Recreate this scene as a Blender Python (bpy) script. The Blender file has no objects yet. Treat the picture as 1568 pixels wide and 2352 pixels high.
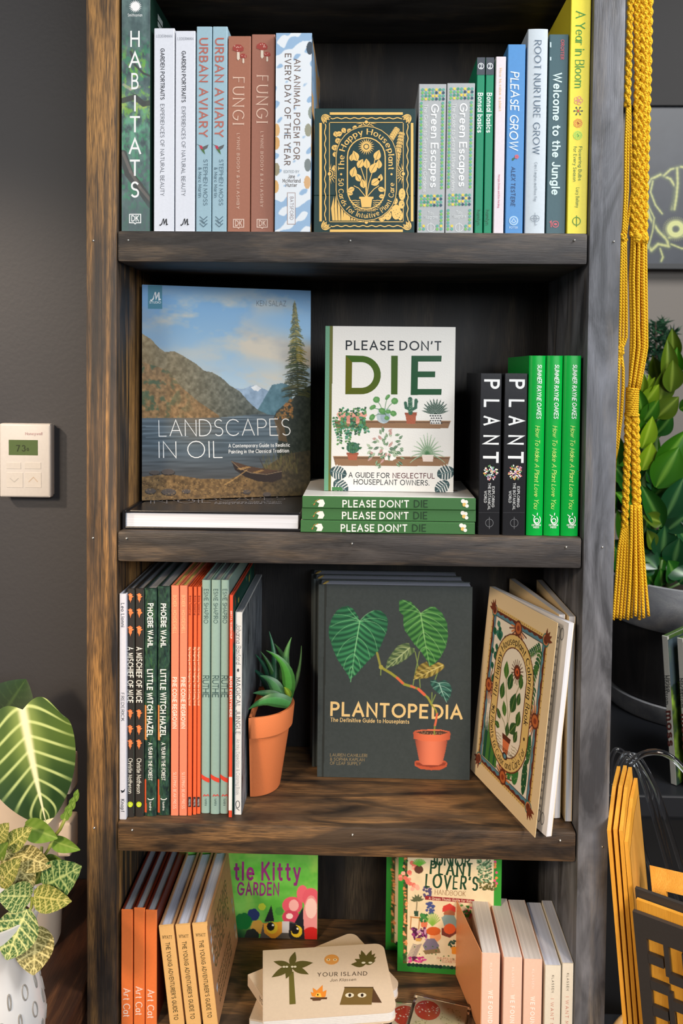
import bpy, bmesh, math, random
import numpy as np
from mathutils import Vector, Matrix

random.seed(7)
RNG = np.random.default_rng(11)
scene = bpy.context.scene
COL = scene.collection
R = math.radians

# ------------------------------------------------------------------ camera
IW, IH = 1568, 2352
F_PX = 1900.0
CAM = np.array([0.30599, -1.00437, 1.40])
YAW, PITCH, ROLL = -0.02465, -0.03392, 0.00973
PPX, PPY = 784 + 11.71, 915.35           # principal point (shift lens)


def cam_axes():
    f = np.array([math.sin(YAW) * math.cos(PITCH), math.cos(YAW) * math.cos(PITCH), math.sin(PITCH)])
    r = np.array([math.cos(YAW), -math.sin(YAW), 0.0])
    u = np.cross(r, f)
    r2 = r * math.cos(ROLL) + u * math.sin(ROLL)
    u2 = -r * math.sin(ROLL) + u * math.cos(ROLL)
    return r2, u2, f


AX_R, AX_U, AX_F = cam_axes()
cam_data = bpy.data.cameras.new('camera')
cam_data.sensor_fit = 'VERTICAL'
cam_data.sensor_height = 36.0
cam_data.sensor_width = 24.0
cam_data.lens = F_PX / IH * 36.0
cam_data.shift_x = (784 - PPX) / IH
cam_data.shift_y = -(1176 - PPY) / IH
cam_data.clip_start = 0.05
cam_data.dof.use_dof = True
cam_data.dof.focus_distance = 1.03
cam_data.dof.aperture_fstop = 8.0
cam = bpy.data.objects.new('camera', cam_data)
m = Matrix.Identity(4)
for i in range(3):
    m[i][0], m[i][1], m[i][2], m[i][3] = AX_R[i], AX_U[i], -AX_F[i], CAM[i]
cam.matrix_world = m
COL.objects.link(cam)
scene.camera = cam

# ------------------------------------------------------------------ light
vs = scene.view_settings
vs.view_transform = 'Standard'
vs.look = 'None'
vs.gamma = 1.0
vs.use_curve_mapping = False
vs.exposure = -0.28

world = bpy.data.worlds.new('room_light')
scene.world = world
world.use_nodes = True
bg = world.node_tree.nodes['Background']
bg.inputs[0].default_value = (0.80, 0.87, 1.0, 1)
bg.inputs[1].default_value = 0.085


def area_light(name, loc, target, size, power, color, size_y=None):
    d = bpy.data.lights.new(name, 'AREA')
    d.shape = 'RECTANGLE'
    d.size = size
    d.size_y = size_y or size
    d.energy = power
    d.color = color
    o = bpy.data.objects.new(name, d)
    o.location = loc
    o.rotation_euler = (Vector(target) - Vector(loc)).to_track_quat('-Z', 'Y').to_euler()
    COL.objects.link(o)
    return o


area_light('window_daylight', (1.75, -3.1, 2.2), (0.3, 0.1, 1.4), 1.8, 88, (0.90, 0.95, 1.0), 1.0)
area_light('left_fill_light', (-1.15, -2.4, 2.15), (0.35, 0.0, 1.0), 0.8, 34, (1.0, 0.90, 0.78))  # added fill from the left to brighten the colouring covers, not a ceiling fixture


def spot_light(name, loc, target, power, color, angle, blend, size):
    d = bpy.data.lights.new(name, 'SPOT')
    d.energy = power
    d.color = color
    d.spot_size = R(angle)
    d.spot_blend = blend
    d.shadow_soft_size = size
    o = bpy.data.objects.new(name, d)
    o.location = loc
    o.rotation_euler = (Vector(target) - Vector(loc)).to_track_quat('-Z', 'Y').to_euler()
    COL.objects.link(o)
    return o


spot_light('warm_spotlight', (-0.75, -1.75, 2.0), (0.12, 0.1, 0.66), 120, (1.0, 0.72, 0.44), 40, 0.8, 0.10)
spot_light('shop_spotlight', (1.5, -1.6, 2.0), (0.75, 0.0, 0.62), 90, (1.0, 0.70, 0.40), 34, 0.8, 0.10)
area_light('right_fill_light', (1.7, -0.5, 2.8), (1.1, 0.9, 1.0), 0.8, 60, (0.98, 0.97, 0.95))  # added overhead fill that brightens the planter side, no known fixture
spot_light('wall_spotlight', (-0.95, -0.75, 2.1), (-0.22, 0.24, 1.22), 105, (1.0, 0.78, 0.58), 36, 1.0, 0.05)

# ------------------------------------------------------------------ pixel <-> world helpers


def proj(p):
    d = np.asarray(p, float) - CAM
    z = d @ AX_F
    return PPX + F_PX * (d @ AX_R) / z, PPY - F_PX * (d @ AX_U) / z


def ray(px, py):
    return AX_F + AX_R * (px - PPX) / F_PX + AX_U * (PPY - py) / F_PX


def atY(px, py, Y):
    d = ray(px, py)
    return CAM + d * (Y - CAM[1]) / d[1]


def atZ(px, py, Z):
    d = ray(px, py)
    return CAM + d * (Z - CAM[2]) / d[2]


def atX(px, py, X):
    d = ray(px, py)
    return CAM + d * (X - CAM[0]) / d[0]


def x_on(px, Y, Z):
    """world X of the point at depth Y and height Z that is seen at column px"""
    X = 0.3
    for _ in range(6):
        q = proj((X, Y, Z))[0]
        X += (px - q) / (F_PX / (Y - CAM[1]))
    return X


def z_on(py, X, Y):
    Z = 1.4
    for _ in range(6):
        q = proj((X, Y, Z))[1]
        Z -= (py - q) / (F_PX / (Y - CAM[1]))
    return Z


# ------------------------------------------------------------------ colours and materials


def lin1(c):
    c = c / 255.0
    return c / 12.92 if c <= 0.04045 else ((c + 0.055) / 1.055) ** 2.4


def lin(rgb):
    return (lin1(rgb[0]), lin1(rgb[1]), lin1(rgb[2]))


MATS = {}


def new_mat(name):
    mt = bpy.data.materials.new(name)
    mt.use_nodes = True
    nt = mt.node_tree
    return mt, nt, nt.nodes['Principled BSDF']


def plain(name, rgb, rough=0.5, spec=0.5, bump=0.0, scale=200.0, vary=0.06, metal=0.0, coat=0.0, sub=None):
    """procedural: base colour with a little noise, optional fine relief"""
    key = (name, rgb, rough, bump)
    if key in MATS:
        return MATS[key]
    mt, nt, b = new_mat(name)
    tc = nt.nodes.new('ShaderNodeTexCoord')
    ns = nt.nodes.new('ShaderNodeTexNoise')
    ns.inputs['Scale'].default_value = scale
    ns.inputs['Detail'].default_value = 3
    nt.links.new(tc.outputs['Object'], ns.inputs['Vector'])
    mix = nt.nodes.new('ShaderNodeMix')
    mix.data_type = 'RGBA'
    L = lin(rgb)
    mix.inputs[6].default_value = tuple(max(0, c * (1 - vary)) for c in L) + (1,)
    mix.inputs[7].default_value = tuple(min(1, c * (1 + vary)) for c in L) + (1,)
    nt.links.new(ns.outputs[0], mix.inputs[0])
    nt.links.new(mix.outputs[2], b.inputs['Base Color'])
    b.inputs['Roughness'].default_value = rough
    b.inputs['Specular IOR Level'].default_value = spec
    b.inputs['Metallic'].default_value = metal
    if coat:
        b.inputs['Coat Weight'].default_value = coat
        b.inputs['Coat Roughness'].default_value = 0.12
    if bump:
        bp = nt.nodes.new('ShaderNodeBump')
        bp.inputs['Strength'].default_value = bump
        bp.inputs['Distance'].default_value = 0.001
        nt.links.new(ns.outputs[0], bp.inputs['Height'])
        nt.links.new(bp.outputs[0], b.inputs['Normal'])
    MATS[key] = mt
    return mt


def ink_mat(name='printed_ink', rough=0.45, spec=0.4, metal=0.0, bump=0.0, scale=900):
    key = ('ink', name)
    if key in MATS:
        return MATS[key]
    mt, nt, b = new_mat(name)
    at = nt.nodes.new('ShaderNodeAttribute')
    at.attribute_name = 'Col'
    nt.links.new(at.outputs['Color'], b.inputs['Base Color'])
    b.inputs['Roughness'].default_value = rough
    b.inputs['Specular IOR Level'].default_value = spec
    b.inputs['Metallic'].default_value = metal
    if bump:
        tc = nt.nodes.new('ShaderNodeTexCoord')
        ns = nt.nodes.new('ShaderNodeTexNoise')
        ns.inputs['Scale'].default_value = scale
        nt.links.new(tc.outputs['Object'], ns.inputs['Vector'])
        bp = nt.nodes.new('ShaderNodeBump')
        bp.inputs['Strength'].default_value = bump
        bp.inputs['Distance'].default_value = 0.001
        nt.links.new(ns.outputs[0], bp.inputs['Height'])
        nt.links.new(bp.outputs[0], b.inputs['Normal'])
    MATS[key] = mt
    return mt


def pages_mat(name, rgb, axis, dark=0.72, scale=900):
    """paper edge: thin light and dark lines stacked along one axis"""
    key = ('pages', name)
    if key in MATS:
        return MATS[key]
    mt, nt, b = new_mat(name)
    tc = nt.nodes.new('ShaderNodeTexCoord')
    mp = nt.nodes.new('ShaderNodeMapping')
    sc = [6, 6, 6]
    sc[axis] = scale
    mp.inputs['Scale'].default_value = sc
    ns = nt.nodes.new('ShaderNodeTexNoise')
    ns.inputs['Scale'].default_value = 1.0
    ns.inputs['Detail'].default_value = 4
    nt.links.new(tc.outputs['Object'], mp.inputs[0])
    nt.links.new(mp.outputs[0], ns.inputs['Vector'])
    rp = nt.nodes.new('ShaderNodeValToRGB')
    L = lin(rgb)
    rp.color_ramp.elements[0].position = 0.3
    rp.color_ramp.elements[0].color = tuple(c * dark for c in L) + (1,)
    rp.color_ramp.elements[1].position = 0.6
    rp.color_ramp.elements[1].color = L + (1,)
    nt.links.new(ns.outputs[0], rp.inputs[0])
    nt.links.new(rp.outputs[0], b.inputs['Base Color'])
    b.inputs['Roughness'].default_value = 0.8
    MATS[key] = mt
    return mt


def wood_mat(name, axis, dark, mid, worn, worn_amt=0.55, seed=0.0, rough=0.5, grain=(26, 1.6), spec=0.5, cover=0.0):
    """dark stained softwood: long bands of worn, paler grain showing through the stain"""
    mt, nt, b = new_mat(name)
    N, Lk = nt.nodes, nt.links
    tc = N.new('ShaderNodeTexCoord')

    def noise(across, along, detail=4, off=0.0, dist=0.0):
        mp = N.new('ShaderNodeMapping')
        sc = [across] * 3
        sc[axis] = along
        mp.inputs['Scale'].default_value = sc
        mp.inputs['Location'].default_value = (seed * 3.1 + off, seed * 1.7 + off * 2, seed * 2.3 - off)
        Lk.new(tc.outputs['Object'], mp.inputs[0])
        ns = N.new('ShaderNodeTexNoise')
        ns.inputs['Scale'].default_value = 1.0
        ns.inputs['Detail'].default_value = detail
        ns.inputs['Roughness'].default_value = 0.6
        ns.inputs['Distortion'].default_value = dist
        Lk.new(mp.outputs[0], ns.inputs['Vector'])
        return ns.outputs[0]

    def ramp(src, p0, p1, c0=(0, 0, 0, 1), c1=(1, 1, 1, 1)):
        r_ = N.new('ShaderNodeValToRGB')
        r_.color_ramp.elements[0].position = p0
        r_.color_ramp.elements[0].color = c0
        r_.color_ramp.elements[1].position = p1
        r_.color_ramp.elements[1].color = c1
        Lk.new(src, r_.inputs[0])
        return r_.outputs[0]

    def mixc(f, a, c, bl='MIX'):
        mx = N.new('ShaderNodeMix')
        mx.data_type = 'RGBA'
        mx.blend_type = bl
        if isinstance(f, float):
            mx.inputs[0].default_value = f
        else:
            Lk.new(f, mx.inputs[0])
        for k, v in ((6, a), (7, c)):
            if isinstance(v, tuple):
                mx.inputs[k].default_value = v
            else:
                Lk.new(v, mx.inputs[k])
        return mx.outputs[2]

    def mul(a, c):
        mm = N.new('ShaderNodeMath')
        mm.operation = 'MULTIPLY'
        Lk.new(a, mm.inputs[0])
        if isinstance(c, float):
            mm.inputs[1].default_value = c
        else:
            Lk.new(c, mm.inputs[1])
        return mm.outputs[0]

    big = noise(24, 6.0, 5, 4.0, 0.9)                   # broad patches of stain
    band = noise(grain[0] * 3, grain[1] * 2.2, 3, 1.0, 0.7)   # cathedral grain bands
    fine = noise(900, 45, 3, 2.0)                      # pores
    mid_f = ramp(big, 0.38, 0.66)
    base = mixc(mid_f, lin(dark) + (1,), lin(mid) + (1,))
    w = mul(ramp(band, 0.48 - cover, 0.66 - cover), ramp(noise(20, 6.5, 3, 9.0), 0.34 - cover, 0.62 - cover))
    w = mul(w, mul(ramp(fine, 0.25, 0.6), float(worn_amt)))
    col = mixc(w, base, lin(worn) + (1,))
    col = mixc(0.35, col, ramp(fine, 0.2, 0.75, (0.45, 0.45, 0.45, 1), (1, 1, 1, 1)), 'MULTIPLY')
    Lk.new(col, b.inputs['Base Color'])
    rr = N.new('ShaderNodeMapRange')
    rr.inputs[3].default_value = rough - 0.10
    rr.inputs[4].default_value = rough + 0.16
    Lk.new(big, rr.inputs[0])
    Lk.new(rr.outputs[0], b.inputs['Roughness'])
    b.inputs['Specular IOR Level'].default_value = spec
    bp = N.new('ShaderNodeBump')
    bp.inputs['Strength'].default_value = 0.35
    bp.inputs['Distance'].default_value = 0.0012
    Lk.new(fine, bp.inputs['Height'])
    Lk.new(bp.outputs[0], b.inputs['Normal'])
    return mt


# ------------------------------------------------------------------ mesh helpers


class MB:
    """collects polygons; optional colour per face"""

    def __init__(self):
        self.v, self.f, self.c = [], [], []

    def face(self, pts, col=None):
        n = len(self.v)
        self.v += [tuple(p) for p in pts]
        self.f.append(tuple(range(n, n + len(pts))))
        self.c.append(col)

    def add(self, verts, faces, col=None):
        n = len(self.v)
        self.v += [tuple(p) for p in verts]
        self.f += [tuple(i + n for i in f) for f in faces]
        self.c += [col] * len(faces)

    def box(self, x0, x1, y0, y1, z0, z1, c=0.0, col=None):
        if c <= 0:
            v = [(x0, y0, z0), (x1, y0, z0), (x1, y1, z0), (x0, y1, z0), (x0, y0, z1), (x1, y0, z1), (x1, y1, z1), (x0, y1, z1)]
            f = [(0, 3, 2, 1), (4, 5, 6, 7), (0, 1, 5, 4), (1, 2, 6, 5), (2, 3, 7, 6), (3, 0, 4, 7)]
            self.add(v, f, col)
            return
        bm = bmesh.new()
        bmesh.ops.create_cube(bm, size=1)
        for q in bm.verts:
            q.co = ((x0 + x1) / 2 + q.co.x * (x1 - x0), (y0 + y1) / 2 + q.co.y * (y1 - y0), (z0 + z1) / 2 + q.co.z * (z1 - z0))
        bmesh.ops.bevel(bm, geom=bm.edges[:], offset=c, segments=2, profile=0.6, affect='EDGES')
        bm.verts.index_update()
        self.add([tuple(q.co) for q in bm.verts], [tuple(q.index for q in f.verts) for f in bm.faces], col)
        bm.free()

    def tube(self, pts, rad, n=8, closed_ends=True, col=None, up=(0, 0, 1)):
        pts = [Vector(p) for p in pts]
        rings = []
        prev = None
        for i, p in enumerate(pts):
            a = pts[max(0, i - 1)]
            b_ = pts[min(len(pts) - 1, i + 1)]
            t = (b_ - a)
            if t.length < 1e-9:
                t = Vector((0, 0, 1))
            t.normalize()
            if prev is None:
                u = Vector(up)
                if abs(u.dot(t)) > 0.95:
                    u = Vector((1, 0, 0))
                x = t.cross(u).normalized()
            else:
                x = (prev - t * prev.dot(t)).normalized()
            prev = x
            y = t.cross(x)
            r_ = rad[i] if hasattr(rad, '__len__') else rad
            rings.append([p + x * (r_ * math.cos(2 * math.pi * k / n)) + y * (r_ * math.sin(2 * math.pi * k / n)) for k in range(n)])
        v = [q for rg in rings for q in rg]
        f = []
        for i in range(len(rings) - 1):
            for k in range(n):
                k2 = (k + 1) % n
                f.append((i * n + k, i * n + k2, (i + 1) * n + k2, (i + 1) * n + k))
        if closed_ends:
            f.append(tuple(range(n - 1, -1, -1)))
            f.append(tuple((len(rings) - 1) * n + k for k in range(n)))
        self.add(v, f, col)

    def lathe(self, prof, n=48, a0=0.0, a1=2 * math.pi, col=None):
        full = abs(a1 - a0 - 2 * math.pi) < 1e-6
        m_ = n if full else n + 1
        v, f = [], []
        for (r_, z) in prof:
            for k in range(m_):
                a = a0 + (a1 - a0) * k / n
                v.append((r_ * math.cos(a), r_ * math.sin(a), z))
        for i in range(len(prof) - 1):
            for k in range(n):
                k2 = (k + 1) % m_
                f.append((i * m_ + k, i * m_ + k2, (i + 1) * m_ + k2, (i + 1) * m_ + k))
        self.add(v, f, col)

    def build(self, name, mat, parent=None, smooth=False, loc=None):
        me = bpy.data.meshes.new(name)
        me.from_pydata([tuple(map(float, p)) for p in self.v], [], self.f)
        if any(c is not None for c in self.c):
            ca = me.color_attributes.new('Col', 'FLOAT_COLOR', 'CORNER')
            arr = np.ones((len(me.loops), 4), np.float32)
            i = 0
            for f, c in zip(self.f, self.c):
                if c is not None:
                    arr[i:i + len(f), :3] = c
                i += len(f)
            ca.data.foreach_set('color', arr.ravel())
        if smooth:
            me.polygons.foreach_set('use_smooth', [True] * len(me.polygons))
        me.materials.append(mat)
        o = bpy.data.objects.new(name, me)
        COL.objects.link(o)
        if parent is not None:
            o.parent = parent
        if loc is not None:
            o.location = loc
        return o

    def build_apart(self, name, mat, parent):
        """printed faces: marks that stand well apart become parts of their own"""
        n = len(self.f)
        lo = np.array([np.min([self.v[i] for i in f], axis=0) for f in self.f])
        hi = np.array([np.max([self.v[i] for i in f], axis=0) for f in self.f])
        size = (hi - lo).max(axis=1)
        lab = np.full(n, -1)
        k = 0
        for i in range(n):
            if lab[i] >= 0:
                continue
            lab[i] = k
            todo = [i]
            while todo:
                j = todo.pop()
                gap = np.maximum(0.0, np.maximum(lo[j] - hi, lo - hi[j]))
                near = (np.sqrt((gap ** 2).sum(axis=1)) <= np.maximum(0.0185, 0.45 * np.maximum(size, size[j]))) & (lab < 0)
                q = np.nonzero(near)[0]
                lab[q] = k
                todo += q.tolist()
            k += 1
        out = None
        for c in range(k):
            mb = MB()
            for i in np.nonzero(lab == c)[0]:
                mb.face([self.v[j] for j in self.f[i]], self.c[i])
            out = mb.build(name, mat, parent)
        return out


def auto_smooth(o, ang=35):
    me = o.data
    me.polygons.foreach_set('use_smooth', [True] * len(me.polygons))
    bm = bmesh.new()
    bm.from_mesh(me)
    bmesh.ops.remove_doubles(bm, verts=bm.verts, dist=1e-6)
    for e in bm.edges:
        if len(e.link_faces) == 2 and e.calc_face_angle(0) > R(ang):
            e.smooth = False
    bm.to_mesh(me)
    bm.free()
    return o


def empty(name, loc=(0, 0, 0), rot=(0, 0, 0)):
    o = bpy.data.objects.new(name, None)
    o.empty_display_size = 0.03
    o.location = loc
    o.rotation_euler = rot
    COL.objects.link(o)
    return o


def tag(o, label=None, cat=None, group=None, kind=None):
    if label:
        o['label'] = label
    if cat:
        o['category'] = cat
    if group:
        o['group'] = group
    if kind:
        o['kind'] = kind
    return o


def copy_tree(o, parent=None):
    c = o.copy()
    COL.objects.link(c)
    c.parent = parent
    for ch in list(o.children):
        copy_tree(ch, c)
    return c


# ------------------------------------------------------------------ homography: photo pixels -> printed sheet


def homog(src, dst):
    A = []
    for (x, y), (u, v) in zip(src, dst):
        A.append([x, y, 1, 0, 0, 0, -u * x, -u * y, -u])
        A.append([0, 0, 0, x, y, 1, -v * x, -v * y, -v])
    return np.linalg.svd(np.array(A, float))[2][-1].reshape(3, 3)


def happly(H, p):
    p = np.asarray(p, float)
    q = np.c_[p, np.ones(len(p))] @ H.T
    return q[:, :2] / q[:, 2:3]


# ------------------------------------------------------------------ stroke lettering
O_ = '@.26,.33,.26,.33,0,360'
GL = {
    'A': (.8, '0,0 .4,1 .8,0;.14,.34 .66,.34'), 'B': (.6, '0,.52 0,1 @.3,.76,.25,.24,90,-90 0,.52 0,0 @.32,.26,.28,.26,-90,90 0,.52'),
    'C': (.82, '@.47,.5,.47,.5,42,318'), 'D': (.76, '0,0 0,1 @.26,.5,.5,.5,90,-90 0,0 0,.1'), 'E': (.54, '.54,1 0,1 0,0 .54,0;0,.52 .47,.52'),
    'F': (.52, '.52,1 0,1 0,0;0,.52 .45,.52'), 'G': (.9, '@.47,.5,.47,.5,42,352 .52,.47'), 'H': (.7, '0,0 0,1;.7,0 .7,1;0,.52 .7,.52'),
    'I': (.0, '0,0 0,1'), 'J': (.4, '.4,1 @.2,.22,.2,.22,0,-170'), 'K': (.62, '0,0 0,1;.58,1 0,.4;.2,.58 .62,0'), 'L': (.5, '0,1 0,0 .5,0'),
    'M': (.86, '0,0 .06,1 .43,.2 .8,1 .86,0'), 'N': (.72, '0,0 0,1 .72,0 .72,1'), 'O': (.98, '@.49,.5,.49,.5,90,450'),
    'P': (.57, '0,0 0,1 @.3,.74,.27,.26,90,-90 0,.48'), 'Q': (.98, '@.49,.5,.49,.5,90,450;.6,.25 .95,-.06'),
    'R': (.6, '0,0 0,1 @.3,.74,.27,.26,90,-90 0,.48;.26,.48 .6,0'), 'S': (.55, '@.28,.755,.25,.245,35,270 @.28,.255,.27,.255,90,-145'),
    'T': (.62, '0,1 .62,1;.31,1 .31,0'), 'U': (.7, '0,1 @.35,.35,.35,.35,180,360 .7,1'), 'V': (.74, '0,1 .37,0 .74,1'),
    'W': (1.06, '0,1 .27,0 .53,.95 .79,0 1.06,1'), 'X': (.66, '0,0 .66,1;0,1 .66,0'), 'Y': (.68, '0,1 .34,.48 .68,1;.34,.48 .34,0'),
    'Z': (.62, '0,1 .62,1 0,0 .62,0'),
    'a': (.5, O_ + ';.52,.66 .52,0'), 'b': (.52, '0,1 0,0;' + O_), 'c': (.5, '@.29,.33,.29,.33,45,315'), 'd': (.52, O_ + ';.52,1 .52,0'),
    'e': (.54, '0,.35 .54,.35 @.27,.33,.27,.33,5,312'), 'f': (.34, '@.27,.82,.15,.18,60,180 .12,0;0,.64 .32,.64'),
    'g': (.52, O_ + ';.52,.66 .52,-.05 @.26,-.05,.26,.24,0,-150'), 'h': (.5, '0,1 0,0;0,.38 @.25,.38,.25,.28,180,0 .5,0'),
    'i': (0, '0,.66 0,0;0,.88 0,.97'), 'j': (.14, '.14,.66 .14,-.12 @.02,-.12,.12,.14,0,-120;.14,.88 .14,.97'), 'k': (.46, '0,1 0,0;.43,.66 0,.24;.15,.38 .46,0'),
    'l': (0, '0,1 0,0'), 'm': (.8, '0,.66 0,0;0,.4 @.2,.4,.2,.26,180,0 .4,0;.4,.4 @.6,.4,.2,.26,180,0 .8,0'),
    'n': (.48, '0,.66 0,0;0,.38 @.24,.38,.24,.28,180,0 .48,0'), 'o': (.56, '@.28,.33,.28,.33,0,360'), 'p': (.52, '0,.66 0,-.3;' + O_),
    'q': (.52, '.52,.66 .52,-.3;' + O_), 'r': (.3, '0,.66 0,0;0,.38 @.22,.38,.22,.28,180,60'), 's': (.42, '@.21,.495,.19,.165,35,270 @.21,.165,.2,.165,90,-145'),
    't': (.32, '.14,.9 .14,.15 @.27,.15,.13,.15,180,290;0,.64 .32,.64'), 'u': (.48, '0,.66 @.24,.24,.24,.24,180,360 .48,.66;.48,.3 .48,0'),
    'v': (.5, '0,.66 .25,0 .5,.66'), 'w': (.76, '0,.66 .19,0 .38,.6 .57,0 .76,.66'), 'x': (.46, '0,0 .46,.66;0,.66 .46,0'),
    'y': (.5, '0,.66 .26,0;.5,.66 .18,-.3 .04,-.3'), 'z': (.44, '0,.64 .44,.64 0,0 .44,0'),
    '0': (.6, '@.3,.5,.3,.5,90,450'), '1': (.2, '0,.82 .2,1 .2,0'), '2': (.55, '@.27,.74,.25,.26,170,-30 0,0 .55,0'), '3': (.5, '@.24,.76,.22,.24,150,-80 @.24,.27,.26,.27,85,-150'),
    '5': (.52, '.46,1 .08,1 .04,.56 @.23,.32,.27,.33,115,-145'), '7': (.5, '0,1 .5,1 .15,0'), '8': (.5, '@.25,.76,.2,.24,-90,270;@.25,.27,.25,.26,90,450'),
    "'": (.06, '.06,1 0,.76'), ',': (.06, '.06,.05 0,-.16'), '.': (.02, '0,.0 .0,.06'), '-': (.3, '0,.4 .3,.4'), ':': (.02, '0,.1 0,.16;0,.5 0,.56'),
    '&': (.66, '.62,0 .14,.7 @.29,.82,.17,.18,205,-45 .1,.34 @.25,.2,.23,.2,140,330 .64,.46'), '*': (.12, '@.06,.42,.05,.05,0,360'), '+': (.3, '0,.42 .3,.42;.15,.26 .15,.58'),
}


def glyph_strokes(ch):
    w, d = GL[ch]
    out = []
    for st in d.split(';'):
        pts = []
        for tk in st.split():
            if tk[0] == '@':
                cx, cy, rx, ry, a0, a1 = map(float, tk[1:].split(','))
                n = max(4, int(abs(a1 - a0) / 24))
                for k in range(n + 1):
                    a = R(a0 + (a1 - a0) * k / n)
                    pts.append((cx + rx * math.cos(a), cy + ry * math.sin(a)))
            else:
                pts.append(tuple(map(float, tk.split(','))))
        q = [pts[0]]
        for p in pts[1:]:
            if abs(p[0] - q[-1][0]) + abs(p[1] - q[-1][1]) > 1e-4:
                q.append(p)
        out.append(q)
    return w, out


def ribbon(pts, wfun, square=0.0):
    """quads of a stroke; wfun(dx, dy) gives half width for a direction"""
    n = len(pts)
    closed = n > 3 and abs(pts[0][0] - pts[-1][0]) + abs(pts[0][1] - pts[-1][1]) < 1e-3
    P = [np.array(p, float) for p in pts]
    if square and not closed:
        d = P[0] - P[1]
        P[0] = P[0] + d / (np.linalg.norm(d) + 1e-9) * square
        d = P[-1] - P[-2]
        P[-1] = P[-1] + d / (np.linalg.norm(d) + 1e-9) * square
    seg = []
    for a, b_ in zip(P[:-1], P[1:]):
        d = b_ - a
        L = np.linalg.norm(d) + 1e-12
        d = d / L
        seg.append((d, wfun(d[0], d[1])))
    Lp, Rp = [], []
    for i in range(n):
        s0 = seg[i - 1] if i > 0 else (seg[-1] if closed else seg[0])
        s1 = seg[i] if i < n - 1 else (seg[0] if closed else seg[-1])
        n0 = np.array([-s0[0][1], s0[0][0]])
        n1 = np.array([-s1[0][1], s1[0][0]])
        nn = n0 + n1
        L = np.linalg.norm(nn)
        if L < 0.5:
            nn = n1
            k = 1.0
        else:
            nn = nn / L
            k = min(1.0 / max(0.35, nn @ n1), 2.2)
        hw = 0.5 * (s0[1] + s1[1]) * k
        Lp.append(P[i] + nn * hw)
        Rp.append(P[i] - nn * hw)
    return [[Lp[i], Rp[i], Rp[i + 1], Lp[i + 1]] for i in range(n - 1)]


def text_polys(s, weight=0.12, contrast=1.0, serif=0.0, slant=0.0, jitter=0.0, track=0.16, caps_small=0.0, round_=False):
    """polygons of a line of text, cap height 1, baseline at 0; returns polys, length"""
    x = 0.0
    polys = []
    for ch in s:
        if ch == ' ':
            x += 0.42
            continue
        if ch not in GL:
            x += 0.3
            continue
        w, strokes = glyph_strokes(ch)
        jx = random.uniform(-jitter, jitter)
        jr = random.uniform(-jitter, jitter) * 1.5
        js = 1 + random.uniform(-jitter, jitter) * 1.2

        def xf(p):
            px, py = p[0] * js, p[1] * js
            px, py = px * math.cos(jr) - py * math.sin(jr), px * math.sin(jr) + py * math.cos(jr)
            return (x + weight / 2 + px + slant * py, py + jx)

        def wf(dx, dy):
            return weight / 2 * (contrast + (1 - contrast) * min(1.0, abs(dy) * 1.15))
        for st in strokes:
            q = [xf(p) for p in st]
            polys += ribbon(q, wf, weight * 0.5 * (0.0 if serif else 0.9) if weight > 0.07 else 0)
            if serif:
                for e, o in ((q[0], q[1]), (q[-1], q[-2])):
                    if abs(st[0][0] - st[-1][0]) + abs(st[0][1] - st[-1][1]) < 1e-3:
                        continue
                    dx, dy = o[0] - e[0], o[1] - e[1]
                    L = math.hypot(dx, dy) + 1e-9
                    if abs(dy) / L > 0.6:
                        h = weight * contrast * 0.55
                        sg = 1 if dy > 0 else -1
                        polys.append([np.array((e[0] - serif, e[1] - h * 0.4 * sg)), np.array((e[0] + serif, e[1] - h * 0.4 * sg)),
                                      np.array((e[0] + serif, e[1] + h * sg)), np.array((e[0] - serif, e[1] + h * sg))])
        x += w * js + weight + track
    return polys, x - track


def lerp(a, b_, t):
    return a + (b_ - a) * t


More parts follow.
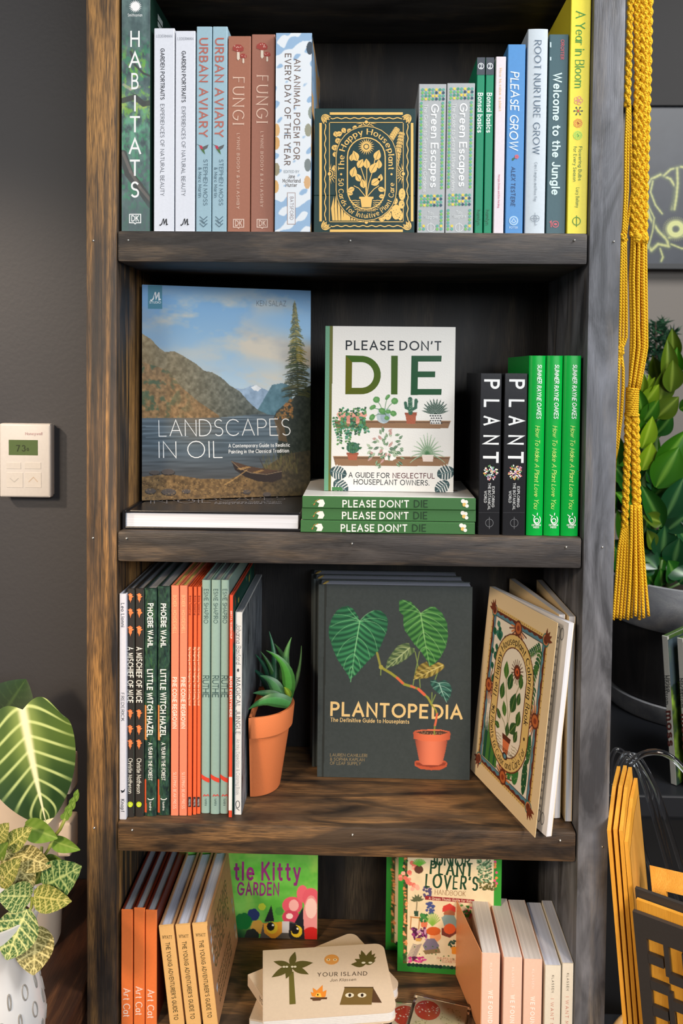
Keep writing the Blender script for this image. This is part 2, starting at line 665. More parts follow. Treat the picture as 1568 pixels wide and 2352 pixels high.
class Sheet:
    """flat print on a book face, authored in photo pixels and mapped to the sheet in metres"""

    def __init__(self, quad, w, h):
        # quad: TL, TR, BR, BL in pixels
        self.w, self.h = w, h
        self.H = homog(quad, [(0, h), (w, h), (w, 0), (0, 0)])
        self.polys = []           # (pts, colour, layer)

    def P(self, pts):
        return happly(self.H, pts)

    def poly(self, pts, rgb, layer=1, uv=False):
        q = np.asarray(pts, float) if uv else self.P(pts)
        self.polys.append((q, lin(rgb), layer))

    def rect(self, x0, y0, x1, y1, rgb, layer=1):
        self.poly([(x0, y0), (x1, y0), (x1, y1), (x0, y1)], rgb, layer)

    def ell(self, cx, cy, rx, ry, rgb, layer=1, n=16, rot=0.0):
        c, s = math.cos(rot), math.sin(rot)
        self.poly([(cx + rx * math.cos(a) * c - ry * math.sin(a) * s, cy + rx * math.cos(a) * s + ry * math.sin(a) * c)
                   for a in [2 * math.pi * k / n for k in range(n)]], rgb, layer)

    def line(self, pts, wpx, rgb, layer=1, taper=False):
        P = pts
        k = [0]
        m_ = len(P) - 1

        qs = ribbon(P, lambda dx, dy: wpx / 2)
        for i, q in enumerate(qs):
            if taper:
                c = [(np.array(P[i]) + 0), (np.array(P[i + 1]) + 0)]
                f0, f1 = 1 - i / m_, 1 - (i + 1) / m_
                q = [c[0] + (q[0] - c[0]) * f0, c[0] + (q[1] - c[0]) * f0, c[1] + (q[2] - c[1]) * f1, c[1] + (q[3] - c[1]) * f1]
            self.poly(q, rgb, layer)

    def ring(self, cx, cy, rx, ry, wpx, rgb, layer=1, a0=0, a1=360, n=28):
        self.line([(cx + rx * math.cos(R(a0 + (a1 - a0) * k / n)), cy + ry * math.sin(R(a0 + (a1 - a0) * k / n))) for k in range(n + 1)], wpx, rgb, layer)

    def text(self, s, a, b_, cap, rgb, layer=2, anchor='base', **kw):
        """baseline runs from pixel a to pixel b_; cap = cap height in pixels, to the left of the direction a->b_"""
        polys, L = text_polys(s, **kw)
        a = np.array(a, float)
        b_ = np.array(b_, float)
        d = (b_ - a) / L
        ln = np.linalg.norm(d)
        up = np.array([d[1], -d[0]]) / ln * cap
        if anchor == 'mid':
            a = a - up * 0.5
        for q in polys:
            self.poly([a + d * p[0] + up * p[1] for p in q], rgb, layer)

    def text_path(self, s, fn, length, cap, rgb, layer=2, stretch=True, **kw):
        """fn(t in px along path) -> (point, tangent)"""
        polys, L = text_polys(s, **kw)
        k = length / L
        for q in polys:
            o = []
            for p in q:
                pt, tg = fn(p[0] * k)
                up = np.array([tg[1], -tg[0]])
                o.append(np.array(pt) + up * cap * p[1])
            self.poly(o, rgb, layer)

    def build(self, name, parent, kind, t, bulge=0.0, eps=0.0003, mat=None):
        """kind 'cover': sheet on the front face (y = 0); 'spine': on the spine face (x = 0), u seen left to right"""
        mb = MB()
        for i, (q, c, layer) in enumerate(self.polys):
            e = eps + layer * 0.00004 + (i % 12) * 2.5e-6 + bulge * 0.3
            if kind == 'cover':
                pts = [(p[0], -e, p[1]) for p in q]
            elif kind == 'top':
                pts = [(p[0], p[1], e) for p in q]
            else:
                pts = []
                for p in q:
                    bl = bulge * (1 - (2 * p[0] / t - 1) ** 2)
                    pts.append((-e - bl, t - p[0], p[1]))
            mb.face(pts, c)
        return mb.build_apart(name, mat or ink_mat(), parent)


# ------------------------------------------------------------------ painted sheets (colour grid)


def vnoise(h, w, cy, cx, rng=RNG):
    g = rng.random((int(cy) + 3, int(cx) + 3))
    y = np.linspace(0, cy, h)
    x = np.linspace(0, cx, w)
    yi, xi = y.astype(int), x.astype(int)
    fy, fx = y - yi, x - xi
    fy, fx = fy * fy * (3 - 2 * fy), fx * fx * (3 - 2 * fx)
    a = g[yi][:, xi]
    b_ = g[yi][:, xi + 1]
    c = g[yi + 1][:, xi]
    d = g[yi + 1][:, xi + 1]
    return (a * (1 - fx) + b_ * fx) * (1 - fy)[:, None] + (c * (1 - fx) + d * fx) * fy[:, None]


def fbm(h, w, cy, cx, o=4):
    s, a, t = 0, 1.0, 0
    for k in range(o):
        s = s + a * vnoise(h, w, min(cy * 2 ** k, h), min(cx * 2 ** k, w))
        t += a
        a *= 0.55
    return s / t


class Art:
    """raster-like painting held as colours on a fine grid of a flat sheet; authored in photo pixels"""

    def __init__(self, quad, w, h, res, base=(255, 255, 255)):
        self.w, self.h = w, h
        self.nx, self.ny = max(3, int(w * res)), max(3, int(h * res))
        self.H = homog(quad, [(0, 0), (self.nx - 1, 0), (self.nx - 1, self.ny - 1), (0, self.ny - 1)])
        self.a = np.zeros((self.ny, self.nx, 3)) + np.array(base, float)
        self.k = (self.nx - 1) / np.linalg.norm(np.array(quad[1], float) - np.array(quad[0], float))
        self.Y, self.X = np.mgrid[0:self.ny, 0:self.nx].astype(float)

    def P(self, pts):
        return happly(self.H, pts)

    def blend(self, mask, col, sl=None):
        t = self.a if sl is None else self.a[sl]
        t[...] = t * (1 - mask[..., None]) + np.asarray(col, float) * mask[..., None]

    def pixel_grid(self):
        """photo pixel coordinates of each grid vertex"""
        q = np.c_[self.X.ravel(), self.Y.ravel(), np.ones(self.X.size)] @ np.linalg.inv(self.H).T
        return (q[:, 0] / q[:, 2]).reshape(self.ny, self.nx), (q[:, 1] / q[:, 2]).reshape(self.ny, self.nx)

    def mask(self, pts, raw=False):
        q = np.asarray(pts, float) if raw else self.P(pts)
        x0, y0 = np.floor(q.min(0)).astype(int) - 1
        x1, y1 = np.ceil(q.max(0)).astype(int) + 2
        x0, y0, x1, y1 = max(0, x0), max(0, y0), min(self.nx, x1), min(self.ny, y1)
        if x1 <= x0 or y1 <= y0:
            return None, None
        sl = (slice(y0, y1), slice(x0, x1))
        X, Y = self.X[sl], self.Y[sl]
        ins = np.zeros(X.shape, bool)
        n = len(q)
        for i in range(n):
            ax, ay = q[i]
            bx, by = q[(i + 1) % n]
            if ay == by:
                continue
            c = ((ay > Y) != (by > Y)) & (X < (bx - ax) * (Y - ay) / (by - ay) + ax)
            ins ^= c
        return ins.astype(float), sl

    def poly(self, pts, col, alpha=1.0):
        m_, sl = self.mask(pts)
        if m_ is None:
            return
        self.blend(m_ * alpha, col, sl)

    def ell(self, cx, cy, rx, ry, col, alpha=1.0, rot=0.0, soft=0.0):
        c, s = math.cos(rot), math.sin(rot)
        n = 20
        self.poly([(cx + rx * math.cos(a) * c - ry * math.sin(a) * s, cy + rx * math.cos(a) * s + ry * math.sin(a) * c)
                   for a in [2 * math.pi * k / n for k in range(n)]], col, alpha)

    def glow(self, cx, cy, r, col, alpha=1.0):
        q = self.P([(cx, cy)])[0]
        d = np.hypot(self.X - q[0], self.Y - q[1]) / (r * self.k)
        self.blend(np.clip(1 - d, 0, 1) ** 1.5 * alpha, col)

    def line(self, pts, wpx, col, alpha=1.0, taper=0.0):
        q = self.P(pts)
        hw = max(0.45, wpx * self.k / 2)
        n = len(q) - 1
        for i in range(n):
            a, b_ = q[i], q[i + 1]
            h2 = max(0.4, hw * (1 - taper * (i + 0.5) / n))
            x0, y0 = np.floor(np.minimum(a, b_) - h2 - 1).astype(int)
            x1, y1 = np.ceil(np.maximum(a, b_) + h2 + 2).astype(int)
            x0, y0, x1, y1 = max(0, x0), max(0, y0), min(self.nx, x1), min(self.ny, y1)
            if x1 <= x0 or y1 <= y0:
                continue
            sl = (slice(y0, y1), slice(x0, x1))
            X, Y = self.X[sl] - a[0], self.Y[sl] - a[1]
            d = b_ - a
            t = np.clip((X * d[0] + Y * d[1]) / (d @ d + 1e-9), 0, 1)
            dist = np.hypot(X - t * d[0], Y - t * d[1])
            self.blend(np.clip(h2 + 0.5 - dist, 0, 1) * alpha, col, sl)

    def build(self, name, parent, kind, t=0, bulge=0.0, eps=0.0003, mat=None):
        nx, ny = self.nx, self.ny
        u = np.linspace(0, self.w, nx)
        v = np.linspace(self.h, 0, ny)
        U, V = np.meshgrid(u, v)
        if kind == 'cover':
            co = np.stack([U, np.full_like(U, -eps), V], -1)
        elif kind == 'top':
            co = np.stack([U, V, np.full_like(U, eps)], -1)
        else:
            co = np.stack([-eps - bulge * (1 - (2 * U / t - 1) ** 2), t - U, V], -1)
        idx = np.arange(nx * ny).reshape(ny, nx)
        f = np.stack([idx[:-1, :-1], idx[1:, :-1], idx[1:, 1:], idx[:-1, 1:]], -1).reshape(-1, 4)
        me = bpy.data.meshes.new(name)
        me.vertices.add(nx * ny)
        me.vertices.foreach_set('co', co.astype(np.float32).ravel())
        me.loops.add(f.size)
        me.loops.foreach_set('vertex_index', f.astype(np.int32).ravel())
        me.polygons.add(len(f))
        me.polygons.foreach_set('loop_start', np.arange(0, f.size, 4, dtype=np.int32))
        me.update(calc_edges=True)
        c = np.clip(self.a, 0, 255) / 255.0
        c = np.where(c <= 0.04045, c / 12.92, ((c + 0.055) / 1.055) ** 2.4)
        ca = me.color_attributes.new('Col', 'FLOAT_COLOR', 'POINT')
        arr = np.ones((nx * ny, 4), np.float32)
        arr[:, :3] = c.reshape(-1, 3)
        ca.data.foreach_set('color', arr.ravel())
        me.materials.append(mat or ink_mat())
        o = bpy.data.objects.new(name, me)
        COL.objects.link(o)
        o.parent = parent
        return o


# ------------------------------------------------------------------ generic book


def make_book(name, label, w, t, h, cover, spine=None, hard=True, pages=(225, 222, 214), bulge=0.0, rough=0.45, group=None, board=None,
              groove=False, pg_axis=1, cat='book', overhang=0.003):
    """local frame: spine along x = 0, width +x, front cover faces -y, height +z"""
    root = empty(name)
    tag(root, label, cat, group)
    spine = spine or cover
    cm = plain('cover_stock', cover, rough, 0.4, 0.05, 300)
    sm = plain('cover_stock', spine, rough, 0.4, 0.05, 300)
    bt = board or (0.0026 if hard else 0.0007)
    oh = overhang if hard else 0.0
    mb = MB()
    x0 = 0.009 if groove else bt
    mb.box(x0, w, 0, bt, 0, h, bt * 0.3)
    if groove:
        mb.box(bt, x0 - 0.004, 0, bt, 0, h, bt * 0.3)
        mb.box(bt, x0 + 0.001, bt * 0.55, bt, 0, h)
    mb.build('front_cover', cm, root)
    mb = MB()
    mb.box(bt, w, t - bt, t, 0, h, bt * 0.3)
    mb.build('back_cover', cm, root)
    # spine, slightly rounded
    mb = MB()
    n = 8
    prof = []
    ch = min(0.0008, t * 0.1)
    for k in range(n + 1):
        y = t * k / n
        prof.append((-bulge * (1 - (2 * k / n - 1) ** 2), y))
    prof[0] = (ch, 0.0)
    prof.insert(1, (0, ch))
    prof[-1] = (ch, t)
    prof.insert(-1, (0, t - ch))
    inner = bt + 0.0006
    v, f = [], []
    for (x, y) in prof:
        v += [(x, y, 0), (x, y, h), (max(x, 0) + inner, y, h), (max(x, 0) + inner, y, 0)]
    for i in range(len(prof) - 1):
        a, b_ = i * 4, i * 4 + 4
        for k in range(4):
            k2 = (k + 1) % 4
            f.append((a + k, a + k2, b_ + k2, b_ + k))
    f += [(3, 2, 1, 0), tuple(len(v) - 4 + k for k in range(4))]
    mb.add(v, f)
    auto_smooth(mb.build('spine', sm, root), 30)
    mb = MB()
    mb.box(inner, w - oh, bt, t - bt, oh, h - oh)
    mb.build('pages', pages_mat('paper_edge_%d_%d' % (pages[0], pg_axis), pages, pg_axis), root)
    return root


def spine_place(pxl, pxr, ytop, Yf, Zs, w):
    """a book seen spine-out: pixel columns of its foot, pixel row of its head"""
    xl = x_on(pxl, Yf, Zs)
    xr = x_on(pxr, Yf, Zs)
    xl, xr = max(xl, 0.0008), min(xr, W_IN - 0.0008)
    t = xr - xl
    h = z_on(ytop, (xl + xr) / 2, Yf) - Zs
    tl, tr = proj((xl, Yf, Zs + h)), proj((xr, Yf, Zs + h))
    bl, br = proj((xl, Yf, Zs)), proj((xr, Yf, Zs))
    return xl, xr, t, h, (tl, tr, br, bl)


def spine_book(name, label, pxl, pxr, ytop, Yf, Zs, w, cover, art=None, hmax=None, **kw):
    xl, xr, t, h, quad = spine_place(pxl, pxr, ytop, Yf, Zs, w)
    t = t - 0.0005
    w = min(w, DEP - Yf - 0.003)
    root = make_book(name, label, w, t, h, cover, **kw)
    root.location = (xr - 0.0003, Yf, Zs + 0.0005)
    root.rotation_euler = (0, 0, R(90))
    if art:
        sh = Sheet(quad, t, h)
        art(sh, quad, root)
        if sh.polys:
            sh.build('spine_print', root, 'spine', t, kw.get('bulge', 0.0))
    return root


class SP:
    """helper to letter a spine: rows in photo pixels, cross position as a fraction of the spine"""

    def __init__(self, sh, quad):
        self.sh, self.q = sh, quad

    def pt(self, fx, y):
        (tlx, tly), (trx, try_), (brx, bry), (blx, bly) = self.q
        k = (y - tly) / (bly - tly)
        lx = tlx + (blx - tlx) * k
        rx = trx + (brx - trx) * k
        return (lx + (rx - lx) * fx, y)

    def wd(self):
        return self.q[2][0] - self.q[3][0]

    def down(self, s, y0, y1, cap, rgb, fx=0.5, **kw):
        """reads from top to bottom, letters' heads to the right; cap in px; fx is the centre line of the capitals"""
        w = self.wd()
        a, b_ = self.pt(fx - cap / 2 / w, y0), self.pt(fx - cap / 2 / w, y1)
        self.sh.text(s, a, b_, cap, rgb, **kw)

    def upright(self, s, fx, y, width, cap, rgb, **kw):
        c = self.pt(fx, y)
        self.sh.text(s, (c[0] - width / 2, y), (c[0] + width / 2, y), cap, rgb, **kw)

# ================================================================== the room
W_IN, DEP, TH = 0.5703, 0.21876, 0.038
S1, S2, S3 = 1.56753, 1.19962, 0.83533
S4 = 0.572
S0 = z_on(100, 0.3, DEP) + TH            # board above the frame, its underside shows
S5 = 0.25
WALL_Y = 0.236

WD = (32, 30, 31)
W_DARKV = wood_mat('stained_wood_upright', 2, (36, 31, 29), (68, 57, 49), (190, 140, 80), 1.0, 1.0, 0.5, (20, 0.9), 0.5, 0.07)
W_SHEENV = wood_mat('stained_wood_upright_sheen', 2, (62, 63, 68), (128, 130, 138), (146, 134, 120), 0.55, 5.0, 0.52, (13, 1.6), 0.5)  # right upright: window sheen painted in as a paler, greyer wood colour
W_DARKH = wood_mat('stained_wood_board', 0, (34, 31, 31), (78, 73, 71), (140, 118, 94), 0.6, 2.0, 0.5, (11, 2.6), 0.42)
W_DARKH2 = wood_mat('stained_wood_board_low', 0, (38, 31, 27), (88, 70, 53), (164, 122, 78), 0.85, 8.0, 0.48, (11, 2.6), 0.4, 0.05)
W_BACK = wood_mat('stained_plywood_back', 2, (15, 13, 13), (30, 27, 26), (92, 80, 64), 0.6, 3.0, 0.55, (5, 1.3), 0.4)
W_TABLE = wood_mat('stained_table_wood', 1, (48, 28, 20), (74, 42, 26), (170, 110, 66), 0.45, 6.0, 0.4, (14, 2.0))
M_NAIL = plain('nail_steel', (205, 205, 200), 0.3, 0.5, metal=0.8)

shelf = empty('bookshelf', (0, 0, 0))
tag(shelf, 'tall dark-stained wooden bookshelf with open bays full of books', 'bookshelf')


def board(name, x0, x1, y0, y1, z0, z1, mat, c=0.003):
    mb = MB()
    cx, cy, cz = (x0 + x1) / 2, (y0 + y1) / 2, (z0 + z1) / 2
    mb.box(x0 - cx, x1 - cx, y0 - cy, y1 - cy, z0 - cz, z1 - cz, c)
    o = mb.build(name, mat, shelf, loc=(cx, cy, cz))
    return auto_smooth(o, 50)


board('side_board', -TH, 0, 0, DEP + 0.012, 0.0, 2.10, W_DARKV)
board('side_board', W_IN, W_IN + TH, 0, DEP + 0.012, 0.0, 2.10, W_SHEENV)
for z, mt in ((S0, W_DARKH), (S1, W_DARKH), (S2, W_DARKH), (S3, W_DARKH2), (S4, W_DARKH2), (S5, W_DARKH), (2.10, W_DARKH)):
    board('shelf_board', 0.0004, W_IN - 0.0014, 0.0006, DEP, z - TH, z, mt, 0.004)
board('back_panel', 0, W_IN, DEP, DEP + 0.012, 0.02, 2.09, W_BACK, 0.001)


def nail(px, py):
    p = atY(px, py, -0.0004)
    mb = MB()
    mb.lathe([(0.0, 0.0011), (0.0012, 0.0007), (0.0014, -0.001)], 10)
    o = mb.build('nail', M_NAIL, shelf, True)
    o.location = p
    o.rotation_euler = (R(90), 0, 0)


for q in ((294, 552), (804, 553), (1319, 552), (214, 553), (1409, 555), (290, 1237), (808, 1249), (1300, 1257), (213, 1236), (1383, 1257),
          (303, 1907), (809, 1918), (1286, 1931), (216, 1902), (1383, 1945)):
    nail(*q)


# wall behind the bookshelf, floor, and the wall of the shop beyond on the right
def wall_material(name, rgb, rough=0.75):
    mt, nt, b = new_mat(name)
    N, Lk = nt.nodes, nt.links
    tc = N.new('ShaderNodeTexCoord')
    ns = N.new('ShaderNodeTexNoise')
    ns.inputs['Scale'].default_value = 160
    ns.inputs['Detail'].default_value = 5
    Lk.new(tc.outputs['Object'], ns.inputs['Vector'])
    n2 = N.new('ShaderNodeTexNoise')
    n2.inputs['Scale'].default_value = 2.2
    Lk.new(tc.outputs['Object'], n2.inputs['Vector'])
    mx = N.new('ShaderNodeMix')
    mx.data_type = 'RGBA'
    L = lin(rgb)
    mx.inputs[6].default_value = tuple(c * 0.9 for c in L) + (1,)
    mx.inputs[7].default_value = tuple(c * 1.1 for c in L) + (1,)
    Lk.new(n2.outputs[0], mx.inputs[0])
    Lk.new(mx.outputs[2], b.inputs['Base Color'])
    b.inputs['Roughness'].default_value = rough
    bp = N.new('ShaderNodeBump')
    bp.inputs['Strength'].default_value = 0.25
    bp.inputs['Distance'].default_value = 0.001
    Lk.new(ns.outputs[0], bp.inputs['Height'])
    Lk.new(bp.outputs[0], b.inputs['Normal'])
    return mt


M_WALL = wall_material('charcoal_paint', (58, 58, 61), 0.55)
M_WALL2 = wall_material('grey_plaster', (124, 117, 110), 0.8)
FAR_Y = 1.30


def struct(name, mat, x0, x1, y0, y1, z0, z1):
    mb = MB()
    mb.box(x0, x1, y0, y1, z0, z1)
    return tag(mb.build(name, mat), kind='structure')


struct('wall_back', M_WALL, -1.6, W_IN + TH - 0.004, WALL_Y, WALL_Y + 0.08, 0, 2.9)
struct('wall_right', M_WALL2, W_IN + TH - 0.004, 3.2, FAR_Y, FAR_Y + 0.08, 0, 2.9)
struct('wall_inner', M_WALL, W_IN + TH - 0.084, W_IN + TH - 0.004, WALL_Y + 0.08, FAR_Y, 0, 2.9)
M_FLOOR = wood_mat('floor_boards', 1, (60, 46, 36), (96, 72, 52), (120, 92, 66), 0.3, 4.0, 0.5)
struct('floor', M_FLOOR, -1.6, 3.2, -3.6, FAR_Y + 0.08, -0.05, 0)

# ================================================================== first bay: row of upright spines
YB = 0.012
WHT = (238, 240, 244)


def dk_logo(sp, fx, y, col, s=13):
    c = sp.pt(fx, y)
    x, y = c
    sh = sp.sh
    sh.line([(x - s, y - s * .75), (x + s, y - s * .75), (x + s, y + s * .75), (x + s * .2, y + s * .75), (x, y + s * .95), (x - s * .2, y + s * .75),
             (x - s, y + s * .75), (x - s, y - s * .8)], 2.2, col, 2)
    sh.text('DK', (x - s * .68, y + s * .45), (x + s * .68, y + s * .45), s * .95, col, weight=.2, track=.1)


def art_habitats(sh, quad, root):
    sp = SP(sh, quad)
    a = Art(quad, sh.w, sh.h, 1500, (82, 106, 108))
    n1 = fbm(a.ny, a.nx, 26, 5)
    n2 = fbm(a.ny, a.nx, 60, 11)
    px, py = a.pixel_grid()
    a.a += (n1[..., None] - .5) * np.array([70, 80, 70])
    g = np.clip((n2 - .48) * 6, 0, 1) * np.clip((py - 60) / 60, 0, 1)
    a.blend(g * .6, (58, 150, 104))
    m2 = np.clip((fbm(a.ny, a.nx, 40, 8) - .56) * 8, 0, 1) * np.clip((py - 90) / 60, 0, 1) * np.clip((300 - py) / 40, 0, 1)
    a.blend(m2 * .8, (120, 180, 70))
    m3 = np.clip(1 - abs(py - 300) / 90, 0, 1) * np.clip((n1 - .3) * 3, 0, 1)
    a.blend(m3 * .75, (110, 190, 150))
    m3 = np.clip(1 - abs(py - 240) / 40, 0, 1) * np.clip((n2 - .45) * 4, 0, 1)
    a.blend(m3 * .8, (196, 200, 90))
    for q, wd_ in ((((282, 232), (310, 224), (330, 240), (350, 236)), 13), (((352, 178), (330, 170), (310, 150), (300, 120)), 5), (((282, 355), (296, 400), (320, 430), (348, 470)), 20)):
        a.line(q, wd_, (60, 66, 68), .9)
    a.line(((282, 352), (300, 396), (322, 432), (350, 466)), 7, (120, 112, 108), .7)
    a.line(((284, 196), (300, 206), (320, 200)), 7, (190, 180, 160), .6)
    a.line(((285, 60), (345, 76)), 30, (60, 84, 86), .25)
    bot = np.clip((py - 455) / 30, 0, 1)
    a.blend(bot * .7, (74, 96, 100))
    a.build('spine_photo', root, 'spine', sh.w)
    for ch, y in zip('HABITATS', (107, 155, 204, 255, 303, 353, 403, 453)):
        x = sp.pt(.47, y)[0]
        w = {'H': 22, 'A': 29, 'B': 17, 'I': 4, 'T': 24, 'S': 20}[ch]
        sh.text(ch, (x - w / 2, y), (x + w / 2, y), 33, (245, 246, 246), weight=.14, track=0)
    cx, cy = sp.pt(.48, 16)
    for k in range(20):
        b_ = 2 * math.pi * k / 20
        sh.poly([(cx + 9 * math.cos(b_ - .16), cy + 9 * math.sin(b_ - .16)), (cx + 15 * math.cos(b_), cy + 15 * math.sin(b_)), (cx + 9 * math.cos(b_ + .16), cy + 9 * math.sin(b_ + .16))], (245, 246, 246), 2)
    sh.ell(cx, cy, 10, 10, (245, 246, 246), 2)
    sp.upright('Smithsonian', .47, 39, 34, 6.5, (225, 230, 230), weight=.16, serif=.08)
    dk_logo(sp, .48, 503, (240, 242, 242))


hab = spine_book('hardback_book', 'thick hardback with a forest photo spine and stacked white capitals, top left', 279, 344.5, -22, 0.008, S1, 0.205, (16, 46, 36), art_habitats)
sc_ = MB()                                # small white mark on the front board
for z0, z1 in ((0.262, 0.268), (0.27, 0.277)):
    sc_.face([(0.035, -0.0004, z0), (0.06, -0.0004, z0), (0.06, -0.0004, z1), (0.035, -0.0004, z1)], lin((190, 200, 196)))
sc_.build_apart('cover_print', ink_mat(), hab)


def script_m(sh, x, y, s, col):
    """flowing m-shaped publisher mark"""
    sh.line([(x - s, y + s * .6), (x - s * .8, y + s * .75), (x - s * .45, y + s * .4), (x - .05 * s, y - s * .8), (x + .05 * s, y + s * .45), (x + .3 * s, y - s * .1), (x + .6 * s, y - s * .75), (x + .62 * s, y + .6 * s), (x + .95 * s, y + .5 * s)], s * .24, col, 2)


def art_garden(sh, quad, root):
    sp = SP(sh, quad)
    top = quad[0][1]
    sp.upright('LEDERMAN', .5, top + 21, 37, 6, (88, 96, 108), weight=.1, contrast=.5, serif=.05)
    sp.down('GARDEN PORTRAITS', top + 46, top + 164, 8.5, (40, 46, 58), .42, weight=.16, track=.14)
    sp.down('EXPERIENCES OF NATURAL BEAUTY', top + 174, 451, 8.5, (70, 78, 90), .42, weight=.1, track=.16)
    script_m(sh, *sp.pt(.5, 511), 10, (20, 24, 32))


spine_book('paperback_book', 'white paperback spine with slim dark lettering, beside the forest photo spine', 352.5, 400, 66, YB, S1, 0.17, (226, 230, 240), art_garden, hard=False, rough=.25)
spine_book('paperback_book', 'white paperback spine with slim dark lettering, touching the pale blue pair', 401.5, 447.5, 72, YB, S1, 0.17, (226, 230, 240), art_garden, hard=False, rough=.25)


def art_aviary(sh, quad, root):
    sp = SP(sh, quad)
    sp.down('URBAN AVIARY', 88, 316, 18, (186, 104, 92), .47, weight=.17, track=.2)
    x, y = sp.pt(.45, 344)
    sh.poly([(x - 9, y - 10), (x - 3, y - 8), (x + 3, y + 3), (x + 5, y + 12), (x, y + 7), (x - 6, y - 1)], (70, 110, 60), 2)
    sh.poly([(x - 9, y - 9), (x - 2, y - 8), (x, y), (x - 6, y - 1)], (190, 50, 80), 3)
    sh.poly([(x - 2, y - 5), (x + 13, y - 11), (x + 10, y - 3), (x + 2, y + 2)], (90, 94, 96), 2)
    sh.line([(x - 9, y - 9), (x - 16, y - 13)], 1.3, (60, 60, 60), 2, True)
    sp.down('STEPHEN MOSS', 367, 473, 9, (84, 112, 128), .62, weight=.12, track=.14)
    sp.down('& Marc Martin', 385, 455, 7, (84, 112, 128), .26, weight=.13, track=.14)
    for dy in (-8, 0, 8):
        x, y = sp.pt(.5, 512 + dy)
        sh.line([(x - 9, y - 6), (x, y + 2), (x + 9, y - 6)], 1.8, (84, 112, 128), 2)
    sh.line([(x - 5, y - 14), (x + 6, y - 2)], 1.6, (84, 112, 128), 2)


spine_book('hardback_book', 'pale blue spine with dusty red capitals and a hummingbird, beside a white spine', 449.5, 485, 62, YB, S1, 0.165, (158, 190, 204), art_aviary)
spine_book('hardback_book', 'pale blue spine with dusty red capitals and a hummingbird, beside a brown spine', 486, 520.5, 62, YB, S1, 0.165, (158, 190, 204), art_aviary)


def art_fungi(sh, quad, root):
    sp = SP(sh, quad)
    top = quad[0][1]
    for k, (dx, dy, s) in enumerate(((-3, 30, 1.0), (9, 47, .62))):
        x, y = sp.pt(.5, top + dy)
        x += dx
        sh.poly([(x - 3 * s, y + 22 * s), (x - 2.6 * s, y), (x + 2.6 * s, y), (x + 4 * s, y + 22 * s), (x, y + 26 * s)], (224, 208, 190), 2)
        sh.poly([(x - 13 * s, y + 2 * s), (x - 12 * s, y - 6 * s), (x - 4 * s, y - 11 * s), (x + 6 * s, y - 10 * s), (x + 13 * s, y - 3 * s), (x + 12 * s, y + 4 * s), (x, y + 7 * s)], (158, 62, 54), 3)
        for q in range(6):
            sh.ell(x + random.uniform(-9, 9) * s, y + random.uniform(-8, 3) * s, 1.3 * s, 1.1 * s, (226, 190, 176), 4, 6)
    sp.down('FUNGI', top + 94, top + 203, 26, (226, 192, 172), .47, weight=.12, contrast=.45, serif=.12, track=.3)
    sp.down('LYNNE BODDY & ALI ASHBY', top + 223, top + 397, 6.5, (222, 186, 166), .47, weight=.17, contrast=.6, serif=.08, track=.34)
    dk_logo(sp, .5, 514, (226, 196, 180), 12)


spine_book('hardback_book', 'earthy brown hardback with red mushrooms on its spine, left of the two', 521.5, 574, 84, YB, S1, 0.19, (166, 108, 86), art_fungi)
spine_book('hardback_book', 'earthy brown hardback with red mushrooms on its spine, right of the two', 575, 629, 80, YB, S1, 0.19, (160, 106, 88), art_fungi)


def art_poem(sh, quad, root):
    sp = SP(sh, quad)
    a = Art(quad, sh.w, sh.h, 1500, (226, 232, 238))
    px, py = a.pixel_grid()
    wv = np.sin((py - 80) * .16 + (px - 640) * .10 + 3 * fbm(a.ny, a.nx, 6, 3)) + .5 * np.sin(px * .16 - py * .05)
    edge = np.clip(1 - (px - px[:, :1]) / 16, 0, 1) + np.clip(1 - (px[:, -1:] - px) / 14, 0, 1)
    zone = np.clip((150 - py) / 60, 0, 1) + np.clip((py - 432) / 40, 0, 1) + edge * .45
    a.blend(np.clip((wv + zone * 1.7 - 1.35) * 6, 0, 1), (150, 182, 214))
    for q, c in (((634, 300), (216, 170, 110)), ((634, 330), (210, 160, 96)), ((708, 300), (150, 150, 130)), ((716, 260), (140, 150, 140)), ((706, 420), (214, 170, 120)),
                 ((634, 390), (150, 140, 110)), ((632, 430), (214, 166, 100)), ((707, 380), (120, 130, 130)), ((712, 112), (60, 70, 80))):
        a.ell(q[0], q[1], 8, 15, c, .95)
    a.build('spine_art', root, 'spine', sh.w)
    sp.down('EVERY DAY OF THE YEAR', 124, 381, 13, (108, 92, 86), .34, weight=.16, track=.22, layer=3)
    sp.down('AN ANIMAL POEM FOR', 136, 368, 13, (120, 100, 92), .60, weight=.16, track=.22, layer=3)
    sp.upright('EDITED BY', .46, 398, 36, 5.5, (130, 142, 150), weight=.14, layer=3)
    sp.upright('Jane', .46, 410, 16, 8, (96, 88, 84), weight=.15, layer=3)
    sp.upright('McMorland', .46, 420, 42, 8, (96, 88, 84), weight=.15, layer=3)
    sp.upright('Hunter', .46, 430, 26, 8, (96, 88, 84), weight=.15, layer=3)
    x, y = sp.pt(.46, 480)
    sh.rect(x - 9, y - 36, x + 9, y + 36, (226, 232, 238), 2)
    sh.line([(x - 9, y - 36), (x + 9, y - 36), (x + 9, y + 36), (x - 9, y + 36), (x - 9, y - 36)], 1.5, (170, 150, 146), 3)
    sp.down('BATSFORD', 453, 506, 7.5, (120, 96, 96), .47, weight=.13, track=.2, layer=3)


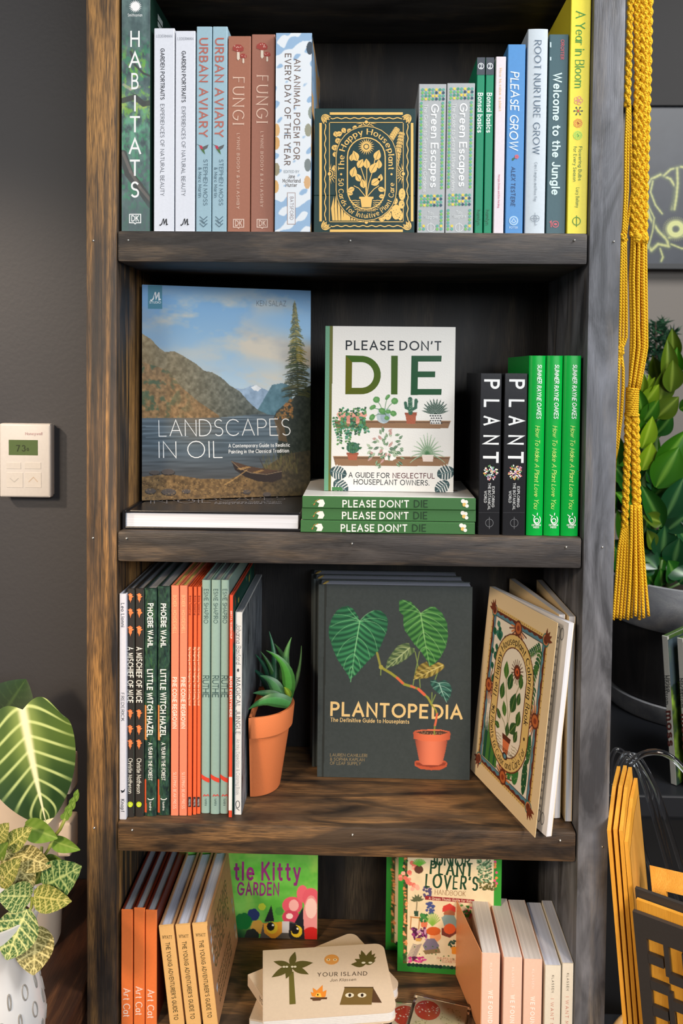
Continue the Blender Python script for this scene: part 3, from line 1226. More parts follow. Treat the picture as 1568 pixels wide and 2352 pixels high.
poem = spine_book('hardback_book', 'thick white hardback with pale blue waves and small animals on its spine', 630.5, 713, 77, 0.006, S1, 0.17, (150, 178, 204), art_poem)
pa = Art([(0, 0), (170, 0), (170, 247), (0, 247)], 0.165, poem.children[0].dimensions.z - 0.002, 500, (132, 162, 192))
nn = fbm(pa.ny, pa.nx, 12, 5)
pa.blend(np.clip((nn - .5) * 9, 0, 1), (196, 150, 96))
pa.blend(np.clip((fbm(pa.ny, pa.nx, 10, 4) - .55) * 9, 0, 1), (70, 84, 96))
pa.build('cover_art', poem, 'cover')


# ---- the boxed card deck with gold foil
GOLD = (240, 194, 108)
GRN = (20, 54, 54)


def gold_cover(sh, px0, dark, gold, box=False):
    """ornamental foil frame, sun, oval with lettering, potted plant"""
    G = gold
    x0, y0, x1, y1 = px0
    cx = (x0 + x1) / 2
    sx, sy = (x1 - x0) / 218.0, (y1 - y0) / 276.0

    def T(p):
        return [(x0 + a * sx, y0 + b_ * sy) for a, b_ in p]

    def L(p, w, lay=2):
        sh.line(T(p), w * sx, G, lay)

    def PO(p, lay=2):
        sh.poly(T(p), G, lay)

    def E(a, b_, rx, ry, lay=2, col=None, rot=0):
        sh.ell(x0 + a * sx, y0 + b_ * sy, rx * sx, ry * sy, col or G, lay, 14, rot)

    def leaf(a, b_, ln, ang, wd_=.36, lay=2):
        c, s = math.cos(ang), math.sin(ang)
        pts = []
        for k in range(7):
            t = k / 6
            pts.append((t * ln, math.sin(math.pi * t ** .8) * ln * wd_))
        pts += [(p[0], -p[1]) for p in pts[-2:0:-1]]
        PO([(a + p[0] * c - p[1] * s, b_ + p[0] * s + p[1] * c) for p in pts], lay)
        sh.line(T([(a + ln * .1 * c, b_ + ln * .1 * s), (a + ln * .85 * c, b_ + ln * .85 * s)]), .8 * sx, dark, lay + 1)
    W, Hh = 218, 276
    # frame: double rules with dotted and waved bands
    for e, w in ((0, 6), (21, 1.6)):
        L([(e, 22), (e, Hh - 22)], w)
        L([(W - e, 22), (W - e, Hh - 22)], w)
        L([(22, e), (W - 22, e)], w)
        L([(22, Hh - e), (W - 22, Hh - e)], w)
    for e in (11,):
        n = 40
        L([(e + 1.6 * math.sin(k * 1.3), 24 + (Hh - 48) * k / n) for k in range(n + 1)], 2.2)
        L([(W - e + 1.6 * math.sin(k * 1.3), 24 + (Hh - 48) * k / n) for k in range(n + 1)], 2.2)
        L([(24 + (W - 48) * k / n, e + 1.5 * math.sin(k * 1.3)) for k in range(n + 1)], 2.2)
        L([(24 + (W - 48) * k / n, Hh - e + 1.5 * math.sin(k * 1.3)) for k in range(n + 1)], 2.2)
    for qx, qy, d in ((4, 4, 45), (W - 4, 4, 135), (W - 4, Hh - 4, 225), (4, Hh - 4, 315)):
        for k in (-34, -14, 14, 34):
            leaf(qx, qy, 21, R(d + k), .2)
    # half suns at the four sides
    for qx, qy, d in ((W / 2, 20, 90), (W / 2, Hh - 20, 270), (21, 142, 0), (W - 21, 142, 180)):
        for k in range(-80, 81, 20):
            c, s = math.cos(R(d + k)), math.sin(R(d + k))
            sh.line(T([(qx + 11 * c, qy + 11 * s), (qx + 25 * c, qy + 25 * s)]), 2.6 * sx, G, 2, True)
        sh.ring(x0 + qx * sx, y0 + qy * sy, 8 * sx, 8 * sy, 2.2 * sx, G, 2, d - 90, d + 90, 12)
        E(qx, qy, 4, 4)
    # oval (stadium) rules
    def stad(rx, top, bot):
        p = []
        for k in range(13):
            a = math.pi + math.pi * k / 12
            p.append((W / 2 + rx * math.cos(a), top + rx * math.sin(a) * 1.0))
        for k in range(13):
            a = math.pi * k / 12
            p.append((W / 2 + rx * math.cos(a), bot + rx * math.sin(a) * 1.0))
        p.append(p[0])
        return p
    sh.poly(T(stad(74, 102, 180)), dark, 5)
    L(stad(72, 102, 180), 1.6, 6)
    L(stad(45, 102, 180), 2.6, 6)
    # lettering round the oval
    rx, top, bot = 53, 102, 180

    def path_top(off):
        # clockwise from lower left, up, over, down the right
        Ls = bot - top
        arc = math.pi * rx

        def fn(t):
            t = t + off
            if t < Ls / 2:
                p, g = (W / 2 - rx, (top + bot) / 2 - t), (0, -1)
            elif t < Ls / 2 + arc:
                a = math.pi + (t - Ls / 2) / rx
                p, g = (W / 2 + rx * math.cos(a), top + rx * math.sin(a)), (-math.sin(a), math.cos(a))
            else:
                d = t - Ls / 2 - arc
                p, g = (W / 2 + rx, top + d), (0, 1)
            return (x0 + p[0] * sx, y0 + p[1] * sy), g
        return fn
    tot = math.pi * rx + 64
    if box:
        sh.text_path('The Happy Houseplant', path_top(6), tot, 13.5 * sx, G, 7, weight=.17, contrast=.5, serif=.1, track=.16)
        r2 = 66

        def path_bot(t):
            t = t - 8
            Ls = (bot - top) / 2
            if t < Ls:
                p, g = (W / 2 - r2, (top + bot) / 2 + t), (0, 1)
            elif t < Ls + math.pi * r2:
                a = math.pi - (t - Ls) / r2
                p, g = (W / 2 + r2 * math.cos(a), bot + r2 * math.sin(a)), (math.sin(a), -math.cos(a))
            else:
                d = t - Ls - math.pi * r2
                p, g = (W / 2 + r2, bot - d), (0, -1)
            return (x0 + p[0] * sx, y0 + p[1] * sy), g
        sh.text_path('50 Cards for Intuitive Plant Care', lambda t: path_bot(t + 20), math.pi * r2 + 44, 11.5 * sx, G, 7, weight=.17, contrast=.5, serif=.1, track=.16)
        E(W / 2 - 60, 143, 2.6, 2.6, 7)
        E(W / 2 + 60, 143, 2.6, 2.6, 7)
        # sun in the oval
        for k in range(20):
            a = 2 * math.pi * k / 20
            sh.line(T([(W / 2 + 11 * math.cos(a), 78 + 11 * math.sin(a)), (W / 2 + 20 * math.cos(a), 78 + 20 * math.sin(a))]), 3 * sx, G, 7, True)
        E(W / 2, 78, 11, 11, 7)
        E(W / 2, 78, 7, 7, 8, dark)
        E(W / 2, 78, 5, 5, 9)
        # plant
        for st in ([(W / 2, 200), (W / 2 - 2, 160), (W / 2 - 12, 130), (W / 2 - 22, 104)], [(W / 2, 200), (W / 2 + 6, 165), (W / 2 + 16, 132), (W / 2 + 22, 100)], [(W / 2, 200), (W / 2 + 1, 150), (W / 2 + 1, 112)],
                   [(W / 2, 198), (W / 2 - 18, 176), (W / 2 - 30, 170)], [(W / 2, 198), (W / 2 + 18, 178), (W / 2 + 30, 170)]):
            L(st, 1.8, 7)
        for (a, b_, ln, an) in ((W / 2 - 22, 112, 26, -110), (W / 2 + 22, 110, 26, -70), (W / 2 - 20, 128, 24, -60), (W / 2 - 34, 150, 26, -75), (W / 2 + 10, 140, 28, -60), (W / 2 + 30, 130, 22, -90),
                                (W / 2 + 2, 130, 24, -95), (W / 2 - 14, 160, 22, -120), (W / 2 + 12, 168, 26, -35), (W / 2 + 28, 176, 18, 20), (W / 2 - 28, 176, 18, 160), (W / 2 - 6, 176, 22, -100), (W / 2 - 32, 190, 16, 200), (W / 2 + 30, 196, 15, -10), (W / 2 + 32, 160, 18, -80), (W / 2 - 36, 112, 18, -80)):
            leaf(a, b_, ln, R(an), .34, 8)
        PO([(W / 2 - 17, 196), (W / 2 + 17, 196), (W / 2 + 17, 201), (W / 2 + 14, 201), (W / 2 + 11, 221), (W / 2 - 11, 221), (W / 2 - 14, 201), (W / 2 - 17, 201)], 10)
        for k in range(5):
            for sg in (-1, 1):
                n = 5
                L([(W / 2 + sg * (16 + (24 - 3 * k) * q / n), 205 + 5 * k + 1.1 * math.sin(q * 2)) for q in range(n + 1)], 1.5, 7)
        sh.text('CAITLIN KEEGAN', T([(W / 2 - 22, 230)])[0], T([(W / 2 + 22, 230)])[0], 5 * sy, G, 11, weight=.2)
    # corner plants
    for k in range(11):
        yy = 42 + k * 8
        leaf(34 + 5 * math.sin(k), yy, 15, R(-20 if k % 2 else 70), .42)
    for k in range(4):
        leaf(52 + 12 * k, 34 + 3 * math.sin(k * 2), 14, R(60 - 20 * k), .42)
    for (ax_, ay_, bx_, by_, nk) in ((184, 34, 158, 74, 9), (194, 44, 178, 118, 10), (186, 84, 176, 136, 8)):
        L([(ax_, ay_), (bx_, by_)], 1.3)
        for k in range(nk):
            t = k / nk
            for sg in (-1, 1):
                ang = math.atan2(by_ - ay_, bx_ - ax_) + sg * .9
                leaf(lerp(ax_, bx_, t), lerp(ay_, by_, t), 10, ang, .3)
    for k in range(6):
        b0 = 28 + k * 7
        top_ = 174 + 10 * abs(2 - k)
        PO([(b0, 252), (b0 - 3 + k, (252 + top_) / 2), (b0 + 4 - k * 1.5, top_), (b0 + 4, (252 + top_) / 2), (b0 + 6, 252)])
    for k in range(6):
        b0 = 74 + k * 6 - 20
        PO([(b0, 252), (b0 + 2 + k, 226), (b0 + 5, 252)])
    for (a, b_, rx_, ry_) in ((180, 232, 11, 18), (166, 222, 7, 9), (193, 214, 7, 10), (160, 240, 9, 11), (146, 246, 8, 8), (178, 206, 6, 8), (194, 190, 8, 14), (190, 240, 6, 12)):
        E(a, b_, rx_, ry_)
        for q in range(7):
            E(a + random.uniform(-.6, .6) * rx_, b_ + random.uniform(-.6, .6) * ry_, .7, .9, 3, dark)


def front_box(name, label, quad, t, Zs, Yf, cover, cat, group=None, **kw):
    pass


xl, xr = x_on(720, YB, S1), x_on(951, YB, S1)
bw, bh = xr - xl, z_on(250, (xl + xr) / 2, YB) - S1
deck = empty('card_deck_box', (xl, YB, S1 + 0.0005))
tag(deck, 'dark green boxed card deck with gold foil houseplant design, standing face out', 'box')
mb = MB()
mb.box(0, bw, 0, 0.034, 0.0, bh * 0.30, 0.0008)
mb.build('box_base', plain('box_board', GRN, .5, .4, .05, 300), deck)
mb = MB()
mb.box(0.0, bw, 0.0, 0.034, bh * 0.3003, bh, 0.0008)
mb.build('box_lid', plain('box_board', GRN, .5, .4, .05, 300), deck)
dq = (proj((xl, YB, S1 + bh)), proj((xr, YB, S1 + bh)), proj((xr, YB, S1)), proj((xl, YB, S1)))
sh = Sheet(dq, bw, bh)
gold_cover(sh, (736, 262, 946, 531), GRN, GOLD, True)
sh.build('foil_print', deck, 'cover', 0, mat=ink_mat('gold_foil', .36, .5, .15))


# ---- right half of the first bay
def art_green(sh, quad, root):
    sp = SP(sh, quad)
    top = quad[0][1]
    cols = ((96, 168, 150), (52, 96, 110), (226, 206, 84), (120, 186, 96), (70, 150, 120), (44, 80, 100))

    def dots(fx0, fx1, nx, y0, ny):
        for j in range(ny):
            for i in range(nx):
                fx = fx0 + (fx1 - fx0) * (i / (nx - 1) if nx > 1 else 0)
                x, y = sp.pt(fx, y0 + j * 7.2)
                sh.ell(x, y, 3.3, 3.3, cols[(i * 2 + j * 3 + (i * j) % 4) % 6], 2, 10)
    dots(.14, .9, 7, top + 13, 4)
    dots(.1, .1, 1, top + 44, 28)
    dots(.88, .88, 1, top + 44, 28)
    dots(.14, .86, 7, top + 257, 4)
    dots(.1, .1, 1, top + 292, 5)
    dots(.88, .88, 1, top + 292, 5)
    dots(.1, .24, 2, 520, 2)
    dots(.74, .88, 2, 520, 2)
    sp.down('Green Escapes', top + 46, top + 238, 16, (236, 238, 238), .60, weight=.17, track=.12)
    sp.down('The Guide to Secret Urban Gardens', top + 46, top + 248, 8, (228, 230, 230), .27, weight=.12, track=.12)
    sp.upright('Toby', .5, top + 300, 14, 7, (222, 226, 226), weight=.14)
    sp.upright('Musgrave', .5, top + 309, 32, 7, (222, 226, 226), weight=.14)
    x, y = sp.pt(.5, 524)
    sh.ring(x, y, 9, 9, 1.2, (222, 226, 226), 2)
    sh.line([(x, y - 13), (x, y + 8)], 1.2, (222, 226, 226), 2)


spine_book('hardback_book', 'chunky grey spine edged with coloured dots, next to the gold and green box', 957, 1020.5, 194, YB, S1, 0.11, (176, 180, 182), art_green)
spine_book('hardback_book', 'chunky grey spine edged with coloured dots, next to the slim bright green pair', 1021.5, 1086, 192, YB, S1, 0.11, (176, 180, 182), art_green)


def art_bonsai(sh, quad, root):
    sp = SP(sh, quad)
    top = quad[0][1]
    p = [sp.pt(0, top), sp.pt(1, top), sp.pt(1, top + 40), sp.pt(0, top + 40)]
    sh.poly(p, (66, 72, 82), 1)
    x, y = sp.pt(.5, top + 20)
    sh.ell(x, y, 7.5, 7.5, (225, 230, 232), 2)
    sh.ell(x, y, 5.8, 5.8, (66, 72, 82), 3)
    sh.text('2', (x - 2.5, y + 4), (x + 3, y + 4), 8, (225, 230, 232), 4, weight=.2)
    sp.down('Bonsai basics', top + 81, top + 173, 11, (236, 244, 240), .48, weight=.19, track=.12)
    sp.down('hamlyn', top + 350, top + 385, 8, (30, 90, 64), .48, weight=.13)


spine_book('paperback_book', 'slim bright green spine with white lettering, left of the pair beside grey dotted spine', 1089, 1108, 133, YB, S1, 0.16, (4, 136, 96), art_bonsai, hard=False)
spine_book('paperback_book', 'slim bright green spine with white lettering, right of the pair beside pale pink spine', 1109.5, 1128.5, 133, YB, S1, 0.16, (4, 136, 96), art_bonsai, hard=False)


def art_pink(sh, quad, root):
    sp = SP(sh, quad)
    sp.down('How to raise a plant', 157, 256, 5, (232, 196, 150), .5, weight=.18)
    sp.down('Morgan Doane and Erin Harding', 402, 478, 4, (200, 104, 128), .5, weight=.16)


spine_book('paperback_book', 'slim pale pink spine with tiny lettering, left of the mid blue spine', 1132, 1156, 131, YB, S1, 0.15, (226, 216, 222), art_pink, hard=False)


def art_please_grow(sh, quad, root):
    sp = SP(sh, quad)
    sp.down('PLEASE GROW', 165, 345, 18, (226, 240, 246), .42, weight=.15, slant=.12, jitter=.03, track=.14)
    x, y = sp.pt(.5, 362)
    sh.line([(x - 7, y + 4), (x + 1, y)], 1.5, (40, 90, 60), 2)
    sh.ell(x - 4, y + 5, 4, 2, (40, 100, 60), 2, 8, -.6)
    for k in range(5):
        sh.ell(x + 4 + 3 * math.cos(k * 1.26), y - 1 + 3 * math.sin(k * 1.26), 2.4, 2.4, (204, 96, 110), 3, 8)
    sp.down('ALEX TESTERE', 384, 474, 8.5, (24, 52, 96), .42, weight=.15, slant=.1, jitter=.04)
    x, y = sp.pt(.48, 508)
    sh.ell(x, y, 11, 11, (170, 205, 235), 2)
    sh.ell(x, y, 8, 8, (96, 152, 212), 3)
    sh.line([(x - 5, y + 2), (x, y - 5), (x + 5, y + 2), (x, y + 5), (x - 5, y + 2)], 1.4, (200, 225, 245), 4)
    sp.upright('POTTER', .48, 526, 20, 4.5, (196, 222, 244), weight=.18)


spine_book('hardback_book', 'mid blue spine with hand-drawn white capitals, among the right-hand books', 1159, 1200, 103, YB, S1, 0.17, (78, 142, 204), art_please_grow)


def art_root(sh, quad, root):
    sp = SP(sh, quad)
    sp.down('ROOT NURTURE GROW', 94, 356, 15, (84, 104, 124), .5, weight=.15, contrast=.35, serif=.1, track=.16)
    sp.down('Caro Langton and Rose Ray', 374, 464, 6, (110, 124, 136), .5, weight=.11, contrast=.6, track=.12)
    x, y = sp.pt(.5, 503)
    c = (140, 152, 164)
    sh.ring(x - 3, y, 7, 7, 1.1, c)
    sh.ring(x + 3, y, 7, 7, 1.1, c)
    sh.line([(x, y - 13), (x, y + 15), (x + 5, y + 14)], 1.1, c)
    sh.line([(x - 10, y), (x + 10, y)], 1.1, c)


spine_book('hardback_book', 'pale grey speckled hardback with thin serif capitals, right of the mid blue spine', 1204, 1250.5, 68, YB, S1, 0.18, (198, 208, 216), art_root, bulge=.001)


def art_jungle(sh, quad, root):
    sp = SP(sh, quad)
    sp.down('OROITER', 92, 138, 7, (190, 84, 92), .68, weight=.2)
    sp.down('Welcome to the Jungle', 168, 449, 17, (214, 240, 236), .46, weight=.19, track=.13)
    x, y = sp.pt(.44, 516)
    sh.text('1', (x - 12, y + 6), (x - 7, y + 6), 13, (206, 92, 102), weight=.2)
    sh.ring(x + 2, y, 7, 7, 1.8, (206, 92, 102))
    sh.ell(x + 2, y, 4, 2.5, (206, 92, 102))
    sh.rect(quad[0][0] + 1, 98, quad[0][0] + 4, 110, (200, 220, 226))
    sh.rect(quad[0][0] + 1, 132, quad[0][0] + 4, 140, (200, 220, 226))


spine_book('hardback_book', 'dark teal spine with rounded pale lettering, left of the tall yellow book', 1253, 1298, 80, YB, S1, 0.17, (58, 90, 98), art_jungle)


def art_bloom(sh, quad, root):
    sp = SP(sh, quad)
    g = (56, 142, 50)
    sp.down('A Year in Bloom', 26, 203, 20, g, .48, weight=.13, contrast=.28, serif=.0, track=.08)
    for (y, c, k) in ((232, (226, 150, 120), 0), (256, (54, 70, 70), 1), (284, (232, 140, 60), 2), (312, (170, 220, 90), 3)):
        x, yy = sp.pt(.45, y)
        n = 5 + k
        for i in range(n):
            a = 2 * math.pi * i / n
            if k == 1:
                sh.line([(x, yy), (x + 10 * math.cos(a), yy + 10 * math.sin(a))], 1.4, c)
                sh.ell(x + 9 * math.cos(a), yy + 9 * math.sin(a), 2, 2, c, 2, 8)
            else:
                sh.ring(x + 5.5 * math.cos(a), yy + 5.5 * math.sin(a), 4.5, 4.5, 1.4, c, 2, 0, 360, 10)
        if k == 1:
            sh.ell(x, yy, 2.5, 2.5, (225, 80, 50), 3, 8)
    sp.down('Flowering Bulbs', 337, 416, 7, (80, 120, 50), .60, weight=.13)
    sp.down('for Every Season', 337, 418, 7, (80, 120, 50), .34, weight=.13)
    sp.down('Lucy Bellamy', 432, 478, 7, (80, 120, 50), .5, weight=.13)
    x, y = sp.pt(.47, 509)
    sh.ring(x, y, 9, 9, 2, (90, 140, 20))
    sh.line([(x, y - 13), (x, y + 13)], 2, (90, 140, 20))


spine_book('hardback_book', 'tall bright yellow hardback at the right end of the top row', 1301, 1350, -22, 0.008, S1, 0.20, (240, 222, 60), art_bloom, bulge=.0)

# ================================================================== second bay


def face_book(name, label, quad, w, h, t, loc, rz, rx, cover, ppm=1600, art=None, spine=None, order='ZX', **kw):
    """a book turned face out; loc = world position of its lower spine corner on the front board"""
    root = make_book(name, label, w, t, h, cover, spine=spine, **kw)
    root.rotation_mode = 'XYZ'
    root.rotation_euler = (R(rx), 0, R(rz))
    root.location = loc
    return root


def cover_quad(root, w, h):
    """pixels of the front cover's corners TL TR BR BL for a placed book"""
    bpy.context.view_layer.update()
    M = root.matrix_world
    return [proj(M @ Vector(p)) for p in ((0, 0, h), (w, 0, h), (w, 0, 0), (0, 0, 0))]


# ---- flat book at the left, lower edge of its pages to the front
LIE_Y = 0.012
xa, xb = x_on(273, LIE_Y, S2), x_on(689, LIE_Y, S2)
xa = max(xa, 0.0035)
lw, lt, lh = xb - xa, 0.0235, 0.198
BLK = (30, 30, 33)
lying = make_book('hardback_book', 'black hardback lying flat under the standing landscape painting book, white page edges to the front', lw, lt, lh, BLK, pages=(232, 234, 242), rough=.25, groove=True, board=.003)
lying.rotation_euler = (R(-90), 0, 0)        # front cover up, foot of the book to the viewer
lying.location = (xa, LIE_Y, S2 + 0.0005 + lt)


# a book lying on its back: local -y points up, local z points away from the viewer
def lying_fix(o):
    o.rotation_euler = (R(-90), 0, 0)


bpy.context.view_layer.update()
q3 = [proj((xa, LIE_Y + lh, S2 + lt)), proj((xb, LIE_Y + lh, S2 + lt)), proj((xb, LIE_Y, S2 + lt)), proj((xa, LIE_Y, S2 + lt))]
sh = Sheet(q3, lw, lh)
sh.text('LANDSCAPES', (345, 1152), (655, 1150), 9, (150, 150, 156), weight=.05)
sh.text('IN OIL', (345, 1158), (485, 1156), 9, (150, 150, 156), weight=.05)
sh.text('A Contemporary Guide to Realistic', (493, 1156.5), (648, 1155), 3, (150, 150, 156), weight=.12)
sh.text('Painting in the Classical Tradition', (493, 1159.5), (646, 1158.5), 3, (150, 150, 156), weight=.12)
sh.build('cover_print', lying, 'cover', lt)

# ---- the standing landscape painting book, resting on the flat one and leaning back
LW, LH, LT = 0.236, 0.2855, 0.013
ZL = S2 + lt + 0.001
ang = 17.0
yl = 0.082
pl = (max(x_on(317, yl, ZL), LT * math.sin(R(ang)) + 0.005), yl, ZL)
LW = 0.2
for _ in range(8):                             # width and height so that its head and fore-edge meet the photo
    e1 = proj((pl[0] + LW * math.cos(R(ang)), yl + LW * math.sin(R(ang)), ZL + .2))[0]
    LW += (715 - e1) * (1.004 + yl) / 1900 * .9
lean = -1.5
LH = (z_on(653, pl[0], yl) - ZL)
land = face_book('hardback_book', 'large face-out hardback with a painted lake, mountains and canoe on its cover', None, LW, LH, LT,
                 (pl[0], pl[1], S2 + lt + 0.0015), ang, lean, (30, 34, 40), groove=False)
lq = [(318, 653), (720, 671), (708, 1132), (316, 1147.5)]
A = Art(lq, LW, LH, 1250, (150, 185, 215))
px, py = A.pixel_grid()
k = np.clip((py - 655) / 280, 0, 1)[..., None]
A.a = np.array([92, 152, 206]) * (1 - k) + np.array([196, 216, 228]) * k
dk = np.clip(1 - (py - (653 + (px - 318) * .045)) / 26, 0, 1)
cl = fbm(A.ny, A.nx, 9, 4, 5)
cl2 = fbm(A.ny, A.nx, 7, 3, 5)
band = np.exp(-((py - (725 + .32 * (px - 400))) / 34) ** 2) + .8 * np.exp(-((py - 875) / 26) ** 2) + .7 * np.exp(-((py - (700 - .1 * (px - 560))) / 30) ** 2) + .5 * np.exp(-((py - 815) / 22) ** 2)
A.blend(np.clip((cl - .36) * 4.5, 0, 1) * np.clip(band, 0, 1) * .95, (212, 202, 184))
A.blend(np.clip((cl2 - .44) * 4, 0, 1) * np.clip(band, 0, 1) * .6, (150, 160, 172))


def crop3(pts):
    return [(240 + x / 3.0154, 600 + y / 3.0154) for x, y in pts]


def shade(A, pts, col, noise, amp, alpha=1.0):
    mk, sl = A.mask(pts)
    if mk is None:
        return
    base = np.array(col, float) + (noise[sl][..., None] - .5) * amp
    t = A.a[sl]
    A.a[sl] = t * (1 - mk[..., None] * alpha) + base * mk[..., None] * alpha


tex = fbm(A.ny, A.nx, 40, 34, 4)
tex2 = fbm(A.ny, A.nx, 70, 60, 3)
# distant snow peak, teal hill
shade(A, crop3([(900, 885), (960, 890), (1000, 872), (1045, 862), (1090, 885), (1140, 905), (1080, 1040), (1000, 1040)]), (142, 168, 196), tex, 70)
shade(A, crop3([(1010, 880), (1045, 862), (1085, 885), (1060, 905), (1030, 900)]), (226, 232, 238), tex, 40)
shade(A, crop3([(1050, 1040), (1100, 960), (1160, 862), (1230, 850), (1300, 870), (1300, 1070), (1060, 1070)]), (78, 118, 134), tex, 60)
# big left mountain in planes
mtn = crop3([(225, 500), (300, 545), (350, 600), (400, 635), (465, 628), (520, 655), (560, 680), (620, 715), (680, 765), (735, 775), (800, 810), (860, 865), (930, 905), (1000, 985), (1060, 1035), (1120, 1060), (1120, 1080), (760, 1090), (225, 1095)])
mk, sl = A.mask(mtn)
kx = np.clip((px[sl] - 318) / 280, 0, 1)[..., None]
ky = np.clip((py[sl] - 770) / 190, 0, 1)[..., None]
mc = (np.array([158, 136, 92]) * (1 - kx) + np.array([104, 116, 112]) * kx) * (1 - .25 * ky)
st = np.sin((px[sl] * .8 + py[sl] * .55 + 18 * tex[sl]) * .33)[..., None]
mc = mc + (tex2[sl][..., None] - .5) * 70 + st * 7
A.a[sl] = A.a[sl] * (1 - mk[..., None]) + mc * mk[..., None]
low = crop3([(225, 700), (420, 760), (520, 880), (640, 980), (780, 1070), (780, 1092), (225, 1100)])
mk, sl = A.mask(low)
fo = np.array([150, 112, 66]) + (tex2[sl][..., None] - .5) * np.array([120, 90, 70])
gm = np.clip((tex[sl] - .5) * 6, 0, 1)[..., None] * np.clip((450 - px[sl]) / 100, 0, 1)[..., None]
fo = fo * (1 - gm) + np.array([62, 92, 62]) * gm
A.a[sl] = A.a[sl] * (1 - .75 * mk[..., None]) + fo * .75 * mk[..., None]
# water
water = crop3([(225, 1092), (780, 1085), (1060, 1062), (1200, 1068), (1430, 1080), (1430, 1560), (225, 1560)])
mk, sl = A.mask(water)
rip = vnoise(A.ny, A.nx, 130, 7)
wc = np.array([80, 96, 108]) + (rip[sl][..., None] - .5) * np.array([46, 50, 54])
rf = np.clip(1 - abs(px[sl] - 440) / 90, 0, 1)[..., None] * np.clip(1 - (py[sl] - 960) / 80, 0, 1)[..., None]
wc = wc * (1 - .6 * rf) + np.array([128, 98, 62]) * .6 * rf
rf = np.clip((py[sl] - 1020) / 70, 0, 1)[..., None]
wc = wc * (1 - .6 * rf) + np.array([72, 66, 62]) * .6 * rf
A.a[sl] = A.a[sl] * (1 - mk[..., None]) + wc * mk[..., None]
for y, x0, x1 in ((1085, 800, 1180), (1100, 900, 1100), (1150, 260, 760), (1222, 260, 560), (1256, 700, 1100), (1128, 500, 900), (1195, 240, 500)):
    A.line(crop3([(x0, y), (x1, y - 6)]), 1.0, (170, 190, 204), .55)
# dark right bank with trees
bank = crop3([(1165, 1090), (1190, 1040), (1240, 1000), (1300, 960), (1360, 900), (1440, 860), (1440, 1700), (1240, 1640), (1180, 1300), (1210, 1180)])
mk, sl = A.mask(bank)
bc = np.array([38, 46, 38]) + (tex2[sl][..., None] - .5) * 40
A.a[sl] = A.a[sl] * (1 - mk[..., None]) + bc * mk[..., None]
for _ in range(160):
    x, y = random.uniform(1170, 1300), random.uniform(960, 1090)
    if y > 1090 - (x - 1165) * 1.1:
        A.ell(*crop3([(x, y)])[0], 2.4, 2.4, random.choice([(176, 120, 60), (140, 100, 50), (110, 90, 46)]), .8)
A.poly(crop3([(1170, 1100), (1230, 1100), (1260, 1250), (1200, 1240)]), (130, 90, 48), .5)
# the tall conifer
for i in range(46):
    y = 300 + i * 14
    half = 8 + (y - 290) * .165 * (1 + .22 * math.sin(i * 1.7))
    half = min(half, 120)
    cx = 1330 + (y - 290) * .02
    for sgn in (-1, 1):
        for k_ in range(7):
            ln = half * random.uniform(.45, 1.0)
            sun = sgn > 0 or random.random() < .45
            c = random.choice([(170, 150, 60), (140, 130, 52), (96, 100, 44)]) if (sun and random.random() < .7 and y < 720) else random.choice([(48, 66, 36), (34, 48, 30), (70, 84, 44)])
            if y > 760:
                c = random.choice([(30, 42, 30), (52, 62, 38), (84, 82, 40)])
            A.line(crop3([(cx, y + random.uniform(-6, 6)), (cx + sgn * ln * .6, y + random.uniform(2, 10)), (cx + sgn * ln, y + random.uniform(8, 22))]), 2.2, c, .9, .6)
A.line(crop3([(1331, 286), (1331, 330)]), 1.6, (120, 116, 60))
# shore
shore = crop3([(225, 1490), (420, 1470), (640, 1500), (850, 1500), (1100, 1420), (1250, 1330), (1440, 1300), (1440, 1700), (225, 1700)])
mk, sl = A.mask(shore)
kx = np.clip((px[sl] - 560) / 130, 0, 1)[..., None]
sc2 = np.array([112, 88, 56]) * (1 - kx) + np.array([52, 50, 38]) * kx
sc2 = sc2 + (tex2[sl][..., None] - .5) * np.array([110, 90, 60]) * (1 - .6 * kx)
A.a[sl] = A.a[sl] * (1 - mk[..., None]) + sc2 * mk[..., None]
for (x, y, rx, ry) in ((415, 1455, 50, 22), (420, 1590, 55, 24), (545, 1585, 34, 14), (290, 1585, 40, 20), (970, 1585, 30, 14), (320, 1460, 40, 16), (1110, 1600, 30, 16)):
    c = crop3([(x, y)])[0]
    A.ell(c[0], c[1] + 1.5, rx / 3, ry / 3, (36, 32, 30), .9)
    A.ell(c[0], c[1], rx / 3.2, ry / 3.4, (92, 84, 80), .8)
for _ in range(300):
    x, y = random.uniform(240, 1000), random.uniform(1510, 1640)
    c = crop3([(x, y)])[0]
    A.ell(c[0], c[1], random.uniform(.8, 2.4), random.uniform(.5, 1.2), random.choice([(150, 120, 76), (70, 56, 40), (170, 140, 92), (50, 44, 34)]), .7)
for _ in range(120):
    x, y = random.uniform(1080, 1330), random.uniform(1360, 1460)
    A.line(crop3([(x, y), (x + random.uniform(-12, 12), y - random.uniform(20, 50))]), 1.0, random.choice([(96, 92, 52), (70, 74, 44), (120, 108, 60)]), .6)
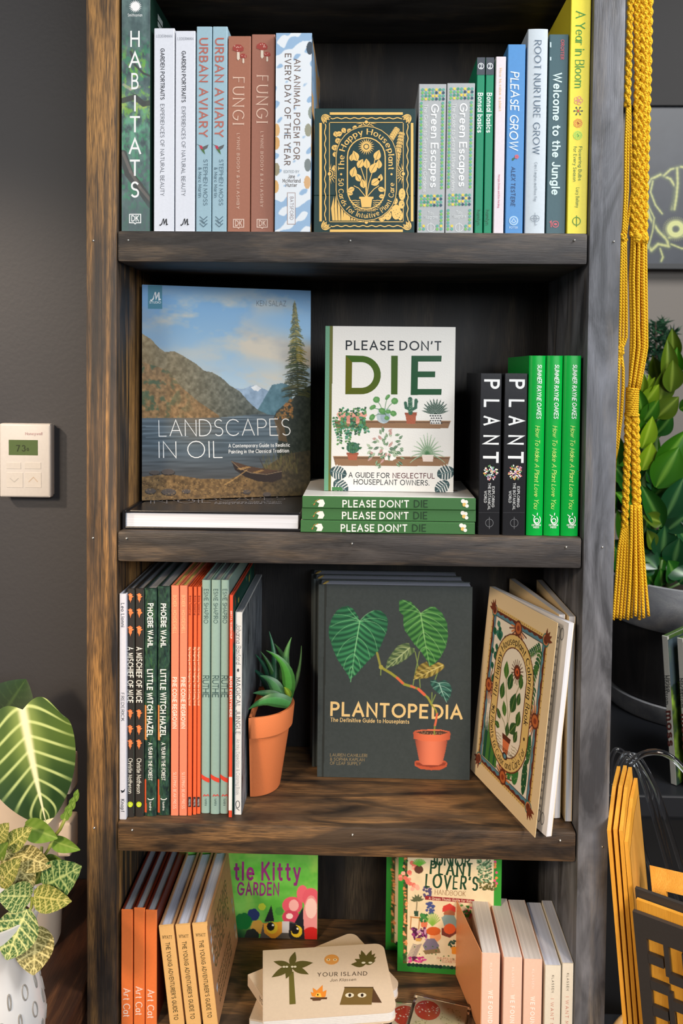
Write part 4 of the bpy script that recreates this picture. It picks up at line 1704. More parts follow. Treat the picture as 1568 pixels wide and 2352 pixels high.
# canoe and paddle
A.poly(crop3([(862, 1374), (900, 1400), (980, 1430), (1080, 1455), (1160, 1450), (1218, 1440), (1218, 1495), (1150, 1520), (1050, 1515), (960, 1485), (890, 1440)]), (46, 36, 32))
A.poly(crop3([(870, 1380), (980, 1412), (1100, 1432), (1200, 1440), (1110, 1462), (1000, 1456), (920, 1428)]), (84, 62, 46))
A.poly(crop3([(900, 1430), (985, 1415), (1000, 1422), (930, 1440)]), (160, 124, 76))
A.poly(crop3([(1010, 1455), (1080, 1435), (1092, 1442), (1040, 1462)]), (150, 116, 70))
A.line(crop3([(868, 1382), (920, 1428), (1000, 1458), (1110, 1468), (1215, 1446)]), 1.2, (176, 150, 116), .9)
A.line(crop3([(975, 1438), (870, 1510), (815, 1538)]), 1.6, (190, 150, 92))
A.line(crop3([(1065, 1362), (1092, 1425)]), 1.2, (60, 46, 40))
A.build('cover_painting', land, 'cover', mat=ink_mat('glossy_print', .35, .22))
sh = Sheet(lq, LW, LH)
sh.poly(crop3([(278, 164), (381, 168), (381, 333), (277, 331)]), (0, 122, 150), 1)
mx, my = crop3([(334, 245)])[0]
script_m(sh, mx, my, 13, (240, 246, 248))
sh.text('STUDIO', crop3([(288, 293)])[0], crop3([(372, 294)])[0], 4.5, (225, 240, 244), weight=.2)
sh.text('KEN SALAZ', crop3([(1060, 316)])[0], crop3([(1270, 320)])[0], 11.5, (62, 74, 88), weight=.09)
sh.text('LANDSCAPES', crop3([(350, 1214)])[0], crop3([(1284, 1203)])[0], 36.5, (236, 238, 238), weight=.055, track=.17)
sh.text('IN OIL', crop3([(350, 1362)])[0], crop3([(806, 1356)])[0], 37, (236, 238, 238), weight=.055, track=.2)
sh.text('A Contemporary Guide to Realistic', crop3([(846, 1288)])[0], crop3([(1278, 1280)])[0], 7.5, (232, 234, 234), weight=.2, contrast=.75, serif=.1, track=.12)
sh.text('Painting in the Classical Tradition', crop3([(846, 1328)])[0], crop3([(1270, 1318)])[0], 7.5, (232, 234, 234), weight=.2, contrast=.75, serif=.1, track=.12)
sh.build('cover_print', land, 'cover', LT)

# ---- three flat green books, spines to the front, and one standing on them
PG = (62, 110, 62)
PH, PW, PT = 0.2085, 0.166, 0.0146
flat = []
labs = ('green hardback lying flat, bottom of the stack of three beside the black books',
        'green hardback lying flat, middle of the stack of three beside the black books',
        'green hardback lying flat, top of the stack of three, carrying the white face-out book')


def flat_green(i, pxl, pxr):
    z = S2 + 0.0005 + i * (PT + 0.0003)
    Yf = 0.008 + (0.0, .003, .001)[i]
    x0, x1 = x_on(pxl, Yf, z), x_on(pxr, Yf, z)
    b = make_book('hardback_book', labs[i], PW, PT, x1 - x0, (212, 210, 206), spine=PG, group='stack of flat green books', groove=True)
    # spine to the front (-y), head of the book to the left, front cover up
    M = Matrix(((0, 0, -1, x1), (1, 0, 0, Yf), (0, -1, 0, z + PT), (0, 0, 0, 1)))
    b.matrix_world = M
    L = x1 - x0
    quad = (proj((x0, Yf, z + PT)), proj((x1, Yf, z + PT)), proj((x1, Yf, z)), proj((x0, Yf, z)))
    H = Sheet(quad, L, PT)
    yb = (quad[3][1] + quad[2][1]) / 2
    yt = (quad[0][1] + quad[1][1]) / 2
    ym = (yb + yt) / 2
    dx = quad[3][0] - 690
    H.text('PLEASE DON\'T', (782 + dx, ym + 8), (935 + dx, ym + 8.5), 14.5, (236, 238, 232), weight=.19, track=.17)
    H.text('DIE', (946 + dx, ym + 8.5), (978 + dx, ym + 8.5), 15, (30, 58, 34), weight=.16, track=.2)
    x = 732 + dx
    H.poly([(x - 7, ym - 9), (x + 6, ym - 9), (x + 10, ym), (x + 6, ym + 8), (x - 6, ym + 8), (x - 3, ym), (x - 10, ym - 4)], (240, 238, 230), 2)
    H.line([(x - 16, ym + 4), (x - 10, ym - 6), (x - 2, ym - 9)], 2, (210, 120, 70), 3)
    H.line([(x - 20, ym + 2), (x - 12, ym - 2), (x - 4, ym - 10)], 1.6, (70, 140, 70), 3)
    x = 1062 + dx
    for ex, ey, er, c in ((-3, -5, 5, (240, 238, 232)), (4, -3, 4.6, (240, 238, 232)), (0, 3, 4.5, (226, 190, 110)), (6, 6, 4.2, (240, 238, 232))):
        H.ell(x + ex, ym + ey, er, er, c, 2 + (er < 4.6), 10)
    # sheet (u along x, v up) -> local of book: spine face x=0
    mbp = MB()
    for q, c, layer in H.polys:
        e = 0.0003 + layer * 0.00004 + (len(mbp.f) % 12) * 2.5e-6
        mbp.face([(-e, PT - p[1], L - p[0]) for p in q], c)
    mbp.build_apart('spine_print', ink_mat(), b)
    flat.append(b)
    return z + PT


flat_green(0, 690, 1090)
flat_green(1, 693, 1092)
ZST = flat_green(2, 694, 1092)
topb = flat[2]
mbp = MB()                                  # the cover of the topmost flat one: shelf print and letters seen edge-on
random.seed(3)
for k in range(16):
    x, z = random.uniform(.02, .15), random.uniform(.01, .19)
    c = lin(random.choice([(60, 110, 70), (40, 70, 54), (150, 120, 96), (180, 130, 110)]))
    mbp.face([(x, -.0003, z), (x + .012, -.0003, z), (x + .01, -.0003, z + .01), (x, -.0003, z + .012)], c)
mbp.build_apart('cover_print', ink_mat(), topb)

SY = 0.055
ZS = ZST + 0.0006
xa2, xb2 = x_on(744, SY, ZS), x_on(1040.5, SY, ZS)
w2 = xb2 - xa2
h2 = z_on(750, (xa2 + xb2) / 2, SY) - ZS
pdd = face_book('hardback_book', 'white face-out hardback with potted plants on two drawn shelves, standing on the flat green stack', None, w2, h2, 0.016,
                (xa2, SY, ZS), 0, 0, (222, 220, 216), spine=PG, groove=True, rough=.6)
pq = cover_quad(pdd, w2, h2)
A = Art(pq, w2, h2, 1750, (226, 225, 221))


def c4(pts):
    return [(680 + x / 2.3059, 700 + y / 2.3059) for x, y in pts]


def c4p(x, y):
    return (680 + x / 2.3059, 700 + y / 2.3059)


# green cloth spine edge
A.poly(c4([(140, 100), (180, 100), (172, 1000), (135, 1000)]), (96, 150, 122))
A.poly(c4([(179, 100), (194, 100), (184, 1000), (171, 1000)]), (92, 96, 30))
# two drawn shelves
for (x0, x1, y0, y1, c, cd) in ((200, 818, 613, 655, (140, 106, 76), (112, 82, 58)), (196, 815, 803, 855, (140, 106, 76), (112, 82, 58))):
    A.poly(c4([(x0, y0), (x1, y0 + 3), (x1 - 14, y1), (x0 + 12, y1 - 3)]), cd)
    A.poly(c4([(x0 + 8, y0 + 12), (x1 - 8, y0 + 14), (x1 - 14, y1), (x0 + 12, y1 - 3)]), c)
    A.line(c4([(x0, y0), (x1, y0 + 3)]), 1.4, (172, 134, 98))
LG, DG, MG = (88, 140, 80), (38, 84, 58), (60, 112, 66)


def leafp(A, x, y, ln, ang, wd_, col, mid=None, k=2.3059, crop=c4):
    c, s = math.cos(ang), math.sin(ang)
    pts = []
    for i in range(9):
        t = i / 8
        pts.append((t * ln, math.sin(math.pi * t ** .85) * ln * wd_))
    pts += [(p[0], -p[1]) for p in pts[-2:0:-1]]
    A.poly(crop([(x + p[0] * c - p[1] * s, y + p[0] * s + p[1] * c) for p in pts]), col)
    if mid:
        A.line(crop([(x, y), (x + ln * .9 * c, y + ln * .9 * s)]), 1.0, mid, .8)


# trailing string plant in a pink bowl
A.poly(c4([(213, 580), (222, 570), (370, 572), (375, 585), (352, 618), (320, 630), (268, 630), (232, 612)]), (222, 156, 140))
A.poly(c4([(232, 590), (352, 590), (340, 615), (310, 622), (250, 618)]), (206, 136, 120))
random.seed(5)
for k_ in range(60):
    x, y = random.uniform(225, 370), random.uniform(545, 588)
    A.ell(*c4p(x, y), 2.6, 2.2, random.choice([DG, LG, (60, 130, 96)]))
for x0 in (218, 240, 262, 290, 312, 340, 362):
    L_ = random.uniform(70, 165)
    pts = [(x0 + 12 * math.sin(t * 4 + x0), 600 + L_ * t) for t in np.linspace(0, 1, 10)]
    A.line(c4(pts), 1.1, DG)
    for p in pts:
        for sgn in (-1, 1):
            A.ell(*c4p(p[0] + sgn * 9, p[1] + random.uniform(-4, 4)), 3.2, 2.5, random.choice([DG, LG, MG, (70, 140, 110)]), 1, sgn * .6)
# round-leaved plant in a glass jar
A.ell(*c4p(462, 592), 16, 16, (176, 190, 196))
A.ell(*c4p(470, 596), 11, 12, (150, 168, 178))
A.poly(c4([(430, 548), (500, 548), (496, 575), (434, 575)]), (196, 206, 210))
for (x, y, r_, st) in ((425, 503, 8, 0), (521, 510, 8, 0), (405, 545, 7, 0), (514, 576, 7, 0), (480, 600, 5.5, 0), (402, 598, 6.5, 0), (455, 560, 8, 0), (487, 562, 6, 0), (482, 490, 5.5, 0)):
    A.line(c4([(465, 580), ((465 + x) / 2, (y + 560) / 2), (x, y)]), 1.3, MG)
for (x, y, rx, ry, ro) in ((425, 503, 8, 7.5, 0), (521, 510, 8, 7.5, 0), (405, 543, 8, 5, -.5), (514, 576, 7.5, 6.5, .4), (480, 600, 5.5, 5, 0), (402, 596, 6, 8, .6), (455, 562, 8, 7, .3), (487, 566, 6, 5, 0), (484, 489, 7.5, 4, -.9)):
    A.ell(*c4p(x, y), rx, ry, (84, 142, 78), 1, ro)
    A.ell(*c4p(x - 2, y - 2), rx * .5, ry * .4, (112, 164, 96), .7, ro)
# cactus in a small pot
A.poly(c4([(577, 572), (637, 572), (630, 630), (585, 630)]), (164, 88, 62))
A.poly(c4([(574, 570), (640, 570), (638, 586), (576, 586)]), (146, 76, 54))
for p, w_ in ((((605, 572), (603, 500)), 10), (((605, 555), (582, 545), (578, 520)), 7), (((605, 560), (632, 545), (634, 505)), 7), (((632, 530), (640, 512)), 5)):
    A.line(c4(p), w_, (44, 92, 72))
for k_ in range(40):
    x, y = random.uniform(590, 618), random.uniform(500, 570)
    A.ell(*c4p(x, y), .7, .7, (130, 170, 140))
# striped plant in a patterned pot
for an in np.linspace(-165, -15, 12):
    leafp(A, 737, 580, 86 if abs(an + 90) < 50 else 76, R(an), .085, (46, 72, 60))
    c, s = math.cos(R(an)), math.sin(R(an))
    for t in np.linspace(.15, .85, 8):
        A.line(c4([(737 + 80 * t * c - 4 * s, 580 + 80 * t * s + 4 * c), (737 + 80 * t * c + 4 * s, 580 + 80 * t * s - 4 * c)]), .8, (196, 206, 200), .9)
A.poly(c4([(705, 580), (770, 580), (766, 632), (710, 632)]), (232, 232, 230))
for j in range(4):
    for i in range(5):
        A.ell(*c4p(711 + i * 13 + (j % 2) * 5, 588 + j * 13), 2.2, 1.6, (36, 40, 44))
# lower shelf: striped cactus
A.poly(c4([(268, 785), (328, 785), (320, 822), (277, 822)]), (166, 90, 64))
A.poly(c4([(265, 782), (331, 782), (329, 794), (267, 794)]), (150, 80, 56))
A.ell(*c4p(300, 757), 15, 13, (46, 96, 74))
for x in (282, 292, 302, 312, 322):
    A.line(c4([(x, 738), (x, 782)]), .9, (120, 164, 130), .8)
for k_ in range(14):
    A.ell(*c4p(random.uniform(240, 345), random.uniform(730, 770)), 3, 2, random.choice([DG, MG]))
# leafy pink-tinged plant
A.poly(c4([(460, 770), (530, 770), (528, 815), (510, 825), (470, 822)]), (236, 234, 230))
for k_ in range(64):
    an = random.uniform(0, 2 * math.pi)
    r_ = random.uniform(10, 84)
    x, y = 478 + r_ * math.cos(an) * 1.05, 765 + r_ * math.sin(an) * 1.15
    leafp(A, x, y, random.uniform(22, 34), an + random.uniform(-.8, .8), .22, random.choice([(60, 104, 66), (84, 124, 84), (46, 86, 60), (150, 170, 140), (176, 120, 116)]), (216, 224, 208))
# spider plant
for an in np.linspace(-178, -2, 15):
    ln = 105 + 15 * math.sin(an)
    c, s = math.cos(R(an)), math.sin(R(an))
    pts = [(695 + ln * t * c, 795 + ln * t * s * 1.25 + 46 * t * t * (1 - abs(s)) ** .5) for t in np.linspace(0, 1, 8)]
    A.line(c4(pts), 4.2, (66, 114, 72), 1, .75)
    A.line(c4(pts), 1.1, (216, 226, 206), 1, .5)
A.poly(c4([(665, 795), (728, 795), (722, 830), (672, 830)]), (232, 222, 214))
for y in (802, 810, 818, 825):
    A.line(c4([(668, y), (725, y)]), .9, (206, 172, 160), .8)


# monstera leaves in the lower corners
def monstera(x, y, s, ang):
    c0, s0 = math.cos(ang), math.sin(ang)
    col = (44, 72, 76)

    def T(p):
        return c4([(x + s * (a * c0 - b * s0), y + s * (a * s0 + b * c0)) for a, b in p])
    outl = [(math.cos(a) * (1 + .1 * math.cos(2 * a)), math.sin(a) * .85) for a in np.linspace(0, 2 * math.pi, 26)]
    A.poly(T(outl), col)
    for k_ in (-.6, -.25, .1, .45):
        for sg in (-1, 1):
            A.line(T([(k_, sg * .12), (k_ + .25, sg * .95)]), 2.6, (226, 225, 221), 1, .25)
    A.line(T([(-.9, 0), (.95, 0)]), 1.3, (150, 170, 168))


monstera(222, 890, 42, .25)
monstera(236, 962, 42, .7)
monstera(792, 890, 44, 2.9)
monstera(772, 965, 40, 2.5)
A.poly(c4([(190, 965), (240, 965), (250, 985), (190, 985)]), (60, 120, 70))
A.build('cover_art', pdd, 'cover', mat=ink_mat('textured_print', .5, .4, 0, .25, 700))
sh = Sheet(pq, w2, h2)
sh.text("PLEASE DON'T", c4p(262, 236), c4p(768, 240), 19, (38, 44, 50), weight=.17, track=.2)


def die(sh):
    """heavy foil letters"""
    c1, c2, c3 = (70, 96, 22), (64, 84, 24), (26, 78, 44)
    P = lambda pts: c4(pts)
    # D with rounded bowl
    out = [(262, 268), (330, 270)] + [(345 + 103 * math.sin(a), 372 - 102 * math.cos(a)) for a in np.linspace(.1, math.pi - .1, 14)] + [(330, 474), (260, 474)]
    inn = [(296, 304), (340, 304)] + [(345 + 67 * math.sin(a), 372 - 68 * math.cos(a)) for a in np.linspace(.1, math.pi - .1, 14)] + [(340, 440), (294, 440)]
    for i in range(len(out) - 1):
        sh.poly(P([out[i], out[i + 1], inn[i + 1], inn[i]]), (int(60 + 26 * i / 16), 96, 24), 2)
    sh.poly(P([out[0], inn[0], inn[-1], out[-1]]), (96, 98, 16), 2)
    sh.poly(P([(503, 270), (538, 270), (536, 475), (502, 475)]), (62, 92, 26), 2)
    sh.poly(P([(610, 270), (646, 270), (642, 478), (606, 478)]), c3, 2)
    for y0 in (270, 353, 446):
        sh.poly(P([(640, y0), (770 if y0 != 353 else 736, y0), (768 if y0 != 353 else 735, y0 + 31), (640, y0 + 31)]), c3, 2)


die(sh)
sh.text('A GUIDE FOR', c4p(277, 913), c4p(494, 917), 11, (38, 44, 50), weight=.15)
sh.text('NEGLECTFUL', c4p(510, 917), c4p(733, 919), 11, (88, 36, 44), weight=.15)
sh.text('HOUSEPLANT OWNERS.', c4p(304, 950), c4p(705, 956), 11, (38, 44, 50), weight=.15)
sh.build('cover_print', pdd, 'cover', 0.016, mat=ink_mat('satin_foil', .25, .6))


# ---- two black spines and three green ones on the right
def art_plant(sh, quad, root):
    sp = SP(sh, quad)
    w = sp.wd()
    for ch, y0, y1 in zip('PLANT', (872, 918, 956, 1000, 1038), (894, 936, 978, 1022, 1064)):
        sp.down(ch, y0, y1, 31, (236, 238, 238), .54, weight=.19)
    x, y = sp.pt(.54, 1086)
    random.seed(int(x))
    for k_ in range(70):
        a, r_ = random.uniform(0, 6.28), 17 * random.random() ** .5
        sh.ell(x + r_ * math.cos(a), y + r_ * math.sin(a), 2.4, 1.6, random.choice([(220, 120, 120), (236, 226, 190), (120, 170, 110), (230, 180, 90), (150, 190, 200), (240, 240, 236), (200, 150, 180)]), 2, 6, a)
    sp.down('EXPLORING', 1118, 1166, 5.5, (214, 216, 216), .68, weight=.17)
    sp.down('THE BOTANICAL', 1110, 1172, 5.5, (214, 216, 216), .5, weight=.17)
    sp.down('WORLD', 1128, 1156, 5.5, (214, 216, 216), .32, weight=.17)
    x, y = sp.pt(.52, 1202)
    sh.ring(x, y, 9, 9, 1, (120, 122, 126))
    sh.line([(x, y - 14), (x, y + 14)], 1, (120, 122, 126))
    sh.line([sp.pt(0.02, 1178), sp.pt(.98, 1178)], .8, (60, 60, 64))


spine_book('hardback_book', 'glossy black spine with bold white capitals, left of the pair', 1097, 1147, 858.5, 0.009, S2, 0.14, (34, 34, 37), art_plant, rough=.25)
spine_book('hardback_book', 'glossy black spine with bold white capitals, against the bright green books', 1152.5, 1205.5, 858.5, 0.009, S2, 0.14, (34, 34, 37), art_plant, rough=.25)


def art_summer(sh, quad, root):
    sp = SP(sh, quad)
    random.seed(2)
    sp.down('SUMMER RAYNE OAKES', 838, 962, 9.5, (240, 248, 240), .62, weight=.17, slant=.2, jitter=.04, track=.1)
    sp.down('How To Make A Plant Love You', 978, 1168, 10, (206, 232, 120), .56, weight=.12, slant=.25, jitter=.04, track=.1)
    x, y = sp.pt(.6, 1196)
    c = (240, 248, 240)
    sh.ring(x, y, 5, 5, 1.8, c)
    sh.ring(x + 1, y - 2, 8, 10, 1.8, c, 2, -50, 240)
    sh.line([(x - 10, y - 14), (x - 5, y - 10)], 1.6, c)
    sh.line([(x + 2, y - 18), (x + 1, y - 12)], 2, c)
    sp.upright('OPTIMISM', .58, 1208, 22, 3.6, c, weight=.22)
    sp.upright('PRESS', .58, 1213, 14, 3.6, c, weight=.22)


GB = (0, 168, 60)
spine_book('hardback_book', 'bright green hardback with handwritten spine, touching the black pair', 1207.5, 1246, 818, 0.010, S2, 0.152, GB, art_summer, bulge=.002, rough=.28)
spine_book('hardback_book', 'bright green hardback with handwritten spine, middle of the three', 1247.5, 1285, 818, 0.010, S2, 0.152, GB, art_summer, bulge=.002, rough=.28)
spine_book('hardback_book', 'bright green hardback with handwritten spine, nearest the right-hand upright', 1286.5, 1327, 818, 0.010, S2, 0.152, GB, art_summer, bulge=.002, rough=.28)

# ================================================================== third bay
def yfoot(px, py, Z):
    return float(atZ(px, py, Z)[1])


def kid(name, label, pxl, pxr, ytop, yfoot_px, w, cover, art, **kw):
    Yf = max(0.002, min(yfoot((pxl + pxr) / 2, yfoot_px, S3), 0.05))
    if kw.get('hard', True):
        kw.setdefault('board', .0016)
        kw.setdefault('overhang', .002)
    kw.setdefault('pages', (150, 154, 162))
    return spine_book(name, label, pxl, pxr, ytop, Yf, S3, w, cover, art, **kw)


def art_fred(sh, quad, root):
    sp = SP(sh, quad)
    c = (40, 44, 54)
    sp.down('Leo Lionni', 1386, 1441, 7.5, c, .5, weight=.16, contrast=.5, serif=.1)
    sp.down('FREDERICK', 1592, 1657, 7, c, .5, weight=.13, contrast=.4, serif=.1)
    x, y = sp.pt(.5, 1818)
    sh.poly([(x - 5, y - 3), (x + 1, y - 1), (x + 6, y - 6), (x + 4, y + 1), (x - 2, y + 4)], c, 2)
    sp.down('Knopf', 1836, 1866, 8, c, .5, weight=.16, contrast=.4, serif=.1)


kid('picture_book', 'slim white picture book at the far left of the children\'s books', 273.5, 290, 1365, 1883, 0.19, (214, 216, 228), art_fred, rough=.35)


def art_mice(sh, quad, root):
    sp = SP(sh, quad)
    o = (240, 132, 76)

    def leaf(fx, y, s, n=3, flip=1):
        x = sp.pt(fx, y)[0]
        pts = [(0, -1.2)]
        for k_ in range(n):
            yy = -1 + 1.5 * k_ / n
            pts += [(.55 + .3 * math.sin(k_ * 2), yy + .25), (.35, yy + .5)]
        pts += [(.12, .8), (0, 1.3), (-.12, .8)]
        for k_ in reversed(range(n)):
            yy = -1 + 1.5 * k_ / n
            pts += [(-.35, yy + .5), (-.6 - .2 * math.cos(k_ * 2), yy + .25)]
        sh.poly([(x + a * s, y + flip * b_ * s) for a, b_ in pts], o, 2)
    leaf(.52, 1373, 9)
    leaf(.52, 1408, 9, 2)
    leaf(.52, 1449, 10, 3)
    sp.down('A MISCHIEF OF MICE', 1486, 1614, 12, (226, 224, 214), .5, weight=.2, track=.18, jitter=.03)
    for y in (1640, 1676, 1709):
        leaf(.5, y, 9.5)
    sp.down('Christie Matheson', 1741, 1822, 10, (222, 220, 208), .5, weight=.14, jitter=.03, track=.1)
    x, y = sp.pt(.5, 1847)
    sh.ell(x, y, 6.5, 6.5, (196, 214, 40), 2)
    sh.ring(x, y, 2.5, 2.5, 1, (236, 244, 150), 3)
    sh.line([sp.pt(.98, 1356), sp.pt(.98, 1868)], .9, (74, 84, 74), 1)


kid('picture_book', 'black picture book spine with orange leaves, beside the white one', 291, 308.5, 1353, 1877, 0.195, (52, 49, 46), art_mice, bulge=.001)
kid('picture_book', 'black picture book spine with orange leaves, beside the dark green pair', 309.5, 330, 1353, 1876, 0.195, (52, 49, 46), art_mice, bulge=.001)


def art_witch(sh, quad, root):
    sp = SP(sh, quad)
    a = Art(quad, sh.w, sh.h, 1500, (40, 66, 56))
    px, py = a.pixel_grid()
    n = fbm(a.ny, a.nx, 50, 5)
    a.a += (n[..., None] - .5) * np.array([60, 90, 60])
    random.seed(int(quad[0][0]))
    for _ in range(170):
        x = random.uniform(quad[0][0], quad[1][0])
        y = random.uniform(1350, 1872)
        a.line([(x, y), (x + random.uniform(-6, 6), y + random.uniform(8, 22))], 1.2, random.choice([(60, 110, 60), (30, 60, 50), (84, 130, 60), (50, 100, 84), (30, 46, 60)]), .6)
    x0 = quad[0][0]
    a.poly([(x0, 1620), (x0 + 4, 1620), (x0 + 5, 1700), (x0, 1700)], (232, 150, 84))
    a.poly([(x0, 1790), (x0 + 4, 1790), (x0 + 5, 1866), (x0, 1866)], (222, 92, 50))
    a.build('spine_art', root, 'spine', sh.w, .0012)
    w = (240, 242, 236)
    sp.down('PHOEBE WAHL', 1386, 1487, 11, w, .5, weight=.22, jitter=.04, track=.14, layer=3)
    sp.down('LITTLE WITCH HAZEL', 1537, 1692, 11.5, w, .48, weight=.22, jitter=.04, track=.14, layer=3)
    sp.down('A YEAR IN THE FOREST', 1705, 1792, 8, w, .52, weight=.18, jitter=.04, track=.1, layer=3)
    x, y = sp.pt(.55, 1835)
    sh.ring(x, y - 3, 7, 4, 2, w, 3, 10, 170, 10)
    sp.down('tundra', 1840, 1860, 5, w, .55, weight=.16, layer=3)


kid('picture_book', 'dark green forest-painted picture book with white lettering, left of the pair', 331, 359.5, 1352, 1874, 0.20, (36, 58, 50), art_witch, bulge=.0012)
kid('picture_book', 'dark green forest-painted picture book with white lettering, right of the pair', 361, 389.5, 1347.5, 1872, 0.20, (36, 58, 50), art_witch, bulge=.0012)


def art_pine(sh, quad, root):
    sp = SP(sh, quad)
    w = (250, 226, 206)
    sp.down('BOXER * HOWDESHELL', 1368, 1456, 7.5, (252, 196, 150), .5, weight=.15)
    sp.down('PINE CONE REGROWN', 1556, 1674, 9, (254, 240, 226), .5, weight=.2)
    sp.down('SLEEPING BEAR PRESS', 1774, 1858, 7, w, .55, weight=.14, serif=.08, contrast=.6)


PK = (244, 140, 108)
kid('picture_book', 'salmon pink picture book spine, beside the dark green forest one', 391.5, 409.5, 1346, 1874, 0.20, PK, art_pine, spine=PK, pages=(226, 214, 120))
kid('picture_book', 'salmon pink picture book spine, beside the thin orange ones', 411, 429, 1346, 1874, 0.20, PK, art_pine, pages=(226, 214, 120))


def art_hedge(sh, quad, root):
    sp = SP(sh, quad)
    sp.down('Britta Teckentrup', 1369, 1414, 4.2, (90, 50, 40), .5, weight=.16)
    sp.down('Big Hedgehog and Little Hedgehog Take an Evening Stroll', 1487, 1621, 4.6, (250, 216, 180), .45, weight=.18, track=.1)
    p = [sp.pt(.12, 1831), sp.pt(.88, 1831), sp.pt(.88, 1854), sp.pt(.12, 1854)]
    sh.poly(p, (60, 52, 54), 2)
    sp.down('PRESTEL', 1836, 1852, 3.4, (210, 206, 204), .5, weight=.18, layer=3)


OR = (240, 106, 62)
for i, (a, b_, lb) in enumerate(((430.5, 440, 'left of the three, beside a salmon pink one'), (442.5, 450.5, 'middle of the three'), (451.5, 460, 'right of the three, beside a sage green one'))):
    kid('picture_book', 'very thin orange picture book spine, ' + lb, a, b_, 1349, 1874 - 2 * i, 0.18, OR, art_hedge)


def art_ruthie(sh, quad, root):
    sp = SP(sh, quad)
    c = (44, 74, 74)
    sp.down('ESME SHAPIRO', 1353, 1432, 9.5, c, .5, weight=.09, jitter=.02, track=.14)
    sp.down('RUTHIE', 1552, 1602, 14, c, .5, weight=.1, jitter=.02, track=.1)
    for k_ in range(10):
        a0, a1 = k_ / 10, (k_ + 1) / 10
        f_ = lambda q: 1778 + 13 * q - 3 * q * q
        sh.poly([sp.pt(a0, f_(a0)), sp.pt(a1, f_(a1)), sp.pt(a1, f_(a1) + 10), sp.pt(a0, f_(a0) + 10)], (222, 72, 52), 2)
    x, y = sp.pt(.6, 1828)
    sh.line([(x - 7, y + 1), (x - 4, y - 3), (x, y), (x + 4, y - 3), (x + 7, y + 1)], 2, (214, 80, 70), 2)
    sp.down('tundra', 1834, 1850, 5, c, .6, weight=.12)


SG = (150, 180, 170)
for a, b_, f, lb in ((461.5, 481.5, 1868, 'left of the three'), (483, 504, 1870, 'middle of the three'), (505, 523.5, 1869, 'right of the three')):
    kid('picture_book', 'sage green picture book spine with a red stripe near its foot, ' + lb, a, b_, 1333, f, 0.195, SG, art_ruthie, bulge=.0008, rough=.6)


def art_bugs(sh, quad, root):
    sp = SP(sh, quad)
    sp.down('BRITTA TECKENTRUP', 1404, 1468, 4, (252, 220, 206), .5, weight=.18)
    sp.down('BUGS EVERYWHERE', 1554, 1648, 5.2, (252, 236, 226), .5, weight=.22)
    sh.poly([sp.pt(0, 1785), sp.pt(1, 1785), sp.pt(1, 1862), sp.pt(0, 1862)], (240, 236, 232), 2)


bugs = kid('picture_book', 'thin red-orange picture book with a white foot, left of the grey-covered paperback', 524.5, 533, 1368, 1878, 0.205, (226, 84, 56), art_bugs)
bt = bugs.children[0].dimensions.z
ba = Art([(0, 0), (205, 0), (205, 250), (0, 250)], bugs.children[0].dimensions.x - .002, bt - .002, 500, (28, 78, 66))
random.seed(9)
for _ in range(60):
    ba.ell(random.uniform(0, 205), random.uniform(0, 250), random.uniform(3, 9), random.uniform(2, 6), random.choice([(200, 80, 50), (220, 200, 80), (20, 50, 44), (60, 130, 100)]), 1, random.uniform(0, 3))
ba.build('cover_art', bugs, 'cover')


def art_magic(sh, quad, root):
    sp = SP(sh, quad)
    c = (70, 72, 80)
    sp.down('Johanna Basford', 1434, 1526, 11, c, .5, weight=.09, contrast=.5, slant=.1)
    x, y = sp.pt(.45, 1540)
    sh.ell(x, y, 2.5, 4, c, 2, 8)
    sp.down('MAGICAL JUNGLE', 1556, 1688, 10, c, .48, weight=.13, contrast=.35, serif=.09, track=.2)
    sp.down('An Inky Expedition & Coloring Book', 1698, 1826, 7.5, (150, 152, 156), .5, weight=.09)
    x, y = sp.pt(.5, 1848)
    sh.ring(x, y, 4.5, 8, 1.4, c)
    sh.line([(x - 4, y + 8), (x + 4, y + 14)], 1.4, c)


mag = kid('paperback_book', 'white-spined paperback with a weathered grey bark cover, touching the terracotta pot', 537, 554.5, 1407, 1872, 0.205, (226, 226, 224), art_magic, hard=False)
mh = mag.children[0].dimensions.z
ma = Art([(0, 0), (205, 0), (205, 250), (0, 250)], mag.children[0].dimensions.x - .002, mh - .002, 700, (116, 122, 128))
n1 = fbm(ma.ny, ma.nx, 12, 22, 5)
n2 = fbm(ma.ny, ma.nx, 6, 40, 4)
ma.a += (n1[..., None] - .5) * 80 + (n2[..., None] - .5) * 50
ma.blend(np.clip((.36 - n1) * 9, 0, 1), (52, 54, 60))
ma.build('cover_art', mag, 'cover', mat=ink_mat('bark_print', .5, .3, 0, .6, 160))

# ---- terracotta half pot with an aloe, a bookend with a flat back to the books
XF = float(mag.location[0]) + 0.0050                      # plane of the paperback's cover
py0 = yfoot(575, 1842, S3)
pot_c = (XF, py0 + 0.047, S3 + 0.0006)
pot = empty('bookend_pot', pot_c)
tag(pot, 'terracotta half-pot bookend with a green aloe, pressed against the children\'s books', 'plant pot')
M_TERRA = plain('terracotta', (226, 128, 76), .75, .25, .25, 900, .05)
ph = z_on(1646, XF + .02, py0) - S3
rim_r = x_on(676, pot_c[1], S3 + ph) - XF
print('pot', pot_c, ph, rim_r)
hr, br = ph * .745, rim_r * .64
prof = [(br * .05, 0.0), (br, 0.0), (br + .001, .002), (rim_r * .885, hr), (rim_r * .955, hr + .001), (rim_r, ph - .002), (rim_r - .001, ph), (rim_r - .004, ph), (rim_r - .006, ph - .004), (rim_r * .84, hr)]
prof[3:3] = []
mb = MB()
mb.lathe(prof, 40, R(-90), R(90))
mb.lathe([(rim_r * .84, hr), (br * .8, .01), (.0, .01)], 40, R(-90), R(90))
